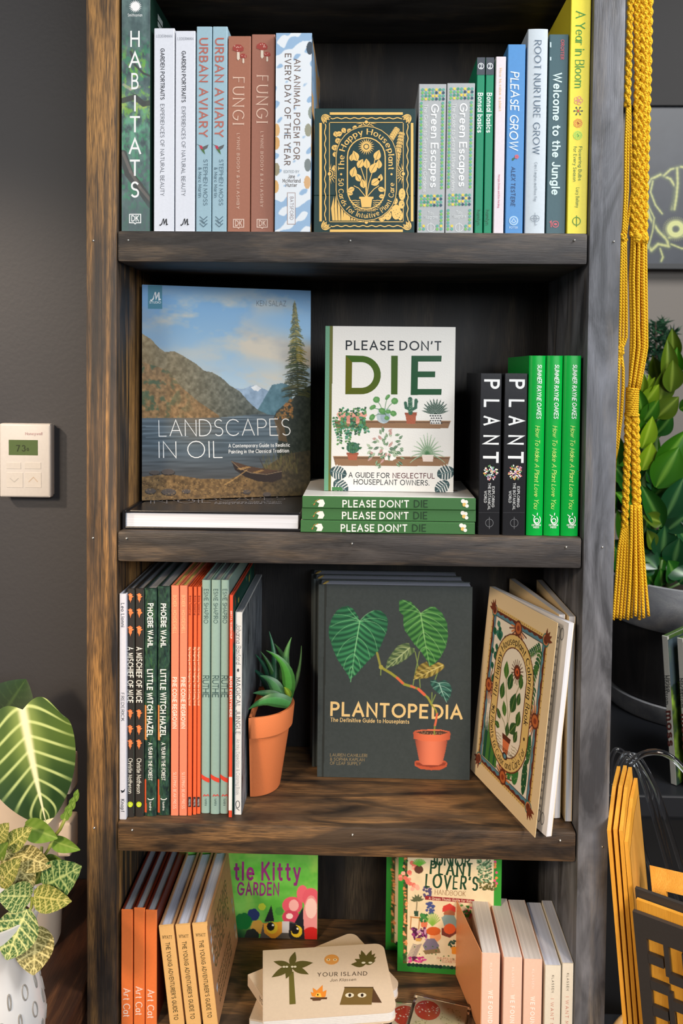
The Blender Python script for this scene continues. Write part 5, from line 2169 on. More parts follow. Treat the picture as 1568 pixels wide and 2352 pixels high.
# flat back wall
wb = 0.003
pts = [(r_, z) for r_, z in prof if True][1:7]
back = []
for sgn in (1,):
    outl = [(-p[0], p[1]) for p in reversed(pts)] + [(p[0], p[1]) for p in pts]
    v0 = [(0.0, y, z) for y, z in outl]
    v1 = [(wb, y * .97, z) for y, z in outl]
    n_ = len(outl)
    mb.add(v0 + v1, [tuple(range(n_)), tuple(range(2 * n_ - 1, n_ - 1, -1))] + [(i, (i + 1) % n_, n_ + (i + 1) % n_, n_ + i) for i in range(n_)])
po = mb.build('pot', M_TERRA, pot)
auto_smooth(po, 40)
mb = MB()
mb.lathe([(0.0, ph - .014), (rim_r * .84, ph - .016)], 30, R(-90), R(90))
mb.build('soil', plain('dark_soil', (38, 30, 36), .9, .2, .8, 300, .3), pot)


def thick_leaf(mb, base, tip, bend, width, thick, c_top, c_edge, nrm=(0, -1, 0), n=9):
    """tapering fleshy leaf from base to tip, bowed by bend (vector)"""
    base, tip, bend = Vector(base), Vector(tip), Vector(bend)
    nrm = Vector(nrm).normalized()
    rings = []
    for i in range(n + 1):
        t = i / n
        p = base.lerp(tip, t) + bend * (4 * t * (1 - t))
        d = (tip - base) + bend * (4 * (1 - 2 * t))
        d.normalize()
        side = d.cross(nrm).normalized()
        up = side.cross(d).normalized()
        w = width * (1 - t ** 2.2) * (.8 + .25 * math.sin(math.pi * min(1, t * 1.6))) + .0003
        th = thick * (1 - t ** 1.6) + .0002
        ring = [p - side * w - up * (-th * .2), p - side * w * .55 - up * th * .1, p - up * (-th * .12), p + side * w * .55 - up * th * .1, p + side * w + up * th * .2,
                p + side * w * .5 + up * -(-th * .8), p + up * -(-th), p - side * w * .5 + up * -(-th * .8)]
        rings.append(ring)
    m_ = 8
    for i in range(n):
        for k_ in range(m_):
            k2 = (k_ + 1) % m_
            t = i / n
            edge = k_ in (0, 3, 4, 7)
            c = c_edge if edge else c_top
            c = [a * (.75 + .5 * t) for a in c]
            mb.face([rings[i][k_], rings[i][k2], rings[i + 1][k2], rings[i + 1][k_]], c)
    mb.face(list(reversed(rings[0])), c_top)


M_LEAF = ink_mat('leaf_flesh', .38, .5)


def w_at(px, py, Y):
    return Vector(atY(px, py, Y)) - Vector(pot_c)


AL = [  # base px, tip px, bow, half width, colour
    ((625, 1600, .055), (618, 1450, .075), (0.006, 0, 0), .0062, (60, 128, 84)),
    ((640, 1600, .06), (630, 1478, .08), (0.012, 0, .004), .0085, (84, 140, 70)),
    ((660, 1580, .05), (669, 1464, .055), (-.006, 0, 0), .0078, (92, 150, 84)),
    ((664, 1600, .045), (692, 1483, .03), (.004, 0, -.002), .003, (74, 110, 66)),
    ((660, 1600, .035), (611, 1494, .03), (.012, 0, .008), .0085, (76, 150, 60)),
    ((640, 1592, .06), (598, 1496, .065), (.004, 0, .002), .0055, (70, 130, 60)),
    ((632, 1590, .07), (586, 1503, .085), (.003, 0, .004), .006, (44, 108, 76)),
    ((622, 1592, .075), (577, 1535, .09), (.003, 0, .004), .006, (40, 92, 70)),
    ((645, 1600, .03), (597, 1552, .028), (.002, 0, .006), .0085, (78, 136, 84)),
    ((648, 1610, .02), (581, 1592, .018), (0, 0, .004), .008, (70, 128, 80)),
    ((664, 1615, .008), (570, 1630, .004), (0, -.004, .010), .0095, (70, 140, 74)),
    ((664, 1596, .03), (652, 1578, .015), (0, 0, .002), .004, (150, 190, 60)),
]
for (bx, by, bY), (tx, ty, tY), bow, wd_, c in AL:
    mb = MB()
    L = lin(c)
    thick_leaf(mb, w_at(bx, by, py0 + bY), w_at(tx, ty, py0 + tY), bow, wd_, .004, L, [x * .62 for x in L])
    auto_smooth(mb.build('leaf', M_LEAF, pot), 50)

# ---- three dark hardbacks with a leaf painting, face out
b0, b1 = atZ(728, 1787, S3), atZ(1077, 1790, S3)
PLW = float(np.hypot(b1[0] - b0[0], b1[1] - b0[1]))
PLT = 0.0285
py_ = min(float(b0[1] + b1[1]) / 2, DEP - 3 * PLT - .003)
xa3 = x_on(728, py_, S3)
PLW = x_on(1078, py_, S3) - xa3
PLH = z_on(1346, xa3 + .1, py_) - S3
print('plantopedia', b0, b1, py_, PLW, PLH)
DKG = (54, 62, 64)
plab = ('dark green-black hardback with a painted philodendron in a red pot, front of the three',
        'dark hardback directly behind the philodendron cover, its head and left edge showing',
        'dark hardback rearmost behind the philodendron cover, only its head showing')
for i in range(3):
    dx = (0, -.009, -.014)[i]
    hh = PLH + (0, .0005, 0)[i]
    b = make_book('hardback_book', plab[i], PLW, PLT - .0006, hh, DKG, hard=True, pages=(206, 214, 236), groove=True, rough=.5, overhang=.0014, group='dark philodendron books')
    b.location = (xa3 + dx, py_ + i * PLT, S3 + .0006)
    mb = MB()                              # gilt head band
    mb.tube([(.006 + .006 * k_ / 6, .004 + (PLT - .009) * k_ / 6, hh - .002 + .001 * math.sin(math.pi * k_ / 6)) for k_ in range(7)], .0018, 6)
    mb.build('head_band', plain('gilt_thread', (206, 176, 96), .5), b, True)
    if i == 0:
        front = b
plq = [(728, 1345), (1080, 1347), (1077, 1790), (728, 1787)]
A = Art(plq, PLW, PLH, 1500, (56, 64, 65))


def c6(pts):
    return [(720 + x / 4.1263, 1330 + y / 4.1263) for x, y in pts]


def c6p(x, y):
    return (720 + x / 4.1263, 1330 + y / 4.1263)


def bez(p0, p1, p2, n=14):
    return [((1 - t) ** 2 * p0[0] + 2 * t * (1 - t) * p1[0] + t * t * p2[0], (1 - t) ** 2 * p0[1] + 2 * t * (1 - t) * p1[1] + t * t * p2[1]) for t in np.linspace(0, 1, n)]


A.a += (fbm(A.ny, A.nx, 90, 70, 2)[..., None] - .5) * 8
A.poly(c6([(88, 50), (108, 50), (96, 1900), (76, 1900)]), (34, 38, 36), .8)


def heart_leaf(outline, sinus, tip, ribs, base, light, vein, shade_):
    mk, sl = A.mask(c6(outline))
    if mk is None:
        return
    px_, py2 = A.pixel_grid()
    X, Y = px_[sl], py2[sl]
    s0 = np.array(c6p(*sinus))
    t0 = np.array(c6p(*tip))
    d = (t0 - s0) / np.linalg.norm(t0 - s0)
    u = (X - s0[0]) * d[0] + (Y - s0[1]) * d[1]
    v = (X - s0[0]) * -d[1] + (Y - s0[1]) * d[0]
    wave = np.cos((u * 1.0 - abs(v) * .75 + .006 * v * v) * 2 * math.pi / 13.0)
    k_ = np.clip(.5 + .42 * wave + .08 * np.sin(u * .1), 0, 1)[..., None]
    edge = np.clip(abs(v) / 75, 0, 1)[..., None]
    col = np.array(base) * (1 - k_) + np.array(light) * k_
    col = col * (1 - .45 * edge) + np.array(shade_) * .45 * edge
    A.a[sl] = A.a[sl] * (1 - mk[..., None]) + col * mk[..., None]
    for r_ in ribs:
        A.line(c6(bez(*r_)), 1.3, vein, .85, .5)
    A.line(c6([sinus, ((sinus[0] + tip[0]) / 2 - 4, (sinus[1] + tip[1]) / 2), tip]), 3.0, vein, 1, .8)


V1 = (132, 196, 140)
heart_leaf([(425, 400), (400, 350), (360, 290), (310, 262), (250, 275), (205, 310), (160, 380), (132, 470), (130, 540), (150, 600), (180, 690), (215, 770), (270, 850), (310, 910), (335, 960), (342, 990), (352, 945), (390, 915), (430, 870), (490, 800), (545, 745), (600, 690), (640, 600), (680, 500), (692, 400), (670, 345), (620, 305), (560, 298), (500, 330), (450, 380)],
           (425, 405), (342, 985),
           [((420, 400), (370, 360), (310, 280)), ((420, 405), (330, 340), (180, 345)), ((420, 410), (300, 370), (150, 460)), ((415, 425), (250, 440), (160, 600)), ((390, 550), (270, 580), (212, 740)), ((365, 715), (290, 740), (275, 860)), ((350, 840), (325, 860), (328, 930)),
            ((430, 400), (480, 330), (560, 305)), ((435, 405), (540, 350), (680, 400)), ((432, 410), (590, 380), (672, 520)), ((425, 430), (560, 480), (592, 680)), ((400, 560), (500, 600), (525, 760)), ((372, 720), (430, 770), (432, 860)), ((355, 840), (375, 870), (375, 915))],
           (20, 74, 50), (66, 150, 96), V1, (16, 66, 48))
heart_leaf([(1000, 325), (960, 270), (900, 215), (830, 198), (795, 205), (793, 280), (800, 315), (835, 345), (838, 440), (850, 490), (900, 560), (940, 620), (1000, 680), (1040, 740), (1075, 790), (1085, 825), (1130, 805), (1190, 740), (1240, 640), (1258, 540), (1250, 420), (1200, 320), (1130, 262), (1080, 265), (1030, 300)],
           (998, 325), (1088, 825),
           [((995, 320), (940, 250), (830, 205)), ((995, 325), (900, 280), (798, 300)), ((1000, 345), (900, 370), (838, 440)), ((1012, 390), (920, 420), (870, 510)), ((1030, 500), (960, 560), (965, 640)), ((1055, 640), (1000, 650), (1000, 690)),
            ((1005, 322), (1060, 280), (1110, 268)), ((1005, 330), (1120, 290), (1220, 380)), ((1010, 345), (1150, 370), (1255, 500)), ((1015, 390), (1160, 450), (1240, 620)), ((1030, 500), (1140, 570), (1200, 720)), ((1058, 650), (1120, 700), (1140, 790))],
           (30, 84, 40), (92, 158, 76), (140, 190, 120), (28, 80, 44))
# stem
ST = (148, 148, 58)
A.line(c6(bez((590, 705), (610, 780), (625, 840))), 5, (140, 140, 64))
A.line(c6([(628, 840), (660, 860), (720, 895), (790, 945), (850, 1000), (920, 1020)]), 6, ST)
A.line(c6([(920, 1020), (980, 1040), (1030, 1085), (1075, 1125), (1110, 1190)]), 5, ST)
A.line(c6([(1110, 1190), (1150, 1240), (1160, 1290)]), 3.2, (150, 150, 60))
A.line(c6([(1162, 1270), (1150, 1350), (1140, 1390)]), 4.4, (214, 106, 74))
A.line(c6([(1142, 1385), (1136, 1440), (1140, 1470)]), 3.6, (134, 140, 64))
A.line(c6([(780, 938), (835, 990)]), 5.5, (216, 104, 70))
A.line(c6([(985, 1045), (1040, 1095)]), 6.5, (218, 100, 72))
A.line(c6([(915, 1015), (945, 1030)]), 5, (212, 110, 80))
for q in ([(628, 850), (626, 915)], [(950, 690), (972, 800), (985, 850)], [(990, 690), (960, 850), (940, 960), (932, 1010)], [(1165, 880), (1140, 950)], [(990, 900), (1000, 1030)], [(1110, 1180), (1112, 1075)], [(1110, 1180), (1145, 1095)]):
    A.line(c6(q), 2.0, (128, 150, 76))
A.ell(*c6p(628, 840), 5, 5, (160, 156, 70))
heart_leaf([(905, 650), (890, 608), (840, 612), (780, 640), (735, 700), (690, 770), (672, 850), (720, 835), (790, 810), (860, 765), (910, 720), (945, 690), (945, 655)], (895, 655), (678, 855),
           [((880, 660), (840, 640), (770, 660)), ((840, 700), (800, 690), (740, 720)), ((790, 750), (750, 750), (700, 790)), ((885, 665), (890, 710), (850, 765)), ((830, 715), (830, 760), (790, 800)), ((780, 765), (770, 800), (740, 825))],
           (60, 84, 54), (124, 142, 92), (176, 190, 140), (60, 84, 56))
heart_leaf([(1220, 805), (1170, 785), (1110, 815), (1085, 830), (1060, 780), (1000, 810), (960, 860), (935, 955), (990, 945), (1060, 940), (1130, 910), (1190, 870), (1230, 830)], (1210, 815), (938, 955),
           [((1150, 840), (1100, 830), (1050, 850)), ((1080, 870), (1040, 850), (990, 880)), ((1020, 905), (980, 890), (960, 910)), ((1150, 842), (1130, 880), (1110, 910)), ((1080, 872), (1060, 910), (1040, 935))],
           (92, 80, 34), (178, 158, 76), (206, 190, 120), (90, 80, 36))
heart_leaf([(1175, 980), (1140, 955), (1095, 955), (1095, 995), (1125, 1040), (1170, 1080), (1215, 1120), (1250, 1165), (1285, 1110), (1300, 1040), (1275, 985), (1230, 955), (1190, 965)], (1178, 985), (1250, 1165),
           [((1180, 990), (1140, 970), (1100, 970)), ((1190, 1010), (1150, 1010), (1120, 1035)), ((1210, 1060), (1190, 1070), (1180, 1085)), ((1185, 985), (1230, 970), (1270, 990)), ((1195, 1010), (1250, 1020), (1290, 1060)), ((1215, 1060), (1250, 1080), (1275, 1120))],
           (24, 62, 56), (64, 118, 104), (150, 190, 176), (24, 60, 54))
# red clay pot with saucer
A.poly(c6([(952, 1735), (970, 1720), (1240, 1720), (1262, 1740), (1255, 1775), (1200, 1805), (1110, 1810), (1010, 1800), (955, 1770)]), (186, 84, 54))
A.poly(c6([(962, 1738), (1250, 1738), (1240, 1762), (1110, 1785), (975, 1765)]), (140, 60, 42))
mk, sl = A.mask(c6([(955, 1525), (1260, 1530), (1245, 1620), (1215, 1745), (1180, 1762), (1030, 1760), (1000, 1740), (975, 1620)]))
gx = (A.pixel_grid()[0][sl] - c6p(955, 0)[0]) / 74
sh_ = (np.clip(np.sin(np.clip(gx, 0, 1) * math.pi * .9 + .1), 0, 1) ** .7)[..., None]
A.a[sl] = A.a[sl] * (1 - mk[..., None]) + (np.array([112, 48, 36]) * (1 - sh_) + np.array([226, 124, 92]) * sh_) * mk[..., None]
mk, sl = A.mask(c6([(938, 1455), (960, 1435), (1040, 1425), (1200, 1425), (1280, 1440), (1290, 1460), (1282, 1520), (1200, 1535), (1020, 1535), (942, 1515)]))
gx = (A.pixel_grid()[0][sl] - c6p(938, 0)[0]) / 86
sh_ = (np.clip(np.sin(np.clip(gx, 0, 1) * math.pi * .9 + .15), 0, 1) ** .7)[..., None]
A.a[sl] = A.a[sl] * (1 - mk[..., None]) + (np.array([150, 66, 46]) * (1 - sh_) + np.array([226, 116, 80]) * sh_) * mk[..., None]
A.poly(c6([(962, 1452), (1040, 1435), (1200, 1435), (1270, 1452), (1200, 1472), (1040, 1474)]), (84, 58, 46))
random.seed(1)
for _ in range(60):
    A.ell(*c6p(random.uniform(1000, 1230), random.uniform(1448, 1470)), 1, .8, random.choice([(190, 150, 110), (120, 90, 70), (60, 44, 38)]))
A.line(c6([(1136, 1440), (1140, 1470)]), 3.6, (134, 140, 64))
A.build('cover_art', front, 'cover', mat=ink_mat('matt_print', .5, .4))
sh = Sheet(plq, PLW, PLH)
GY = (226, 196, 136)
for seg, a, b_ in (('PLANTOPE', (152, 1298), (1078, 1312)), ('DIA', (1110, 1313), (1402, 1315))):
    sh.text(seg, c6p(*a), c6p(*b_), 28, GY, weight=.2, track=.17)
sh.text('The Definitive Guide to Houseplants', c6p(155, 1360), c6p(900, 1370), 8.4, GY, weight=.17, contrast=.7)
for s_, y, x1 in (('LAUREN CAMILLERI', 1690, 503), ('& SOPHIA KAPLAN', 1730, 480), ('OF LEAF SUPPLY', 1768, 445)):
    sh.text(s_, c6p(153, y), c6p(x1, y + 2), 6.5, (150, 132, 96), weight=.12, slant=.06)
# the stem passes in front of the title
sh.line(c6([(1110, 1190), (1150, 1240), (1162, 1275)]), 3.2, (150, 150, 60), 4)
sh.line(c6([(1162, 1270), (1152, 1340), (1142, 1390)]), 4.4, (214, 106, 74), 4)
sh.build('cover_print', front, 'cover', PLT, mat=ink_mat('pale_foil', .4, .5))

# ---- colouring paperbacks turned towards the left, leaning on the right-hand side
k0, k1 = atZ(1080, 1770, S3), atZ(1253, 1926, S3)
CW = float(np.hypot(k1[0] - k0[0], k1[1] - k0[1]))
CA = math.degrees(math.atan2(k1[1] - k0[1], k1[0] - k0[0]))
best = None
for lean in np.arange(-16, 4, .5):
    for hh in np.arange(.22, .30, .002):
        Mx = Matrix.Translation((k0[0], k0[1], S3)) @ Matrix.Rotation(R(CA), 4, 'Z') @ Matrix.Rotation(R(lean), 4, 'X')
        e = 0
        for p, o in (((0, 0, hh), (1137, 1341)), ((CW, 0, hh), (1318, 1442))):
            a = proj(Mx @ Vector(p))
            e += (a[0] - o[0]) ** 2 + (a[1] - o[1]) ** 2
        if best is None or e < best[0]:
            best = (e, lean, hh)
print('colour', best, CW, CA, k0, k1)
CT = 0.0085
CREAM = (236, 212, 168)
cang = math.degrees(math.atan2(*(lambda q: (q[1] - k0[1], q[0] - k0[0]))(atZ(1223, 1926, S3))))
flare = max(3.0, min(12.0, CA - cang))
CH, CLEAN = best[2], -6.0
# the design of the cover, drawn straight on
CQ = [(0, 0), (100, 0), (100, 142), (0, 142)]


def colouring_cover(parent, w, h):
    A = Art(CQ, w, h, 1500, (238, 214, 172))
    BR_, BL_, OR_, CRM, GRN_, TEAL = (104, 48, 30), (92, 140, 160), (196, 108, 56), (232, 200, 126), (44, 104, 52), (40, 116, 112)
    A.poly([(9, 12), (91, 12), (91, 131), (9, 131)], (228, 192, 118))
    A.poly([(11, 14), (89, 14), (89, 129), (11, 129)], BR_)
    n = 40
    top = [(13 + 74 * k / n, 16 + .6 * math.sin(k * 1.6)) for k in range(n + 1)]
    rgt = [(87 + .6 * math.sin(k * 1.6), 16 + 111 * k / n) for k in range(n + 1)]
    bot = [(87 - 74 * k / n, 127 + .6 * math.sin(k * 1.6)) for k in range(n + 1)]
    lft = [(13 + .6 * math.sin(k * 1.6), 127 - 111 * k / n) for k in range(n + 1)]
    A.poly(top + rgt + bot + lft, BL_)
    A.poly([(15.5, 18.5), (84.5, 18.5), (84.5, 124.5), (15.5, 124.5)], (246, 238, 222))
    A.line([(15.5, 18.5), (84.5, 18.5), (84.5, 124.5), (15.5, 124.5), (15.5, 18.5)], .5, (60, 40, 34))
    for k in range(26):
        for p in ((12 + k * 3.04, 13), (12 + k * 3.04, 130), (10, 15 + k * 4.5), (90, 15 + k * 4.5)):
            A.ell(p[0], p[1], .45, .45, (90, 60, 30))
    # half suns
    for qx, qy, d in ((50, 18, 90), (50, 125, 270), (15, 71, 0), (85, 71, 180)):
        for k in range(-75, 76, 25):
            c, s = math.cos(R(d + k)), math.sin(R(d + k))
            A.line([(qx + 5 * c, qy + 5 * s), (qx + 13 * c, qy + 13 * s)], 1.0, BR_)
            c, s = math.cos(R(d + k + 12)), math.sin(R(d + k + 12))
            A.line([(qx + 6 * c, qy + 6 * s), (qx + 10 * c, qy + 10 * s)], 1.3, (226, 140, 80))
        A.ell(qx, qy, 5.4, 5.4, BR_)
        A.ell(qx, qy, 4, 4, OR_)
        A.ell(qx, qy, 2, 2, (140, 60, 36))
    # plants in the corners
    random.seed(4)

    def lf(x, y, ln, an, col, wd_=.34):
        leafp(A, x, y, ln, an, wd_, col, None, crop=lambda p: p)
    for k in range(26):
        lf(random.uniform(17, 38) - (0 if k < 13 else 4), random.uniform(20, 62), random.uniform(5, 7.5), random.uniform(.8, 2.4), random.choice([(30, 96, 70), (60, 130, 110), (24, 84, 60)]), .42)
    for (ax, ay, bx, by) in ((82, 21, 62, 36), (82, 30, 70, 62), (80, 50, 74, 80), (83, 24, 76, 52)):
        A.line([(ax, ay), (bx, by)], .5, GRN_)
        for k in range(11):
            t = k / 10
            for sg in (-1, 1):
                lf(lerp(ax, bx, t), lerp(ay, by, t), 4.2, math.atan2(by - ay, bx - ax) + sg * .95, random.choice([(70, 120, 56), (40, 96, 60)]), .26)
    for k in range(9):
        bx = 18 + k * 2.4
        A.poly([(bx - 1.6, 124), (bx - 2 + k * .2, 104), (bx - 1 + (k - 4) * .8, 82 + 4 * abs(k - 3)), (bx + 1.4, 106), (bx + 1.8, 124)], random.choice([(30, 92, 56), (70, 130, 54), (24, 76, 62)]))
    for (x, y, rx, ry) in ((66, 114, 5, 9), (62, 103, 3, 6), (71, 102, 3, 6), (79, 112, 3.6, 12), (81, 92, 3, 10), (76, 96, 2.4, 6), (58, 118, 3.6, 5), (75, 85, 2.2, 5)):
        A.ell(x, y, rx, ry, random.choice([(34, 104, 56), (52, 124, 60), (24, 88, 52)]))
        for _ in range(9):
            A.ell(x + random.uniform(-.7, .7) * rx, y + random.uniform(-.7, .7) * ry, .3, .4, (190, 200, 140))

    def stad(rx, t, b_):
        p = [(50 + rx * math.cos(math.pi + math.pi * k / 16), t + rx * math.sin(math.pi + math.pi * k / 16)) for k in range(17)]
        p += [(50 + rx * math.cos(math.pi * k / 16), b_ + rx * math.sin(math.pi * k / 16)) for k in range(17)]
        return p
    T_, B_ = 52, 91
    for rx, c in ((29, BR_), (28, CRM), (19.5, BR_), (18.6, (246, 238, 222))):
        A.poly(stad(rx, T_, B_), c)
    # sun, vine and pot inside
    for k in range(18):
        a = 2 * math.pi * k / 18
        A.line([(55 + 5 * math.cos(a), 48 + 5 * math.sin(a)), (55 + 8.5 * math.cos(a), 48 + 8.5 * math.sin(a))], 1.0, (84, 52, 40), 1, .6)
    A.ell(55, 48, 5, 5, BR_)
    A.ell(55, 48, 2.8, 2.8, (220, 100, 50))
    A.ell(55, 48, 1.4, 1.4, BR_)
    for st in ([(49, 96), (48, 80), (42, 66), (40, 50)], [(49, 96), (51, 76), (56, 64), (62, 52)], [(49, 96), (44, 88), (36, 84)], [(49, 96), (56, 88), (63, 80)]):
        A.line(st, .6, (110, 110, 50))
    for (x, y, ln, an) in ((40, 58, 13, -95), (36, 74, 13, -85), (45, 64, 14, -75), (52, 78, 16, -75), (62, 58, 11, -95), (60, 70, 10, -80), (44, 84, 11, -110), (53, 92, 13, -50), (62, 84, 12, -80), (38, 88, 9, -140), (60, 96, 10, -70), (38, 94, 8, 190), (50, 96, 10, -95)):
        lf(x, y, ln, R(an), random.choice([(52, 100, 36), (70, 122, 44), (40, 88, 40)]), .3)
        A.line([(x, y), (x + ln * .85 * math.cos(R(an)), y + ln * .85 * math.sin(R(an)))], .4, (150, 170, 90))
    A.poly([(43, 96), (56, 96), (55, 99.5), (44, 99.5)], (96, 44, 28))
    A.poly([(44.4, 99.5), (54.6, 99.5), (53, 108), (46, 108)], (226, 124, 76))
    for k in range(5):
        for sg in (-1, 1):
            A.line([(50 + sg * (8 + 2 * q), 99 + 2.2 * k + .4 * math.sin(q * 2)) for q in range(5)], .35, (120, 110, 60))
    A.ell(50, 110, 4, 2.5, (60, 44, 40), 1)
    A.ell(50, 110, 2, 1.6, (90, 150, 170), 1)
    # corner flourishes
    for qx, qy, d in ((12, 15, 225), (88, 15, 315), (88, 128, 45), (12, 128, 135)):
        A.ell(qx, qy, 4.6, 4.6, TEAL)
        A.ell(qx, qy, 3.6, 3.6, (206, 130, 90))
        A.ell(qx, qy, 2.6, 2.6, BR_)
        for k in (-40, -12, 12, 40):
            lf(qx, qy, 8.5, R(d + k), (120, 56, 34), .16)
    art = A.build('cover_art', parent, 'cover', eps=.0002)
    S = Sheet(CQ, w, h)
    r2 = 21.2
    Ls = B_ - T_

    def ptop(t):
        if t < Ls * .62:
            return (50 - r2, T_ + Ls * .62 - t), (0, -1)
        t -= Ls * .62
        if t < math.pi * r2:
            a = math.pi + t / r2
            return (50 + r2 * math.cos(a), T_ + r2 * math.sin(a)), (-math.sin(a), math.cos(a))
        return (50 + r2, T_ + t - math.pi * r2), (0, 1)
    S.text_path('The Happy Houseplant Coloring Book', ptop, math.pi * r2 + Ls * 1.3, 5.2, (46, 34, 26), 2, weight=.15, contrast=.45, serif=.08)
    r3 = 26.4

    def pbot(t):
        t = t - 2
        if t < Ls * .18:
            return (50 - r3, B_ - Ls * .18 + t), (0, 1)
        t -= Ls * .18
        a = math.pi - t / r3
        return (50 + r3 * math.cos(a), B_ + r3 * math.sin(a)), (math.sin(a), -math.cos(a))
    S.text_path('50 Plants to Color and Care For', pbot, math.pi * r3 + 5, 4.8, (46, 34, 26), 2, weight=.15, contrast=.45, serif=.08)
    S.ell(50 - 23.7, 84, 1, 1.2, (46, 34, 26), 2)
    S.ell(50 + 23.7, 88, 1, 1.2, (46, 34, 26), 2)
    S.text('CAITLIN KEEGAN', (39, 107), (61, 107), 2, (70, 54, 40), 2, weight=.16)
    S.build('cover_print', parent, 'cover', 0, eps=.0003)
    return art


def colouring_book(label, loc, ang, lean, open_=0.0):
    b = make_book('colouring_paperback', label, CW, CT, CH, CREAM, spine=(214, 196, 160), hard=False, pages=(222, 224, 232), rough=.4, cat='book', group='colouring paperbacks')
    b.rotation_euler = (R(lean), 0, R(ang))
    b.location = loc
    fc = [c for c in b.children if c.name.startswith('front_cover')][0]
    colouring_cover(fc, CW, CH) if open_ else None
    if open_:
        fc.rotation_euler = (0, 0, -R(open_))
        # line drawing on the first page
        S = Sheet(CQ, CW, CH)
        g = (120, 122, 130)
        S.line([(88, 12), (88, 130)], .6, g)
        S.line([(92, 12), (92, 130)], .6, g)
        S.line([(85 + 1.2 * math.sin(k), 14 + 114 * k / 30) for k in range(31)], .5, g)
        for k in range(22):
            S.ring(90, 15 + k * 5.3, .7, .7, .4, g, 1, 0, 360, 8)
        for y in (9, 133):
            for dx in (-4, 0, 4):
                S.ring(90 + dx, y, 1.8, 4, .6, g, 1, 0, 360, 12)
        for rr in (8, 6, 4):
            S.ring(88, 71, rr, rr, .6, g, 1, 90, 270, 12)
        S.build('page_print', b, 'cover', 0, eps=-.0004)
    return b


cb = colouring_book('colouring paperback with its bright patterned cover springing open towards the left', (float(k0[0]), float(k0[1]), S3 + .0022), CA, CLEAN, flare)
a2 = -80
f2 = (W_IN - 2 * CT - .0055, .030)
colouring_book('plain pale paperback just behind the one with its cover open', (f2[0] - CW * math.cos(R(a2)), f2[1] - CW * math.sin(R(a2)), S3 + .0010), a2, -0.4)
a3 = -89
f3 = (W_IN - CT - .0015, .024)
colouring_book('plain pale paperback rearmost, flat against the right-hand side of the bay', (f3[0] - CW * math.cos(R(a3)), f3[1] - CW * math.sin(R(a3)), S3 + .0008), a3, 0.0)

# ================================================================== fourth bay
def lean_matrix(loc, deg):
    return Matrix.Translation(loc) @ Matrix.Rotation(R(deg), 4, 'Y') @ Matrix.Rotation(R(90), 4, 'Z')


def spine_row(name, label, px_top, ytop, t_px, Yf, lean, w, cover, art, group=None, **kw):
    """spine-out book whose head is in view and whose foot is below the frame; px_top = left and right columns of its head"""
    z = z_on(ytop, x_on((px_top[0] + px_top[1]) / 2, Yf, .72), Yf)
    xl, xr = x_on(px_top[0], Yf, z), x_on(px_top[1], Yf, z)
    t = xr - xl
    c, s = math.cos(R(lean)), math.sin(R(lean))
    h = (z - S4 - .0008) / c
    b = make_book(name, label, w, t - .0006, h, cover, group=group, **kw)
    # foot left corner so that the head lands at xl
    fx = xl - s * h if lean else xl
    # local y=0 (front cover) is the right side; left foot corner is local (0, t, 0)
    M = Matrix.Translation((fx, Yf, S4 + .0008)) @ Matrix.Rotation(R(lean), 4, 'Y') @ Matrix.Translation((t - .0003, 0, 0)) @ Matrix.Rotation(R(90), 4, 'Z')
    b.matrix_world = M
    bpy.context.view_layer.update()
    q = [proj(M @ Vector(p)) for p in ((0, t, h), (0, 0, h), (0, 0, 0), (0, t, 0))]
    sh = Sheet(q, t - .0006, h)
    art(sh, q, b)
    if sh.polys:
        sh.build('spine_print', b, 'spine', t - .0006, kw.get('bulge', 0.0))
    return b


def art_cat(y0):
    def f(sh, q, root):
        SP(sh, q).down('Art Cat', y0, y0 + 67, 15, (250, 226, 210), .5, weight=.17, contrast=.55, serif=.08, track=.1)
    return f


ORG = (244, 128, 66)
for a, b_, yt, y0, lb in ((277.5, 305, 2092, 2269, 'left of the three'), (306.5, 332.5, 2088, 2265, 'middle of the three'), (333.5, 360, 2093, 2272, 'right of the three')):
    spine_row('picture_book', 'orange hardback spine with white lettering low down, ' + lb + ' in the bottom bay', (a, b_), yt, 0, .004, 0, .198, (90, 30, 14), art_cat(y0), spine=ORG, pages=(150, 160, 176), rough=.4)


def art_young(sh, q, root):
    sp = SP(sh, q)
    c = (92, 80, 50)
    y = q[0][1]
    sp.upright('WYATT', .5, y + 27, 23, 7, c, weight=.14)
    sp.down("THE YOUNG ADVENTURER'S GUIDE TO", y + 36, y + 214, 9, c, .5, weight=.17, jitter=.03, track=.16)


TAN = (236, 186, 118)
last = None
for a, b_, yt, lb in ((363.5, 398, 2129, 'left of the three'), (401.5, 436, 2127, 'middle of the three'), (440, 475.5, 2124, 'right of the three, its printed cover showing')):
    last = spine_row('hardback_book', 'tan guide book leaning left, ' + lb, (a, b_), yt, 0, .004, -6.5, .16, (176, 134, 96), art_young, spine=TAN, pages=(206, 206, 206), rough=.55)
hh = last.children[0].dimensions.z
ya = Art([(0, 0), (190, 0), (190, 150), (0, 150)], .155, hh - .004, 700, (168, 124, 88))
ya.a += (fbm(ya.ny, ya.nx, 40, 50, 3)[..., None] - .5) * 20
ya.build('cover_art', last, 'cover', eps=.0002)
S = Sheet([(0, 0), (190, 0), (190, 150), (0, 150)], .155, hh - .004)
for k, s_ in enumerate(('THE YOUNG', "ADVENTURER'S", 'GUIDE TO')):
    S.text(s_, (20, 34 + k * 22), (150, 34 + k * 22), 16, (92, 82, 54), weight=.18, jitter=.02)
for k in range(4):
    S.text('MOUNTAIN PLANT AND TREK', (24, 104 + k * 10), (140, 104 + k * 10), 5.5, (92, 82, 54), weight=.16)
random.seed(8)
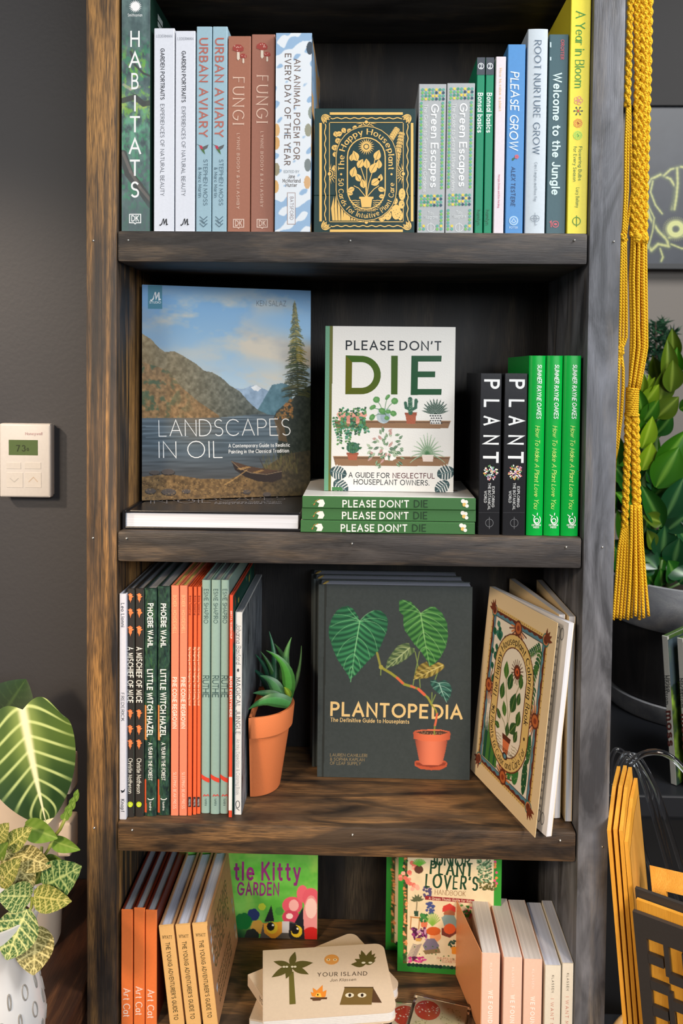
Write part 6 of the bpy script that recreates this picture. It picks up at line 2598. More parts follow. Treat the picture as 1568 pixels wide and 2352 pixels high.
for k in range(9):
    x, y = random.choice((10, 172)) + random.uniform(-4, 8), 12 + k * 15
    S.poly([(x, y), (x + 8, y - 4), (x + 10, y + 5), (x + 3, y + 9)], random.choice([(170, 176, 190), (150, 150, 160), (200, 190, 170)]), 2)
S.build('cover_print', last, 'cover', 0, eps=.0003)


def back_face(name, label, pxl, pxr, ypx, Yf, h, t, cover, ang=0.0, **kw):
    xl, xr = x_on(pxl, Yf, S4), x_on(pxr, Yf, S4)
    w = xr - xl
    b = make_book(name, label, w, t, h, cover, **kw)
    b.location = (xl, Yf, S4 + .0008)
    b.rotation_euler = (0, 0, R(ang))
    return b, w


# ---- garden picture book with a cat, at the back
KY = .170
kb, kw_ = back_face('picture_book', 'green picture book with purple lettering and cats, face out at the back', 415, 728, 0, KY, .222, .012, (60, 160, 60), pages=(220, 220, 215))
kq = cover_quad(kb, kw_, .222)
A = Art(kq, kw_, .222, 1350, (104, 186, 74))
px, py = A.pixel_grid()
A.a += (fbm(A.ny, A.nx, 9, 7, 4)[..., None] - .5) * np.array([90, 60, 60])
A.blend(np.clip((fbm(A.ny, A.nx, 8, 6) - .52) * 6, 0, 1) * .6, (160, 206, 90))
A.blend(np.clip((py - 2090) / 60, 0, 1) * np.clip((600 - px) / 50, 0, 1), (24, 60, 40))


def c8(pts):
    return [(240 + x / 3.0154, 1930 + y / 3.0154) for x, y in pts]


for (x, y, r_, c) in ((1030, 515, 44, (42, 58, 110)), (1060, 600, 50, (206, 160, 70)), (960, 560, 60, (20, 110, 50)), (1090, 460, 26, (190, 210, 60)), (1210, 490, 30, (70, 150, 60)), (1020, 660, 50, (40, 46, 44))):
    for k in range(8):
        A.ell(*c8([(x + r_ * .5 * math.cos(k), y + r_ * .5 * math.sin(k))])[0], r_ / 6, r_ / 6, c)
for (x, y, rx, ry, c) in ((1300, 450, 70, 60, (226, 90, 110)), (1290, 530, 60, 50, (206, 70, 96)), (1370, 370, 40, 60, (230, 104, 118)), (1430, 400, 60, 70, (226, 96, 112)), (1430, 540, 56, 160, (234, 150, 150)), (1310, 450, 34, 40, (244, 180, 176)), (1430, 470, 40, 70, (246, 206, 196)), (1430, 650, 60, 50, (206, 40, 40)), (1280, 525, 24, 20, (250, 220, 216))):
    q = c8([(x, y)])[0]
    A.ell(q[0], q[1], rx / 3, ry / 3, c)
# two-tone cat looking up
A.poly(c8([(1105, 565), (1155, 445), (1175, 560)]), (34, 38, 44))
A.poly(c8([(1310, 580), (1375, 460), (1378, 600)]), (34, 36, 44))
A.poly(c8([(1100, 570), (1290, 560), (1380, 600), (1390, 720), (1300, 790), (1100, 800), (1060, 740)]), (84, 82, 80))
A.poly(c8([(1100, 575), (1228, 562), (1228, 640), (1170, 690), (1105, 640)]), (222, 156, 50))
A.poly(c8([(1228, 560), (1280, 562), (1276, 640), (1228, 640)]), (206, 206, 210))
A.poly(c8([(1280, 570), (1380, 590), (1385, 710), (1310, 715), (1275, 660)]), (36, 36, 42))
for x, y in ((1160, 605), (1330, 630)):
    q = c8([(x, y)])[0]
    A.ell(q[0], q[1], 13, 14, (226, 196, 50))
    A.ell(q[0] - 3, q[1] - 3, 9, 10, (26, 26, 28))
    A.ell(q[0] + 2, q[1] - 6, 2.4, 2.4, (240, 240, 236))
A.poly(c8([(940, 720), (1100, 700), (1100, 900), (900, 900)]), (30, 40, 36))
A.build('cover_art', kb, 'cover')
sh = Sheet(kq, kw_, .222)
sh.text('Lit', c8([(700, 268)])[0], c8([(870, 268)])[0], 36, (134, 44, 116), weight=.2, track=.22)
sh.text('tle Kitty', c8([(895, 268)])[0], c8([(1358, 270)])[0], 37, (134, 44, 116), weight=.2, track=.22)
sh.text('GARDEN', c8([(918, 372)])[0], c8([(1208, 376)])[0], 26, (140, 50, 120), weight=.21, jitter=.03)
sh.build('cover_print', kb, 'cover', 0)

# ---- junior handbook, two copies
jy = yfoot(912, 2231, S4)
jy2 = min(yfoot(885, 2182, S4), DEP - .022)
jy = min(jy, jy2 - .024)
jp = x_on(912, jy, S4)
jg = (44, 146, 50)
jh = .222
jq0 = None
for i, (Y, pxl, lb) in enumerate(((jy, 912, 'plant handbook with a bright green border and gardening children, front copy'), (jy2, 885, 'plant handbook with a bright green border, rear copy peeping out at the left'))):
    xl = x_on(pxl, Y, S4)
    w = x_on(1146, jy, S4) - jp
    b = make_book('picture_book', lb, w, .018, jh, jg, pages=(225, 222, 210), rough=.35, group='plant handbooks')
    b.location = (xl, Y, S4 + .0008)
    b.rotation_euler = (0, 0, R(-3))
    q = cover_quad(b, w, jh)
    if i == 0:
        jq0 = q
    a = Art(jq0, w, jh, 1350 if i == 0 else 600, (232, 214, 176))
    px, py = a.pixel_grid()
    a.a += (fbm(a.ny, a.nx, 20, 16, 2)[..., None] - .5) * 14

    def c9(pts):
        return [(860 + x / 2.9037, 1930 + y / 2.9037) for x, y in pts]

    def c9p(x, y):
        return (860 + x / 2.9037, 1930 + y / 2.9037)
    # green frame with a leafy inner edge
    a.poly(c9([(150, -900), (205, -900), (190, 880), (140, 880)]), (36, 140, 48))
    a.poly(c9([(205, -900), (228, -900), (216, 830), (188, 830)]), (96, 84, 44))
    a.poly(c9([(800, -900), (900, -900), (860, 1000), (790, 1000)]), (50, 150, 50))
    a.poly(c9([(140, 815), (900, 870), (900, 960), (140, 900)]), (44, 130, 44))
    random.seed(6)
    for k in range(150):
        y = -600 + k * 9.4
        a.ell(*c9p(207 + random.uniform(-12, 12) - y * .008, y), random.uniform(2, 4), random.uniform(2, 3), random.choice([(214, 140, 84), (60, 110, 50), (40, 80, 44), (230, 160, 110), (30, 60, 40)]), 1, random.uniform(0, 3))
    for k in range(24):
        a.ell(*c9p(230 + k * 26, 828 + k * 1.9), 5, 4.5, random.choice([(24, 60, 44), (36, 84, 50), (20, 50, 40)]))
    for k in range(30):
        a.ell(*c9p(808 + random.uniform(-8, 8), -200 + k * 18), 3, 3, random.choice([(226, 80, 130), (240, 140, 80), (60, 120, 60)]))
    if i == 0:
        # orchids, hanging basket, fern
        for k in range(26):
            a.ell(*c9p(235 + 45 * math.sin(k * .35) + random.uniform(-24, 24), 150 + k * 7 + random.uniform(-8, 8)), 5, 4.6, random.choice([(240, 150, 130), (246, 178, 156), (226, 116, 100)]))
        a.ell(*c9p(295, 193), 10, 10, (96, 60, 48))
        for an in range(-160, -10, 15):
            a.line(c9([(298, 170), (298 + 45 * math.cos(R(an)), 165 + 40 * math.sin(R(an)))]), 2.4, (96, 176, 60))
        for k in range(170):
            a.ell(*c9p(random.uniform(685, 778), random.uniform(130, 290)), 2.4, 2, random.choice([(120, 156, 116), (84, 120, 84), (170, 190, 150), (60, 96, 64)]))
        for k in range(40):
            a.ell(*c9p(random.uniform(700, 800), random.uniform(280, 330)), 3, 2, random.choice([(110, 100, 50), (80, 84, 44)]))
        for x0, y0, c in ((350, 345, (86, 80, 120)), (370, 450, (70, 84, 140))):
            for k in range(22):
                a.ell(*c9p(x0 + random.uniform(-26, 26), y0 + random.uniform(-36, 40)), 3.4, 3, c)
        # palm, bench, pots
        for an in range(-170, 10, 30):
            leafp(a, 285, 405, 50, R(an), .16, (92, 100, 70), None, crop=c9)
        a.line(c9([(283, 405), (278, 470)]), 1.8, (90, 84, 60))
        a.poly(c9([(262, 470), (294, 470), (290, 505), (266, 505)]), (44, 76, 60))
        a.line(c9([(240, 510), (350, 525)]), 3, (190, 124, 66))
        for x in (244, 300, 345):
            a.line(c9([(x, 512), (x - 6, 592)]), 2.4, (180, 116, 60))
        a.poly(c9([(305, 540), (355, 540), (348, 580), (312, 580)]), (220, 120, 84))
        for k in range(30):
            a.ell(*c9p(random.uniform(305, 355), random.uniform(490, 540)), 3, 3, random.choice([(46, 110, 60), (70, 140, 70)]))
        for an in range(-150, -20, 14):
            a.line(c9([(385, 570), (385 + 55 * math.cos(R(an)), 560 + 75 * math.sin(R(an)))]), 2, (130, 180, 70))
        for k in range(50):
            a.ell(*c9p(random.uniform(250, 345), random.uniform(585, 660)), 3.6, 2.6, random.choice([(110, 40, 90), (150, 60, 120), (80, 30, 70), (200, 150, 180)]), 1, random.uniform(0, 3))
        a.poly(c9([(270, 650), (315, 655), (308, 675), (275, 672)]), (206, 160, 80))
        for k in range(14):
            t = k / 13
            for sg in (-1, 1):
                a.line(c9([(285 - 50 * t, 700 + 110 * t), (285 - 50 * t + sg * 28, 700 + 110 * t - 8)]), 1.4, (110, 96, 110))
        for k in range(26):
            a.ell(*c9p(random.uniform(230, 340), random.uniform(780, 812)), 4, 2.4, random.choice([(190, 50, 120), (220, 90, 150), (90, 40, 70)]))
        # two gardeners
        a.ell(*c9p(498, 490), 13, 12, (170, 104, 70))
        a.poly(c9([(450, 480), (455, 440), (500, 420), (540, 445), (540, 480), (500, 462)]), (206, 64, 56))
        a.poly(c9([(445, 515), (470, 495), (530, 500), (550, 540), (545, 590), (470, 590)]), (134, 160, 158))
        a.poly(c9([(445, 585), (545, 585), (545, 620), (500, 650), (445, 630)]), (120, 60, 50))
        a.ell(*c9p(500, 590), 14, 12, (224, 96, 50))
        a.ell(*c9p(405, 640), 13, 13, (236, 160, 106))
        a.ell(*c9p(392, 605), 17, 10, (206, 96, 40))
        a.poly(c9([(320, 700), (350, 655), (400, 655), (430, 700), (420, 740), (340, 740)]), (124, 116, 136))
        a.poly(c9([(320, 735), (430, 720), (440, 750), (340, 760)]), (140, 116, 80))
        for k in range(20):
            a.ell(*c9p(random.uniform(490, 575), random.uniform(670, 715)), 4, 2.4, random.choice([(36, 66, 60), (50, 84, 70)]), 1, random.uniform(0, 3))
        a.poly(c9([(510, 710), (560, 712), (552, 760), (516, 758)]), (232, 150, 50))
        for k in range(30):
            a.ell(*c9p(random.uniform(570, 660), random.uniform(430, 520)), 4, 2.4, random.choice([(90, 150, 60), (60, 120, 60), (206, 96, 120)]), 1, random.uniform(0, 3))
        for k in range(14):
            a.ell(*c9p(random.uniform(240, 640), random.uniform(650, 810)), 1.8, 1.6, (60, 110, 50))
        a.build('cover_art', b, 'cover')
        sh = Sheet(jq0, w, jh)
        dg = (30, 70, 46)
        sh.text('JUNIOR', c9p(373, 162), c9p(636, 175), 24, dg, weight=.22, contrast=.4, serif=.1)
        sh.text('PLANT', c9p(366, 222), c9p(655, 240), 29, dg, weight=.25, contrast=.4, serif=.12)
        sh.text("LOVER'S", c9p(335, 308), c9p(688, 332), 29, dg, weight=.25, contrast=.4, serif=.12)
        sh.text('HANDBOOK', c9p(400, 360), c9p(606, 372), 11, (150, 110, 70), weight=.13, contrast=.5, serif=.08)
        sh.poly(c9([(338, 370), (665, 395), (663, 420), (336, 395)]), (150, 44, 50), 1)
        sh.text('A Green Thumb Guide for Kids', c9p(360, 393), c9p(650, 414), 5.5, (236, 214, 186), weight=.16)
        sh.text('PHILIPPA WILLIAMS', c9p(415, 792), c9p(585, 805), 5, (190, 96, 80), weight=.13)
        sh.text('ELIZABETH EDWARDS', c9p(450, 812), c9p(640, 828), 5, (190, 96, 80), weight=.13)
        sh.build('cover_print', b, 'cover', 0)
    else:
        a.build('cover_art', b, 'cover')

# ---- stack of square-cornered board books with rounded corners
IT = .0150
IW_, ID_ = .162, .122


def rounded_slab(w, d, z0, z1, r_, square_left=True, n=6):
    pts = []
    for cx, cy, a0 in ((w - r_, r_, -90), (w - r_, d - r_, 0)):
        for k in range(n + 1):
            a = R(a0 + 90 * k / n)
            pts.append((cx + r_ * math.cos(a), cy + r_ * math.sin(a)))
    pts += [(0, d), (0, 0)]
    m_ = len(pts)
    v = [(x, y, z0) for x, y in pts] + [(x, y, z1) for x, y in pts]
    f = [tuple(reversed(range(m_))), tuple(range(m_, 2 * m_))] + [(i, (i + 1) % m_, m_ + (i + 1) % m_, m_ + i) for i in range(m_)]
    return v, f


M_ISL = plain('board_book_cover', (216, 196, 172), .5, .4, .05, 300)
M_PAGE = plain('thick_board_page', (226, 224, 222), .6, .3)


def board_book(label, corner, ang, z):
    b = empty('board_book', (corner[0], corner[1], z))
    b.rotation_euler = (0, 0, R(ang))
    tag(b, label, 'book', 'stack of board books')
    for k, (z0, z1, mt, nm) in enumerate(((0, .0022, M_ISL, 'back_cover'), (IT - .0022, IT, M_ISL, 'front_cover'))):
        mb = MB()
        v, f = rounded_slab(IW_, ID_, z0, z1, .012)
        mb.add(v, f)
        mb.build(nm, mt, b)
    for k in range(5):                    # thick pages
        z0 = .0024 + k * (IT - .0048) / 5
        mb = MB()
        v, f = rounded_slab(IW_ - .001, ID_ - .001, z0, z0 + (IT - .0048) / 5 - .00025, .0115)
        mb.add(v, f)
        mb.build('page', M_PAGE, b)
    mb = MB()
    mb.box(-.0010, -.0001, 0, ID_, 0, IT, .0002)
    mb.build('spine', M_ISL, b)
    return b


zt = S4 + .0006
cT = [atZ(*p, S4 + 3 * IT + .002) for p in ((605, 2341), (912, 2320), (868, 2170), (602, 2182))]
IW_ = float(np.linalg.norm(cT[1] - cT[0]))
ID_ = float(np.linalg.norm(cT[3] - cT[0]))
iang = math.degrees(math.atan2(cT[1][1] - cT[0][1], cT[1][0] - cT[0][0]))
print('island', IW_, ID_, iang, cT)
c3_ = atZ(575, 2335, S4 + IT)
board_book('pale board book at the bottom of the stack, its left corner poking out', (c3_[0], c3_[1] - .004, 0), -9, zt)
ctr = atZ(745, 2252, S4 + 2 * IT)
a_ = 33
ox, oy = -IW_ / 2 * math.cos(R(a_)) + ID_ / 2 * math.sin(R(a_)), -IW_ / 2 * math.sin(R(a_)) - ID_ / 2 * math.cos(R(a_))
mid = board_book('pale board book in the middle of the stack, turned askew', (ctr[0] + ox, ctr[1] + oy, 0), a_, zt + IT + .0004)
isl = board_book('pale board book topmost of its stack, with a palm, campfire and tent', (cT[0][0], cT[0][1], 0), iang, zt + 2 * (IT + .0004))
iq = [(602, 2182), (868 + 4, 2169), (912, 2320), (605, 2341)]
ISH = Sheet(iq, IW_, ID_)


def c10(pts):
    return [(560 + x / 3.92, 1930 + y / 3.92) for x, y in pts]


def i_leaf(x, y, ln, an, wd_, col, lay=1):
    c, s = math.cos(an), math.sin(an)
    pts = [(t * ln, math.sin(math.pi * t ** .8) * ln * wd_) for t in np.linspace(0, 1, 8)]
    pts += [(p[0], -p[1]) for p in pts[-2:0:-1]]
    ISH.poly(c10([(x + p[0] * c - p[1] * s, y + p[0] * s + p[1] * c) for p in pts]), col, lay)


OL = (92, 84, 40)
ISH.poly(c10([(398, 1180), (440, 1180), (468, 1470), (412, 1474)]), (106, 98, 44), 1)
for an, ln in ((-75, 130), (-8, 200), (25, 180), (110, 120), (150, 200), (195, 165), (-160, 120)):
    i_leaf(415, 1130, ln, R(an), .16 if an not in (-75, 110) else .24, OL, 2)
for x in (365, 440):
    for dx in (-13, 13):
        ISH.ell(*c10([(x + dx, 1137)])[0], 3.2, 2.2, (228, 220, 196), 3, 10)
ISH.ell(*c10([(777, 1076)])[0], 16.5, 11.5, (214, 150, 76), 1)
for dx in (-30, 30):
    ISH.ell(*c10([(777 + dx, 1078)])[0], 4.4, 2.8, (240, 214, 160), 2, 10)
    ISH.ell(*c10([(777 + dx, 1078)])[0], 1.4, 1.7, (90, 60, 40), 3, 8)
for an, ln in ((-155, 110), (-125, 110), (-110, 130), (-70, 130), (-50, 120), (-35, 110), (180, 130), (-20, 90)):
    i_leaf(1080, 1120, ln, R(an), .2, OL, 2)
for x in (1060, 1120):
    ISH.ell(*c10([(x, 1107)])[0], 4.6, 2.2, (226, 220, 196), 3, 10)
ISH.text('YOUR ISLAND', c10([(656, 1224)])[0], c10([(1098, 1216)])[0], 8.2, (76, 64, 52), weight=.13, track=.3)
ISH.text('Jon Klassen', c10([(770, 1270)])[0], c10([(1000, 1264)])[0], 6, (110, 96, 80), weight=.11, slant=.2, track=.2)
ISH.poly(c10([(612, 1400), (600, 1362), (625, 1370), (618, 1325), (655, 1350), (705, 1300), (708, 1362), (742, 1345), (735, 1405), (690, 1418)]), (232, 140, 50), 1)
ISH.poly(c10([(640, 1400), (660, 1370), (690, 1375), (700, 1410)]), (244, 196, 84), 2)
ISH.ell(*c10([(665, 1388)])[0], 1.8, 2.4, (60, 40, 30), 3, 8)
ISH.poly(c10([(600, 1412), (750, 1410), (748, 1428), (700, 1428), (690, 1440), (620, 1442), (618, 1430), (600, 1426)]), (96, 66, 46), 2)
ISH.poly(c10([(905, 1322), (1155, 1325), (1150, 1478), (865, 1478)]), (120, 96, 52), 1)
ISH.poly(c10([(1155, 1325), (1240, 1460), (1152, 1458)]), (88, 62, 42), 1)
ISH.poly(c10([(900, 1318), (1158, 1320), (1158, 1330), (902, 1328)]), (84, 66, 40), 2)
for x in (950, 1060):
    ISH.ell(*c10([(x, 1393)])[0], 10, 5.4, (226, 216, 190), 3, 14)
    ISH.ell(*c10([(x + 2, 1393)])[0], 3.4, 4, (50, 38, 30), 4, 10)
mb = MB()
for q, c, layer in ISH.polys:
    mb.face([(p[0], p[1], IT + .0002 + layer * .00004 + (len(mb.f) % 12) * 2.5e-6) for p in q], c)
mb.build_apart('cover_print', ink_mat(), isl)
S = Sheet([(0, 0), (100, 0), (100, 10), (0, 10)], ID_, IT)
S.text('YOUR ISLAND', (30, 7), (70, 7), 4, (110, 100, 90), weight=.14)
mb = MB()
for q, c, layer in S.polys:
    mb.face([(-.0013, ID_ - p[0], p[1]) for p in q], c)
mb.build('spine_print', ink_mat(), mid)


# ---- sticker packs with mushroom caps in clear sleeves
def glassy(name, col=(1, 1, 1), rough=.08, alpha=.18):
    key = ('glassy', name)
    if key in MATS:
        return MATS[key]
    mt, nt, b = new_mat(name)
    out = nt.nodes['Material Output']
    tr = nt.nodes.new('ShaderNodeBsdfTransparent')
    gl = nt.nodes.new('ShaderNodeBsdfGlossy')
    gl.inputs['Roughness'].default_value = rough
    mx = nt.nodes.new('ShaderNodeMixShader')
    fr = nt.nodes.new('ShaderNodeFresnel')
    fr.inputs[0].default_value = 1.45
    nt.links.new(fr.outputs[0], mx.inputs[0])
    nt.links.new(tr.outputs[0], mx.inputs[1])
    nt.links.new(gl.outputs[0], mx.inputs[2])
    nt.links.new(mx.outputs[0], out.inputs[0])
    MATS[key] = mt
    return mt


def sticker_pack(label, corner, ang, z, tilt, w=.074, d=.10):
    p = empty('sticker_pack', (corner[0], corner[1], z))
    p.rotation_euler = (R(tilt), 0, R(ang))
    tag(p, label, 'stickers', 'mushroom sticker packs')
    mb = MB()
    mb.box(.004, w - .004, -d, -.004, .0008, .0016)
    mb.build('card', plain('sticker_card', (214, 196, 160), .6), p)
    mb = MB()
    random.seed(12)

    def disc(cx, cy, r_, c, z_, n=20):
        mb.face([(cx + r_ * math.cos(2 * math.pi * k / n), cy + r_ * math.sin(2 * math.pi * k / n), z_) for k in range(n)], lin(c))
    for k, (cx, cy) in enumerate(((.021, -.024), (.052, -.026), (.021, -.056), (.052, -.058))):
        disc(cx, cy, .0165 if k % 3 == 0 else .0145, (190, 56, 40) if k % 3 == 0 else (214, 200, 156), .0018 + k * .00004)
        for q in range(26):
            a, rr = random.uniform(0, 6.28), .0145 * random.random() ** .5
            disc(cx + rr * math.cos(a), cy + rr * math.sin(a), random.uniform(.0006, .0013), (244, 226, 206) if k % 3 == 0 else (180, 166, 120), .0021 + k * .00004, 7)
    mb.build_apart('sticker_print', ink_mat(), p)
    mb = MB()
    mb.box(0, w, -d, 0, .0, .0034, .0008)
    mb.build('clear_sleeve', glassy('clear_film'), p)
    return p


m1 = atZ(953, 2286, S4 + .003)
m2 = atZ(1072, 2313, S4 + .003)
sticker_pack('clear sleeve of red mushroom stickers lying beside the pale pink spines', m1, math.degrees(math.atan2(m2[1] - m1[1], m2[0] - m1[0])), S4 + .0042, 0)
m3 = atZ(893, 2296, S4 + .003)
sticker_pack('clear sleeve of red mushroom stickers half hidden beside the board books', m3, -2, S4 + .0004, 0)


# ---- pale paperbacks at the right
def art_found(sh, q, root):
    sp = SP(sh, q)
    y = q[0][1]
    sp.down('KLASSEN', y + 22, y + 66, 5, (246, 236, 230), .5, weight=.13, track=.3)
    sp.down('WE FOUND', y + 85, y + 160, 9, (250, 246, 242), .5, weight=.2, track=.4)


PKL = (238, 198, 178)
for a, b_, yt, lb in ((1106, 1149, 2190, 'left of the three, its cover bending open'), (1156, 1200, 2200, 'middle of the three'), (1202.5, 1246, 2204, 'right of the three')):
    b = spine_row('paperback_book', 'pale pink paperback spine with white lettering, ' + lb, (a, b_), yt, 0, .004, 0, .116, PKL, art_found, hard=False, pages=(204, 198, 196), rough=.4)
    if yt == 2190:
        bc = [c for c in b.children if c.name.startswith('back_cover')][0]
        hz = bc.dimensions.z
        t_ = b.children[0].location
        # hinge the loose cover outwards about the spine
        th = x_on(1149, .004, .69) - x_on(1106, .004, .69) - .0006
        for vv in bc.data.vertices:
            vv.co.y -= th
        bc.location = (0, th + .0004, 0)
        bc.rotation_euler = (0, 0, R(11))
        bc.data.materials[0] = plain('loose_cover', (224, 150, 100), .4, .4)


def art_want(sh, q, root):
    sp = SP(sh, q)
    y = q[0][1]
    sp.down('KLASSEN', y + 22, y + 62, 5, (90, 86, 80), .5, weight=.12, track=.4)
    sp.down('I WANT MY', y + 76, y + 150, 7, (196, 110, 96), .48, weight=.1, track=.45)


for a, b_, yt, lb in ((1251, 1289, 2218, 'beside the pink ones'), (1290.5, 1318, 2213, 'against the right-hand side')):
    spine_row('paperback_book', 'off-white paperback spine with thin spaced lettering, ' + lb, (a, b_), yt, 0, .004, 0, .122, (230, 222, 206), art_want, hard=False, pages=(206, 198, 188), rough=.4)

# ================================================================== left of the bookshelf
# ---- thermostat on the charcoal wall
TY = WALL_Y - .022
tx0, tx1 = x_on(-2, TY, 1.3), x_on(116, TY, 1.3)
tz1, tz0 = z_on(972, tx0, TY), z_on(1142, tx0, TY)
th = empty('thermostat', (tx0, TY, tz0))
tag(th, 'white wall thermostat with a small green display', 'thermostat')
tw, thh = tx1 - tx0, tz1 - tz0
M_WP = plain('white_plastic', (206, 202, 197), .4, .5)
mb = MB()
mb.box(0, tw, 0, .014, 0, thh, .0035)
auto_smooth(mb.build('casing', M_WP, th), 60)
mb = MB()
mb.box(.0025, tw - .0025, .0142, .0218, .0025, thh - .0025, .001)
mb.build('backplate', M_WP, th)
tq = (proj((tx0, TY, tz1)), proj((tx1, TY, tz1)), proj((tx1, TY, tz0)), proj((tx0, TY, tz0)))
sh = Sheet(tq, tw, thh)
P_ = sh.P
q = P_([(20, 1010), (87, 1046)])
mb = MB()
mb.box(q[0][0], q[1][0], -.0002, .001, q[1][1], q[0][1])
mb.build('display', plain('lcd_glass', (84, 104, 62), .3, .5), th)
mb = MB()
sh2 = Sheet(tq, tw, thh)
dg = (44, 54, 30)
for ch, x in (('7', 37), ('3', 50)):
    sh2.text(ch, (x, 1036), (x + 9, 1036), 13, dg, weight=.16, layer=6)
sh2.ring(64, 1032, 2, 3, 1.2, dg, 6, 0, 360, 8)
sh2.text('Honeywell', (58, 999), (97, 999), 6, (190, 150, 150), weight=.13)
sh2.line([(23, 1098), (33, 1107), (43, 1098)], 1.8, (176, 172, 166), 9)
sh2.line([(66, 1107), (77, 1096), (87, 1107)], 1.8, (190, 170, 150), 9)
for (a, b_, c, d) in ((15, 1062, 48, 1077), (57, 1062, 94, 1077), (15, 1085, 53, 1120), (58, 1085, 95, 1120)):
    q = P_([(a, b_), (c, d)])
    mb = MB()
    mb.box(q[0][0], q[1][0], -.0005, .001, q[1][1], q[0][1], .0003)
    mb.build('button', plain('button_plastic', (202, 197, 190), .45), th)
sh2.build('display_print', th, 'cover', 0, eps=.0003)

# ---- dark wooden table under the plants
tab = empty('plant_table', (-.45, -.1, 0))
tag(tab, 'dark stained wooden table holding the potted plants, left of the bookshelf', 'table')
TZ = .615
mb = MB()
mb.box(-.75, .45 - TH - .006, -.30, WALL_Y + .1 - .004, TZ - .04, TZ, .003)
mb.build('table_top', W_TABLE, tab)
for x in (-.72, .35):
    for y in (-.27, .27):
        mb = MB()
        mb.box(x - .03, x + .03, y - .03, y + .03, .001, TZ - .0405, .002)
        mb.build('leg', W_TABLE, tab)


# ---- leaves
def unit_leaf(name, prof, colf, nu=24, nv=12, cup=.12, droop=.1, ripple=0.0, notch=0.0):
    """length along x 0..1, width along y, colours from colf(t, s)"""
    v, f, c = [], [], []
    for i in range(nu + 1):
        t = i / nu
        w = prof(t)
        for j in range(nv + 1):
            s = -1 + 2 * j / nv
            z = cup * w * s * s - droop * t * t + ripple * math.sin(t * 40) * (abs(s)) * .5
            x = t + notch * (2.2 * s ** 4 * (1 - t) ** 6 - math.sin(math.pi * min(1, abs(s) * 1.1)) * (1 - t) ** 5)
            v.append((x, w * s, z))
            c.append(colf(t, s))
    for i in range(nu):
        for j in range(nv):
            a = i * (nv + 1) + j
            f.append((a, a + 1, a + nv + 2, a + nv + 1))
    me = bpy.data.meshes.new(name)
    me.from_pydata(v, [], f)
    ca = me.color_attributes.new('Col', 'FLOAT_COLOR', 'POINT')
    arr = np.ones((len(v), 4), np.float32)
    arr[:, :3] = np.array([lin(q) for q in c])
    ca.data.foreach_set('color', arr.ravel())
    me.polygons.foreach_set('use_smooth', [True] * len(me.polygons))
    return me


def put_leaf(me, mat, parent, base, tip, width, nrm=(0, -1, .25), name='leaf', roll=0.0):
    base, tip = Vector(base), Vector(tip)
    X = tip - base
    L = X.length
    X.normalize()
    Y = Vector(nrm).cross(X)
    if Y.length < 1e-4:
        Y = Vector((1, 0, 0)).cross(X)
    Y.normalize()
    Z = X.cross(Y)
    if roll:
        Y, Z = Y * math.cos(roll) + Z * math.sin(roll), Z * math.cos(roll) - Y * math.sin(roll)
    p = Vector(parent.location)
    M = Matrix.Identity(4)
    for i in range(3):
        M[i][0], M[i][1], M[i][2], M[i][3] = X[i] * L, Y[i] * width, Z[i] * L, base[i] - p[i]
    if not me.materials:
        me.materials.append(mat)
    o = bpy.data.objects.new(name, me)
    COL.objects.link(o)
    o.parent = parent
    o.matrix_local = M
    return o


def mixrgb(a, b_, t):
    t = max(0.0, min(1.0, t))
    return tuple(a[i] + (b_[i] - a[i]) * t for i in range(3))


def sstep(a, b_, x):
    t = max(0.0, min(1.0, (x - a) / (b_ - a)))
    return t * t * (3 - 2 * t)


def anth_col(t, s):
    """dark velvety green with broad cream midrib and side veins"""
    a = abs(s)
    base = mixrgb((32, 60, 24), (74, 98, 36), .5 + .5 * math.sin(t * 6))
    mid = 1 - sstep(.03, .16 * (1.15 - t), a)
    ph = (t * 8.0 - a * 2.3 + .5 * a * a + .2) % 1.0
    d = min(ph, 1 - ph)
    vein = (1 - sstep(.05, .15, d)) * (1 - .55 * sstep(.5, 1, a))
    halo = (1 - sstep(.1, .5, a)) * (.62 - .45 * t)
    c = mixrgb(base, (170, 182, 96), max(0, halo))
    c = mixrgb(c, (206, 216, 140), vein * .85)
    return mixrgb(c, (232, 226, 180), mid)


def heartp(t):
    return .5 * (math.sin(math.pi * min(1, (t * .93 + .10)) ** .78) ** .8) * (1 if t < .97 else .5)


M_LEAF2 = ink_mat('leaf_surface', .5, .25)
LEAF_A = unit_leaf('anthurium_leaf', lambda t: .5 * max(.004, 1 - (abs(t - .30) / .705) ** 2.1) ** .8, anth_col, 170, 72, .10, .08, 0, .075)


def dark_col(t, s):
    ph = (t * 7 - abs(s) * 1.2) % 1.0
    v = 1 - sstep(.03, .1, min(ph, 1 - ph))
    return mixrgb(mixrgb((22, 44, 18), (36, 64, 24), t), (70, 96, 44), max(v * .4, 1 - sstep(.02, .08, abs(s))) * .7)


LEAF_D = unit_leaf('dark_leaf', heartp, dark_col, 40, 20, .1, .1)

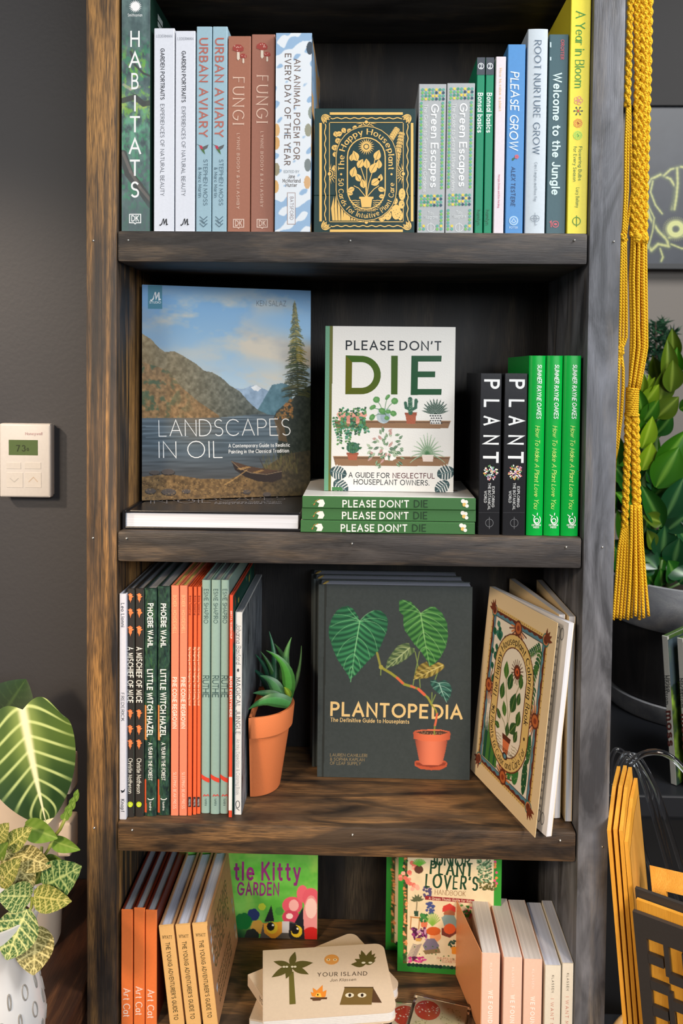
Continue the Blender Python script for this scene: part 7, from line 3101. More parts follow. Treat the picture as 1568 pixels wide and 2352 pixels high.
# tall pale pot with lug handles and the big-leaved plant
PY = .09
pc = (x_on(52, PY, .8), PY, TZ + .0006)
tp = empty('potted_anthurium', pc)
tag(tp, 'large cream-veined leaf plant in a tall pale pot with lug handles', 'potted plant')
pr = x_on(150, PY, .8) - pc[0]
phh = z_on(1725, pc[0], PY) - TZ
M_PALE = plain('pale_stoneware', (226, 206, 184), .55, .4, .05, 60)
mb = MB()
mb.lathe([(0, 0), (pr * .80, 0), (pr * .84, .006), (pr * .90, phh * .3), (pr * .97, phh * .62), (pr, phh * .9), (pr * 1.01, phh), (pr * .95, phh), (pr * .93, phh * .9), (pr * .88, phh * .7), (0, phh * .68)], 56)
auto_smooth(mb.build('pot', M_PALE, tp), 40)
for zc, hh in ((.90, .075), (.58, .075), (.40, .0)):
    if not hh:
        continue
    z0 = phh * zc - .026
    mb = MB()
    mb.box(pr * .90, pr * 1.22, -.016, .016, z0, z0 + .048, .005)
    auto_smooth(mb.build('lug_handle', M_PALE, tp), 60)


M_SOIL = plain('potting_soil', (46, 36, 30), .9, .2, .8, 250, .3)
mb = MB()
mb.lathe([(0, phh * .83), (pr * .905, phh * .82)], 40)
mb.build('soil', M_SOIL, tp)


def lp(px, py, Y):
    return atY(px, py, Y)


put_leaf(LEAF_A, M_LEAF2, tp, lp(52, 1630, -.01), lp(100, 1899, -.045), .112, (.05, -1, .35))
put_leaf(LEAF_D, M_LEAF2, tp, lp(-6, 1660, .10), lp(60, 1556, .13), .075, (.1, -1, .2))
mb = MB()
mb.tube([Vector(lp(52, 1642, -.01)) - Vector(pc), Vector(lp(30, 1700, .03)) - Vector(pc), (0, 0, phh * .7)], .003, 8)
mb.tube([Vector(lp(2, 1640, .10)) - Vector(pc), Vector(lp(4, 1700, .09)) - Vector(pc), (-.01, 0, phh * .7)], .003, 8)
mb.build('stem', plain('leaf_stalk', (130, 130, 60), .5), tp, True)


# small netted-leaf plant in a white pot with incised rings
def fit_col(seed, dark=(56, 92, 44), pale=(214, 210, 130), yellow=0.0):
    rnd = random.Random(seed)
    off = rnd.random()

    def f(t, s):
        a = abs(s)
        base = mixrgb(dark, (150, 150, 60), yellow)
        mid = 1 - sstep(.03, .09, a)
        ph = (t * 6.0 - a * 1.1 + off) % 1.0
        v1 = 1 - sstep(.05, .13, min(ph, 1 - ph))
        ph2 = (a * 4.2 + .35 * math.sin(t * 20 + s * 6)) % 1.0
        v2 = (1 - sstep(.07, .17, min(ph2, 1 - ph2))) * .8
        ph3 = (t * 13 + a * 3 + .3 * math.sin(a * 15)) % 1.0
        v3 = (1 - sstep(.06, .16, min(ph3, 1 - ph3))) * .6
        return mixrgb(base, pale, max(mid, v1, v2, v3))
    return f


def ovalp(t):
    return .5 * max(.03, math.sin(math.pi * min(1, t * .97 + .03) ** .85)) ** .75


FL = [unit_leaf('netted_leaf', ovalp, fit_col(i, d, p, y), 56, 30, .16, .12, .012) for i, (d, p, y) in enumerate((((52, 92, 44), (216, 214, 140), 0.0), ((84, 104, 44), (226, 214, 130), .25), ((96, 88, 48), (222, 206, 140), .15), ((40, 84, 42), (190, 204, 130), 0)))]
PLAIN_L = unit_leaf('plain_leaf', ovalp, lambda t, s: mixrgb((104, 138, 50), (150, 172, 84), max(1 - sstep(.02, .1, abs(s)), .4 * abs(math.sin(t * 16 - abs(s) * 4)))), 24, 12, .2, .1)
FY = -.12
fc_ = (x_on(-12, FY, .66), FY, TZ + .0006)
fp = empty('potted_fittonia', fc_)
tag(fp, 'netted green and cream small-leaved plant in a white pot with incised rings', 'potted plant')
fr = x_on(96, FY, .66) - fc_[0]
ftop = z_on(2085, fc_[0], FY) - TZ
M_WHT = plain('white_glaze', (222, 220, 218), .3, .5, .04, 40)
prof_f = [(0, 0), (fr * .55, 0), (fr * .8, .01), (fr * 1.0, ftop * .22), (fr * 1.02, ftop * .36), (fr * .88, ftop * .56), (fr * .72, ftop * .72), (fr * .74, ftop * .82), (fr * .92, ftop * .97), (fr * .94, ftop), (fr * .89, ftop), (fr * .70, ftop * .82), (0, ftop * .78)]
mb = MB()
mb.lathe(prof_f, 64)
auto_smooth(mb.build('pot', M_WHT, fp), 50)


mb = MB()
mb.lathe([(0, ftop * .9), (fr * .79, ftop * .89)], 40)
mb.build('soil', M_SOIL, fp)


def prof_r(z):
    for (r0, z0), (r1, z1) in zip(prof_f[1:8], prof_f[2:9]):
        if z0 <= z <= z1:
            return r0 + (r1 - r0) * (z - z0) / (z1 - z0)
    return fr


M_RING = plain('ring_glaze', (150, 146, 140), .4)
for row, zf in enumerate((.16, .30, .44, .57)):
    for k in range(14):
        a0 = -math.pi / 2 - .25 + (k - 5) * .40 + (row % 2) * .2
        z = ftop * zf
        rr = prof_r(z) + .0003
        mb = MB()
        pts = []
        for q in range(17):
            b_ = 2 * math.pi * q / 16
            a = a0 + .075 * math.cos(b_) * (1 if (k + row) % 2 else .45)
            zz = z + .0075 * math.sin(b_)
            r2 = prof_r(zz) + .0002
            pts.append((r2 * math.cos(a), r2 * math.sin(a), zz))
        mb.tube(pts, .0009, 5, False)
        mb.build('incised_ring', M_RING, fp, True)
FITL = [  # base px, tip px, width (m), leaf, depth
    ((57, 1895), (126, 1925), .024, PLAIN_L, -.10, -.12), ((15, 1948), (66, 1905), .022, 1, -.12, -.13), ((40, 1960), (110, 1990), .026, 2, -.12, -.14),
    ((14, 1958), (76, 2038), .034, 2, -.125, -.13), ((100, 2036), (176, 1996), .040, 3, -.13, -.15), ((78, 2058), (152, 2072), .027, 1, -.13, -.16),
    ((72, 2058), (1, 2060), .030, 0, -.13, -.16), ((62, 2088), (12, 2206), .045, 0, -.14, -.165), ((84, 2128), (74, 2240), .042, 2, -.13, -.155),
    ((-2, 2030), (38, 1980), .024, 1, -.13, -.15), ((104, 1972), (149, 1988), .014, PLAIN_L, -.11, -.13), ((118, 1930), (178, 1952), .016, PLAIN_L, -.10, -.12),
    ((60, 2010), (110, 2016), .016, PLAIN_L, -.10, -.11), ((-8, 1930), (15, 1895), .02, 1, -.12, -.13), ((-4, 1968), (12, 1940), .016, PLAIN_L, -.12, -.14), ((10, 2042), (40, 2030), .016, PLAIN_L, -.12, -.13)]
for (b_, t_, w, me, y0, y1) in FITL:
    put_leaf(me if not isinstance(me, int) else FL[me], M_LEAF2, fp, lp(*b_, y0), lp(*t_, y1), w, (.1, -1, .45))
M_STEM = plain('fuzzy_stem', (150, 156, 70), .6)
for path in (((70, 2060, -.13), (40, 2100, -.125), (10, 2130, -.12), (-20, 2150, -.12)), ((100, 1980, -.10), (96, 1945, -.10), (90, 2010, -.11), (40, 2090, -.12)), ((124, 1922, -.11), (138, 1905, -.115), (150, 1880, -.12)), ((124, 1922, -.11), (112, 1950, -.11), (95, 1975, -.11)), ((75, 2060, -.13), (72, 2085, -.135), (66, 2092, -.14))):
    mb = MB()
    mb.tube([Vector(lp(*p)) - Vector(fc_) for p in path], .0018, 6)
    mb.build('stem', M_STEM, fp, True)
for k in range(7):                       # flower spike of small bracts
    t = k / 6
    b_ = (149 + 26 * t, 1884 - 52 * t)
    put_leaf(PLAIN_L, M_LEAF2, fp, lp(b_[0] - 2, b_[1], -.12), lp(b_[0] + (10 if k % 2 else 3), b_[1] - 18, -.122), .010 - .004 * t, (.1, -1, .2), 'bract')

# ================================================================== right of the bookshelf
# ---- mustard macrame hanging beside the upright
MY_ = .055
mroot = empty('macrame_hanger', tuple(atY(1465, 1420, MY_)))
tag(mroot, 'mustard yellow macrame hanging with braids, wraps and a tassel end', 'macrame')


def cord_material():
    mt, nt, b = new_mat('mustard_cotton_cord')
    N, Lk = nt.nodes, nt.links
    tc = N.new('ShaderNodeTexCoord')
    wv = N.new('ShaderNodeTexWave')
    wv.bands_direction = 'DIAGONAL'
    wv.inputs['Scale'].default_value = 170
    wv.inputs['Distortion'].default_value = 1.0
    wv.inputs['Detail'].default_value = 1.0
    Lk.new(tc.outputs['Object'], wv.inputs['Vector'])
    rp = N.new('ShaderNodeValToRGB')
    rp.color_ramp.elements[0].color = lin((206, 146, 20)) + (1,)
    rp.color_ramp.elements[1].color = lin((246, 192, 44)) + (1,)
    rp.color_ramp.elements[1].position = .6
    Lk.new(wv.outputs[1], rp.inputs[0])
    Lk.new(rp.outputs[0], b.inputs['Base Color'])
    b.inputs['Roughness'].default_value = .85
    b.inputs['Specular IOR Level'].default_value = .2
    bp = N.new('ShaderNodeBump')
    bp.inputs['Strength'].default_value = .6
    bp.inputs['Distance'].default_value = .0012
    Lk.new(wv.outputs[1], bp.inputs['Height'])
    Lk.new(bp.outputs[0], b.inputs['Normal'])
    return mt


M_CORD = cord_material()


def pxpath(pts, n):
    """resample a pixel polyline (x, y, Y) to n+1 world points relative to the hanger"""
    w = [Vector(atY(p[0], p[1], p[2] if len(p) > 2 else MY_)) - mroot.location for p in pts]
    L = [0]
    for a, b_ in zip(w[:-1], w[1:]):
        L.append(L[-1] + (b_ - a).length)
    out = []
    for k in range(n + 1):
        s = L[-1] * k / n
        i = max(0, min(len(w) - 2, int(np.searchsorted(L, s)) - 1))
        t = (s - L[i]) / max(1e-9, L[i + 1] - L[i])
        out.append(w[i].lerp(w[i + 1], t))
    return out, L[-1]


def braid(pts, wpx, pitch=.034, name='braided_cord'):
    r_ = wpx / 1790 / 2
    base, L = pxpath(pts, 4)
    n = int(L / pitch * 14)
    base, L = pxpath(pts, n)
    mb = MB()
    for k in range(3):
        sp_ = []
        for i, p in enumerate(base):
            ph = 2 * math.pi * (i / 14 + k / 3)
            sp_.append(p + Vector((r_ * .58 * math.sin(ph), r_ * .5 * math.sin(2 * ph), 0)))
        mb.tube(sp_, r_ * .50, 7)
    return mb.build(name, M_CORD, mroot, True)


def cord(pts, wpx=7.5, n=14, name='cord'):
    base, L = pxpath(pts, n)
    mb = MB()
    mb.tube(base, wpx / 1790 / 2, 8)
    return mb.build(name, M_CORD, mroot, True)


# left strand group
braid([(1449, -60), (1448, 0), (1444, 120), (1440, 245)], 15)
for k in range(3):
    x = 1436 + k * 6
    cord([(1440 + k * 3, 240), (x, 330), (x + (4 if k > 1 else -1), 440), (1431 + k * 4, 520), (1428 + k * 4, 545)], 6.5, name='cord')
braid([(1429, 538), (1433, 552)], 16, .012, 'knot')
for k in range(3):
    x = 1425 + k * 6
    cord([(1428 + k * 4, 550), (x, 640), (1424 + k * 7, 720), (1422 + k * 8, 780), (1424, 808)], 7)
braid([(1424, 796), (1425, 815)], 16, .012, 'knot')
for k in range(2):
    cord([(1422 + k * 4, 812), (1420 + k * 12, 860), (1417 + k * 10, 950), (1413 + k * 4, 1030), (1409 + k * 2, 1060, .07), (1408, 1180, .09), (1407, 1290, .09)], 7.5)
# middle braid
braid([(1462, -60), (1462, 0), (1464, 180), (1458, 420), (1452, 545)], 16)
cord([(1452, 540), (1447, 640), (1450, 760), (1447, 880)], 8)
# wide right braid
braid([(1474, -60), (1476, 0), (1478, 200), (1466, 420), (1464, 548)], 20, .036)
braid([(1488, -60), (1490, 0), (1486, 200), (1480, 420), (1478, 548)], 18, .036)
for k in range(6):
    x = 1455 + k * 5.8
    yy = MY_ + (.004 if k % 2 else -.003)
    cord([(1457 + k * 5, 542, yy), (x - 1, 640, yy), (x + random.uniform(-1.5, 1.5), 740, yy), (x + 1, 800, yy), (1444 + k * 4.6, 896, yy)], 7.2)
braid([(1470, 540), (1471, 556)], 34, .014, 'knot')
# wrapped collar
mb = MB()
zt0 = Vector(atY(1452, 890, MY_)) - mroot.location
zb0 = Vector(atY(1450, 955, MY_)) - mroot.location
hel = []
turns = 13
for i in range(turns * 18 + 1):
    t = i / (turns * 18)
    a = 2 * math.pi * turns * t
    c = zt0.lerp(zb0, t)
    hel.append(c + Vector((.0072 * math.cos(a), .0062 * math.sin(a), 0)))
mb.tube(hel, .0016, 6)
mb.build('wrapped_collar', M_CORD, mroot, True)
braid([(1442, 950), (1441, 1010), (1438, 1100), (1434, 1212)], 16, .030)
braid([(1458, 950), (1458, 1010), (1460, 1100), (1462, 1168)], 20, .030)
for k in range(4):
    cord([(1430 + k * 3.5, 1206), (1420 + k * 7, 1260), (1415 + k * 8, 1330), (1408 + k * 8, 1424 - (k % 2) * 4)], 7)
for k in range(6):
    yy = MY_ + (.004 if k % 2 else -.003)
    cord([(1450 + k * 4, 1160, yy), (1449 + k * 5.1, 1250, yy), (1446 + k * 7.2, 1340, yy), (1441 + k * 9.6 + random.uniform(-2, 2), 1423 - (k % 3) * 4, yy)], 7.2)

# ---- far wall: dark cabinet and a canvas with a glowing flower
CY = FAR_Y - .055
M_CAB = plain('black_brown_cabinet', (28, 26, 26), .6, .3, .1, 40)
x0, x1 = x_on(1380, CY, 1.9), x_on(1900, CY, 1.9)
zc = z_on(245, x_on(1520, CY, 1.8), CY)
cab = empty('wall_cabinet', (x0, CY, zc))
tag(cab, 'dark brown-black wall cabinet above the flower canvas', 'cabinet')
mb = MB()
mb.box(0, x1 - x0, .012, .052, 0, .40, .002)
mb.build('cabinet_body', M_CAB, cab)
mb = MB()
mb.box(.002, x1 - x0 - .002, 0, .0118, .003, .397, .002)
mb.build('cabinet_door', M_CAB, cab)
VY = FAR_Y - .045
x0, x1 = x_on(1462, VY, 1.7), x_on(1680, VY, 1.7)
z1, z0 = z_on(200, x0, VY), z_on(605, x0, VY)
can = empty('flower_canvas', (x0, VY, z0))
tag(can, 'dark blue-grey canvas with a glowing pale yellow flower', 'wall art')
mb = MB()
mb.box(0, x1 - x0, 0.001, .03, 0, z1 - z0, .001)
mb.build('stretched_canvas', plain('canvas_edge', (40, 42, 50), .7), can)
mb = MB()
mb.box(0, x1 - x0, -.004, .02, -.014, -.0005)
mb.build('lower_frame', plain('frame_black', (16, 17, 20), .5), can)
vq = [(1462, 200), (1680, 200), (1680, 605), (1462, 605)]
A = Art(vq, x1 - x0, z1 - z0, 900, (46, 50, 58))
A.a += (fbm(A.ny, A.nx, 10, 6)[..., None] - .5) * 12
YG = (190, 190, 118)
for pts, w in ((((1480, 430), (1492, 410), (1512, 400), (1535, 410), (1548, 430), (1545, 460), (1540, 480)), 7), (((1520, 402), (1535, 388), (1558, 382), (1575, 384)), 6), (((1550, 385), (1552, 420), (1550, 450), (1546, 480)), 7), (((1495, 415), (1490, 440), (1502, 470), (1518, 490)), 5),
               (((1482, 460), (1490, 500), (1510, 530), (1530, 550), (1535, 565), (1510, 560), (1495, 575), (1485, 560)), 8), (((1485, 470), (1500, 500), (1497, 530), (1487, 570)), 4), (((1535, 545), (1560, 540), (1600, 545)), 6), (((1540, 560), (1565, 570), (1610, 565)), 5), (((1515, 570), (1522, 590), (1518, 600)), 5), (((1580, 480), (1610, 440), (1640, 430)), 6), (((1600, 520), (1640, 530)), 6)):
    q = []
    for a, b_ in zip(pts[:-1], pts[1:]):
        q += [(lerp(a[0], b_[0], t), lerp(a[1], b_[1], t)) for t in (0, .33, .66)]
    q.append(pts[-1])
    A.line(q, w * 2.2, (66, 74, 62), .5)
    A.line(q, w, (140, 146, 100), .75)
    A.line(q, w * .4, YG, .9)
for r_, c in ((24, (120, 126, 92)), (20, (206, 208, 136)), (9, (96, 104, 80)), (6, (70, 74, 70))):
    A.ell(1550, 525, r_, r_ * .95, c, .9)
for k in range(40):
    a = 2 * math.pi * k / 40
    A.line([(1550 + 12 * math.cos(a), 525 + 12 * math.sin(a)), (1550 + 30 * math.cos(a + .1), 525 + 28 * math.sin(a + .1))], 1.4, YG, .6)
A.build('canvas_print', can, 'cover', eps=.0006 - .001)

# ---- black display counter with the round planter
KZ = .745
ctr_x0 = W_IN + TH + .012
ctop = empty('display_counter', (ctr_x0, .27, 0))
tag(ctop, 'black display counter behind the macrame tassel', 'counter')
M_BLK = plain('black_laminate', (26, 28, 33), .45, .5)
mb = MB()
mb.box(0, 1.2, 0, 1.02, KZ - .035, KZ, .003)
mb.build('counter_top', M_BLK, ctop)
mb = MB()
mb.box(.02, 1.18, .03, 1.0, .001, KZ - .0355, .003)
mb.build('counter_body', plain('black_panel', (16, 16, 18), .6, .4), ctop)

plY = .66
plc = (x_on(1590, plY, .9), plY, KZ + .0006)
pln = empty('round_planter', plc)
tag(pln, 'round planter with grey collar and dark body on the black counter', 'planter')
prr = plc[0] - x_on(1396, plY, .9)
zrim = z_on(1353, plc[0] - .1, plY - prr * .8) - KZ
M_GREY = wood_mat('weathered_grey_wood', 0, (140, 142, 148), (170, 170, 172), (184, 180, 174), .4, 7.0, .7)
M_DKB = wood_mat('dark_barrel_wood', 2, (44, 42, 42), (62, 58, 58), (84, 76, 70), .4, 9.0, .6)
mb = MB()
mb.lathe([(prr * .5, zrim * .66), (prr * 1.0, zrim * .675), (prr * 1.02, zrim * .70), (prr * 1.03, zrim), (prr * .97, zrim), (prr * .95, zrim * .9), (0, zrim * .88)], 64)
auto_smooth(mb.build('collar', M_GREY, pln), 40)
mb = MB()
mb.lathe([(prr * .5, zrim * .135), (prr * .955, zrim * .135), (prr * .965, zrim * .4), (prr * .965, zrim * .67)], 64)
auto_smooth(mb.build('barrel', M_DKB, pln), 40)
mb = MB()
mb.lathe([(0, 0), (prr * .98, 0), (prr * 1.0, zrim * .03), (prr * 1.0, zrim * .125), (prr * .5, zrim * .13)], 64)
auto_smooth(mb.build('base_ring', M_GREY, pln), 40)
mb = MB()
mb.lathe([(0, zrim * .905), (prr * .94, zrim * .90)], 40)
mb.build('soil', plain('planter_soil', (40, 32, 28), .9, .2, .6, 120, .3), pln)


def zz_col(d, l):
    return lambda t, s: mixrgb(mixrgb(d, l, .35 + .5 * t), mixrgb(l, (200, 214, 120), .3), 1 - sstep(.02, .09, abs(s)))


def zzp(t):
    return .5 * max(.02, math.sin(math.pi * min(1, t * .98 + .02) ** .9)) ** .9


ZL_ = [unit_leaf('glossy_leaf', zzp, zz_col(a, b_), 14, 8, .22, .12) for a, b_ in (((26, 74, 8), (60, 116, 14)), ((16, 56, 14), (34, 90, 20)), ((84, 120, 12), (140, 170, 30)), ((10, 46, 22), (26, 78, 40)), ((52, 74, 10), (84, 106, 18)))]
M_GLOSS = ink_mat('glossy_leaf_surface', .3, .5)
zz = empty('zz_plant', (plc[0] - .06, plY - .03, KZ + zrim * .9))
tag(zz, 'tall upright glossy-leaved plant rising from the round planter', 'plant')
M_ZS = plain('zz_stem', (96, 128, 66), .45)


def zstem(path, leaves, r_=.006):
    w = [Vector(atY(*p)) for p in path]
    mb = MB()
    mb.tube([q - zz.location for q in w], [r_ * (1 - .5 * i / len(w)) for i in range(len(w))], 8)
    mb.build('stem', M_ZS, zz, True)
    for (bx, by, tx, ty, Y, wd_, k) in leaves:
        put_leaf(ZL_[k], M_GLOSS, zz, atY(bx, by, Y), atY(tx, ty, Y - .02), wd_, (random.uniform(-.3, .3), -1, random.uniform(0, .5)))


random.seed(21)
zstem([(1500, 1352, .62), (1500, 1200, .6), (1503, 1050, .58), (1512, 900, .58), (1540, 770, .58)],
      [(1545, 830, 1545, 757, .57, .030, 4), (1530, 880, 1537, 782, .56, .034, 4), (1545, 870, 1556, 800, .57, .03, 0), (1513, 930, 1530, 850, .56, .044, 4), (1540, 900, 1548, 830, .55, .04, 4), (1508, 960, 1557, 912, .56, .04, 4),
       (1505, 1000, 1545, 955, .57, .034, 1), (1506, 1085, 1580, 992, .55, .055, 0), (1506, 1120, 1560, 1030, .55, .06, 0), (1500, 1140, 1562, 1095, .56, .05, 1), (1505, 1010, 1512, 955, .6, .03, 4), (1512, 880, 1500, 820, .6, .03, 4), (1560, 940, 1600, 920, .58, .03, 0), (1550, 870, 1600, 855, .58, .02, 3)])
zstem([(1476, 1352, .6), (1478, 1150, .58), (1475, 1000, .56), (1480, 860, .56)],
      [(1474, 905, 1478, 860, .55, .018, 2), (1480, 905, 1502, 868, .55, .016, 2), (1476, 960, 1465, 890, .55, .026, 0), (1478, 930, 1512, 885, .55, .03, 2), (1476, 970, 1512, 920, .55, .032, 0), (1474, 1030, 1502, 960, .55, .034, 2), (1470, 1010, 1462, 950, .55, .03, 0), (1474, 1080, 1500, 1020, .55, .04, 2),
       (1470, 850, 1468, 835, .56, .014, 2), (1488, 900, 1492, 862, .56, .014, 2), (1470, 1100, 1442, 1040, .57, .04, 1), (1455, 1130, 1415, 1070, .58, .04, 1), (1470, 1180, 1420, 1130, .58, .04, 0)])
zstem([(1530, 1352, .64), (1545, 1240, .6), (1560, 1120, .58), (1600, 1000, .58)],
      [(1520, 1210, 1478, 1118, .54, .04, 1), (1528, 1190, 1572, 1100, .54, .05, 3), (1512, 1200, 1475, 1160, .55, .034, 4), (1540, 1180, 1590, 1130, .56, .05, 3), (1500, 1260, 1490, 1220, .55, .03, 4), (1520, 1200, 1480, 1185, .54, .03, 4), (1560, 1180, 1610, 1200, .55, .04, 3), (1530, 1220, 1580, 1180, .55, .04, 3)])
low = empty('peperomia_plant', (plc[0] - .03, plY - .10, KZ + zrim * .9))
tag(low, 'low plant with broad dark green leaves at the front of the round planter', 'plant')
for (bx, by, tx, ty, wd_, k) in ((1500, 1270, 1490, 1215, .05, 3), (1520, 1280, 1530, 1212, .055, 3), (1545, 1300, 1560, 1240, .05, 3), (1470, 1270, 1510, 1305, .045, 3), (1500, 1300, 1465, 1315, .03, 3), (1530, 1300, 1580, 1320, .05, 3), (1480, 1330, 1440, 1300, .05, 1), (1520, 1345, 1520, 1310, .04, 1), (1455, 1340, 1430, 1260, .045, 3), (1560, 1340, 1600, 1280, .05, 3), (1440, 1320, 1415, 1260, .04, 1), (1550, 1335, 1540, 1290, .05, 1), (1475, 1300, 1450, 1240, .04, 1), (1500, 1340, 1470, 1290, .04, 1)):
    put_leaf(ZL_[k], M_GLOSS, low, atY(bx, by, .56), atY(tx, ty, .54), wd_, (random.uniform(-.3, .3), -1, .5))
mb = MB()
for px_, py2 in ((1500, 1270), (1520, 1285), (1545, 1300), (1480, 1330), (1440, 1320), (1560, 1340)):
    mb.tube([Vector(atY(px_, py2, .56)) - low.location, Vector(atY(1505, 1365, .58)) - low.location], .0025, 6)
mb.build('stem', M_ZS, low, True)
for k in range(70):
    bx, by = random.uniform(1400, 1600), random.uniform(1060, 1345)
    a = random.uniform(-2.6, -.5)
    L_ = random.uniform(50, 90)
    put_leaf(ZL_[random.choice((1, 3, 1, 0))], M_GLOSS, zz, atY(bx, by, .70), atY(bx + L_ * math.cos(a), by + L_ * math.sin(a), .68), random.uniform(.04, .06), (random.uniform(-.4, .4), -1, random.uniform(0, .6)))
# mauve pot and evergreen sprigs behind
ev = empty('evergreen_sprig', tuple(atY(1505, 980, .97)))
tag(ev, 'dark evergreen sprig standing against the far grey wall', 'plant')
mb = MB()
nd = MB()
for path in (((1505, 980), (1508, 860), (1505, 740)), ((1507, 880), (1530, 790), (1545, 765)), ((1506, 900), (1480, 800), (1478, 740)), ((1506, 860), (1525, 740)), ((1506, 940), (1520, 880))):
    w = [Vector(atY(a, b_, .97)) - ev.location for a, b_ in path]
    mb.tube(w, .003, 6)
    for a, b_ in zip(w[:-1], w[1:]):
        for k in range(90):
            p = a.lerp(b_, random.random())
            d = Vector((random.uniform(-1, 1), random.uniform(-1, 1), random.uniform(-.2, 1))).normalized() * random.uniform(.016, .034)
            s_ = Vector((d.z, 0, -d.x)).normalized() * .0035
            nd.face([p - s_, p + s_, p + d], lin(random.choice(((30, 62, 40), (22, 50, 34), (40, 78, 50)))))
mb.tube([(0, 0, 0), (0, 0, KZ + .06 - ev.location.z)], .004, 6)
mb.build('twig', plain('twig_bark', (60, 48, 36), .8), ev, True)
nd.build('needles', M_LEAF2, ev)
mp_ = empty('mauve_pot', (x_on(1505, .97, .9), .97, KZ + .0006))
tag(mp_, 'mauve metallic pot half hidden behind the glossy leaves', 'plant pot')
mb = MB()
mb.lathe([(0, 0), (.07, 0), (.075, .01), (.084, .34), (.080, .34), (.07, .05), (0, .04)], 40)
auto_smooth(mb.build('pot_wall', plain('mauve_metal', (120, 92, 96), .35, .5, metal=.3), mp_), 40)

# ---- two books about moss on the counter
def moss_book(label, ptop, pbot, ytop, ybot, Y):
    z1_ = KZ + .0008
    xl, xr = x_on(pbot[0], Y, z1_), x_on(pbot[1], Y, z1_)
    t = xr - xl
    h = z_on(ytop, xl, Y) - z1_
    lean = math.degrees(math.atan2(x_on(ptop[0], Y, z1_ + h) - xl, h))
    b = make_book('hardback_book', label, .17, t - .0006, h / math.cos(R(lean)) * .995, (60, 84, 40), spine=(176, 178, 172), pages=(210, 210, 205), group='moss books')
    M = Matrix.Translation((xl, Y, z1_)) @ Matrix.Rotation(R(lean), 4, 'Y') @ Matrix.Translation((t - .0003, 0, 0)) @ Matrix.Rotation(R(40), 4, 'Z')
    b.matrix_world = M
    bpy.context.view_layer.update()
    h2_ = h / math.cos(R(lean)) * .995
    q = [proj(M @ Vector(p)) for p in ((0, t, h2_), (0, 0, h2_), (0, 0, 0), (0, t, 0))]
    s = Sheet(q, t - .0006, h2_)
    sp = SP(s, q)
    k_ = (ybot - ytop) / 345
    sp.down('Ulrica', ytop + 90 * k_, ytop + 128 * k_, 7, (50, 52, 54), .68, weight=.16)
    sp.down('Nordstrom', ytop + 90 * k_, ytop + 158 * k_, 7, (50, 52, 54), .3, weight=.16)
    sp.down('moss', ytop + 172 * k_, ytop + 256 * k_, 14, (84, 40, 36), .5, weight=.22)
    s.build('spine_print', b, 'spine', t - .0006)
    a = Art([(0, 0), (170, 0), (170, 250), (0, 250)], .166, h2_ - .004, 500, (84, 110, 40))
    n = fbm(a.ny, a.nx, 14, 10)
    a.a += (n[..., None] - .5) * np.array([140, 170, 60])
    a.blend(np.clip((fbm(a.ny, a.nx, 9, 7) - .52) * 8, 0, 1), (36, 54, 46))
    a.poly([(0, 0), (170, 0), (170, 70), (0, 80)], (70, 84, 96), .8)
    a.build('cover_art', b, 'cover')
    return b


moss_book('grey-spined book with a mossy green cover, left one on the black counter', (1517, 1533), (1538, 1554), 1463, 1802, .30)
moss_book('grey-spined book with a mossy green cover, cut by the right frame edge', (1552, 1568), (1572, 1588), 1468, 1812, .29)

# ---- display bench with wooden plates, clear tubes and a black fretwork panel
bn = empty('display_bench', (.80, -.05, 0))
tag(bn, 'low black bench below the yellow wooden plates, mostly out of frame', 'bench')
BZ = .42
mb = MB()
mb.box(-.17, .5, -.16, .29, BZ - .03, BZ, .003)
mb.build('bench_top', M_BLK, bn)
mb = MB()
mb.box(-.15, .48, -.14, .27, .001, BZ - .0305)
mb.build('bench_body', M_BLK, bn)
M_YW = wood_mat('yellow_birch_edge', 2, (216, 150, 44), (232, 166, 56), (246, 186, 84), .5, 3.3, .5)
M_YW2 = wood_mat('yellow_birch_face', 2, (200, 142, 60), (220, 160, 70), (150, 130, 84), .5, 4.3, .5)


def plate(label, bot, bend, top, tk=.0044):
    """thin upright plate seen on its edge; pixels of its front edge at the frame's foot, at the bend and at the top"""
    b0_ = Vector(atY(bot, 2352, -.04))
    b1_ = Vector(atY(bend[0], bend[1], -.02))
    b2_ = Vector(atY(top[0], top[1], .05))
    d = (b1_ - b0_)
    foot = b0_ - d * ((b0_.z - BZ - .001) / d.z)
    hz_ = (b1_ - foot).cross(b2_ - b1_).cross(Vector((0, 0, 1))).normalized()
    hz_ = hz_ if hz_.y > 0 else -hz_
    prof_ = [foot, b1_, b2_, b2_ + hz_ * .06, foot + hz_ * .16]
    root = empty('wooden_plate', tuple(foot))
    tag(root, label, 'wood plate', 'yellow wooden plates')
    off = Vector((tk, -.0005, 0))
    v = [p - foot for p in prof_] + [p - foot + off for p in prof_]
    mb = MB()
    mb.add(v, [(0, 4, 3, 2, 1), (5, 6, 7, 8, 9)] + [(i, (i + 1) % 5, 5 + (i + 1) % 5, 5 + i) for i in range(5)])
    mb.build('plate_body', M_YW, root)
    mb = MB()                             # darker scorched patches on the broad face
    n_ = (v[6] - v[5]).cross(v[9] - v[5]).normalized() * .0004
    c = sum((q for q in v[5:]), Vector()) / 5
    mb.face([c + (q - c) * .9 + (n_ if n_.x > 0 else -n_) for q in v[5:]])
    mb.build('face_veneer', M_YW2, root)
    return root


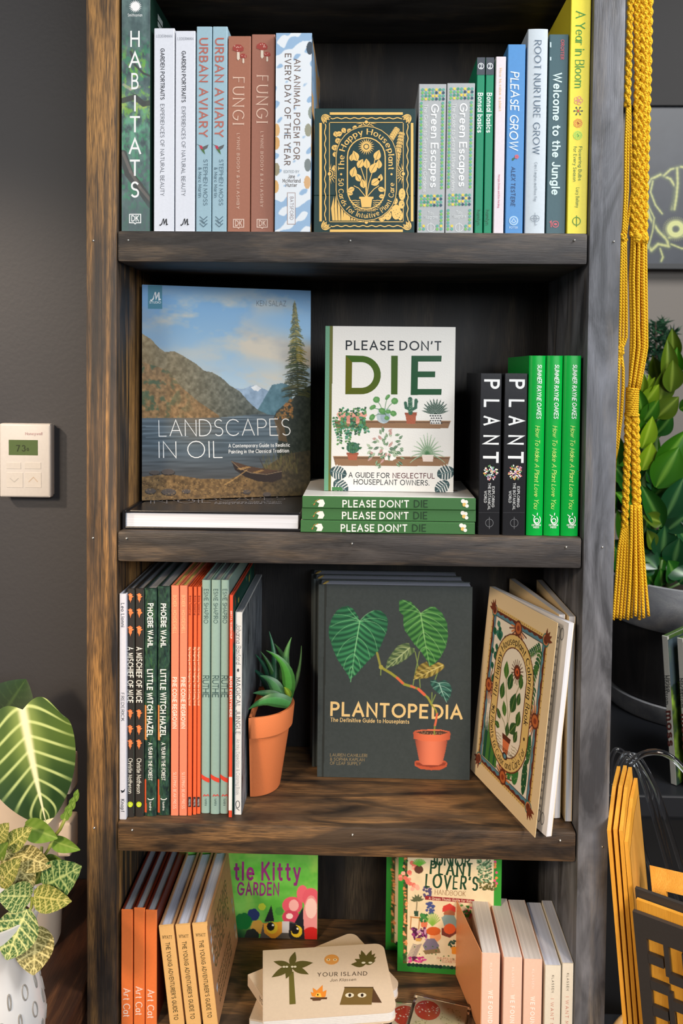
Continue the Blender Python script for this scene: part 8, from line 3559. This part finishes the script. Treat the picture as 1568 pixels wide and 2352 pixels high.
plate('yellow wooden plate standing on edge, leftmost and nearest the upright', 1430, (1393.5, 1907), (1405.5, 1806))
plate('yellow wooden plate standing on edge, second from the upright', 1442.5, (1407.5, 1904), (1420, 1804))
plate('yellow wooden plate standing on edge, third from the upright', 1455, (1421, 1908), (1432.5, 1808))
plate('yellow wooden plate standing on edge, rightmost and lower than the rest', 1468, (1433, 1933), (1445, 1834))

M_TUBE, _nt, _b = new_mat('clear_acrylic')
_b.inputs['Base Color'].default_value = (.93, .95, .97, 1)
_b.inputs['Transmission Weight'].default_value = 1.0
_b.inputs['Roughness'].default_value = .04
_b.inputs['IOR'].default_value = 1.42


def smooth_path(p, n=10):
    p = [np.array(q, float) for q in p]
    P0 = [2 * p[0] - p[1]] + p + [2 * p[-1] - p[-2]]
    out = []
    for i in range(1, len(P0) - 2):
        a, b_, c, d = P0[i - 1:i + 3]
        for k in range(n):
            t = k / n
            out.append(.5 * (2 * b_ + (c - a) * t + (2 * a - 5 * b_ + 4 * c - d) * t * t + (-a + 3 * b_ - 3 * c + d) * t ** 3))
    out.append(p[-1])
    return out


tubes = (('clear bent tube arching highest towards the right frame edge', [(1424, 1815, .08), (1436, 1772, .08), (1465, 1738, .07), (1505, 1727, .06), (1545, 1742, .05), (1590, 1790, .04)], .0042),
         ('clear bent tube dropping just right of the yellow plates', [(1412, 1812, .10), (1418, 1762, .10), (1440, 1732, .10), (1468, 1772, .09), (1500, 1870, .08), (1540, 2010, .07), (1575, 2120, .06)], .0042),
         ('clear bent tube dropping rightmost of the bundle', [(1418, 1815, .12), (1430, 1750, .12), (1462, 1738, .12), (1500, 1800, .11), (1530, 1880, .10), (1570, 2010, .10)], .0042),
         ('clear bent tube in the middle of the bundle', [(1415, 1815, .13), (1428, 1765, .13), (1450, 1752, .13), (1485, 1790, .12), (1512, 1880, .11), (1545, 2010, .10), (1570, 2100, .10)], .0036),
         ('clear bent tube low behind the yellow plates', [(1432, 1790, .15), (1450, 1850, .14), (1475, 1940, .13), (1500, 2010, .13)], .0036),
         ('clear bent tube looping behind the upright', [(1404, 1800, .16), (1402, 1750, .16), (1415, 1722, .16), (1440, 1740, .16), (1460, 1800, .15)], .0036))
for lb, pts, r_ in tubes:
    w = [Vector(q) for q in smooth_path([atY(p[0], p[1], p[2] + .075) for p in pts])]
    mb = MB()
    o0 = w[0]
    mb.tube([q - o0 for q in w], r_, 14)
    o = mb.build('acrylic_tube', M_TUBE, None, True, tuple(o0))
    tag(o, lb, 'clear tube', 'clear bent tubes')

# yellow plate with a slot, facing the viewer
sp0, sp1, sp2 = Vector(atY(1491, 1987, .03)), Vector(atY(1600, 2012, -.005)), Vector(atY(1502, 2100, .0))
U, V = (sp1 - sp0), (sp2 - sp0)
Nn = U.cross(V).normalized() * .006
sl = empty('slotted_plate', tuple(sp0))
tag(sl, 'yellow wooden plate with a long slot, facing the viewer among the clear tubes', 'wood plate')


def panel_piece(mb, u0, u1, v0, v1, n0=0.0, n1=1.0, U=U, V=V, N=None):
    N = N if N is not None else Nn
    c = [(u0, v0), (u1, v0), (u1, v1), (u0, v1)]
    a = [U * u + V * v + N * n0 for u, v in c]
    b_ = [U * u + V * v + N * n1 for u, v in c]
    mb.add(a + b_, [(0, 1, 2, 3), (7, 6, 5, 4), (0, 4, 5, 1), (1, 5, 6, 2), (2, 6, 7, 3), (3, 7, 4, 0)])


mb = MB()
panel_piece(mb, 0, 1, 0, .47)
panel_piece(mb, 0, .30, .4705, .70)
panel_piece(mb, 0, 1, .7005, 1.3)
mb.build('plate_body', M_YW, sl)

# black fretwork panel with yellow panel sandwiched behind
fa, fb, fc2 = Vector(atY(1452, 2093, -.05)), Vector(atY(1640, 2162, -.10)), Vector(atY(1476, 2352, -.06))
U2, V2 = fb - fa, fc2 - fa
N2 = -U2.cross(V2).normalized()
if N2.y < 0:
    N2 = -N2
V2 = V2 * ((fa.z - BZ - .008) / (fa.z - fc2.z))
fw = empty('fretwork_panel', tuple(fa))
tag(fw, 'black geometric fretwork panel with yellow wood layers behind it', 'panel')
M_FB = plain('black_stained_ply', (50, 46, 44), .55, .45, .1, 200)
mb = MB()
TKN = N2 * .006
panel_piece(mb, 0, .15, 0, 1, 0, 1, U2, V2, TKN)
panel_piece(mb, .15, 1, 0, .075, 0, 1, U2, V2, TKN)
mb.build('frame', M_FB, fw)
rows = 13
random.seed(4)
for c_, (u0, u1) in enumerate(((.15, .34), (.40, .60), (.66, .86))):
    for r_ in range(rows):
        v0 = .125 + r_ * .085 + (.04 if c_ % 2 else 0)
        if v0 > .97:
            continue
        e = random.choice((0, .04, .08))
        mb = MB()
        panel_piece(mb, u0 - .005, min(1, u1 + e), v0, v0 + .030, .0, 1, U2, V2, TKN)
        mb.build('fret_bar', M_FB, fw)
for u0 in (.335, .60, .86):
    for r_ in range(7):
        v0 = .07 + r_ * .14 + random.uniform(-.02, .02)
        mb = MB()
        d_ = random.uniform(-.02, .03)
        panel_piece(mb, u0 + d_, u0 + d_ + .062, v0, v0 + .115, .02, .98, U2, V2, TKN)
        mb.build('fret_bar', M_FB, fw)
mb = MB()
panel_piece(mb, .03, 1, -.03, .30, 1.4, 2.3, U2, V2, TKN)
panel_piece(mb, .03, .30, .30, 1, 1.4, 2.3, U2, V2, TKN)
panel_piece(mb, .42, .50, .30, 1, 1.4, 2.3, U2, V2, TKN)
panel_piece(mb, .70, 1, .30, 1, 1.4, 2.3, U2, V2, TKN)
mb.build('yellow_layer', M_YW, fw)
mb = MB()
panel_piece(mb, 0, 1, -.055, 1, 2.6, 3.5, U2, V2, TKN)
mb.build('back_layer', M_FB, fw)

# wooden hoop
hc = Vector(atY(1452, 2400, .22))
hp = empty('wooden_hoop', tuple(hc))
tag(hp, 'pale wooden hoop peeping out behind the yellow plates', 'hoop')
mb = MB()
hr_ = (hc - Vector(atY(1397, 2400, .22))).length
mb.tube([(hr_ * math.cos(a), .004 * math.sin(3 * a), (hc.z - BZ - .009) * math.sin(a)) for a in np.linspace(0, 2 * math.pi, 49)], .006, 10, False)
mb.build('hoop_ring', plain('pale_beech', (206, 160, 100), .5), hp, True)
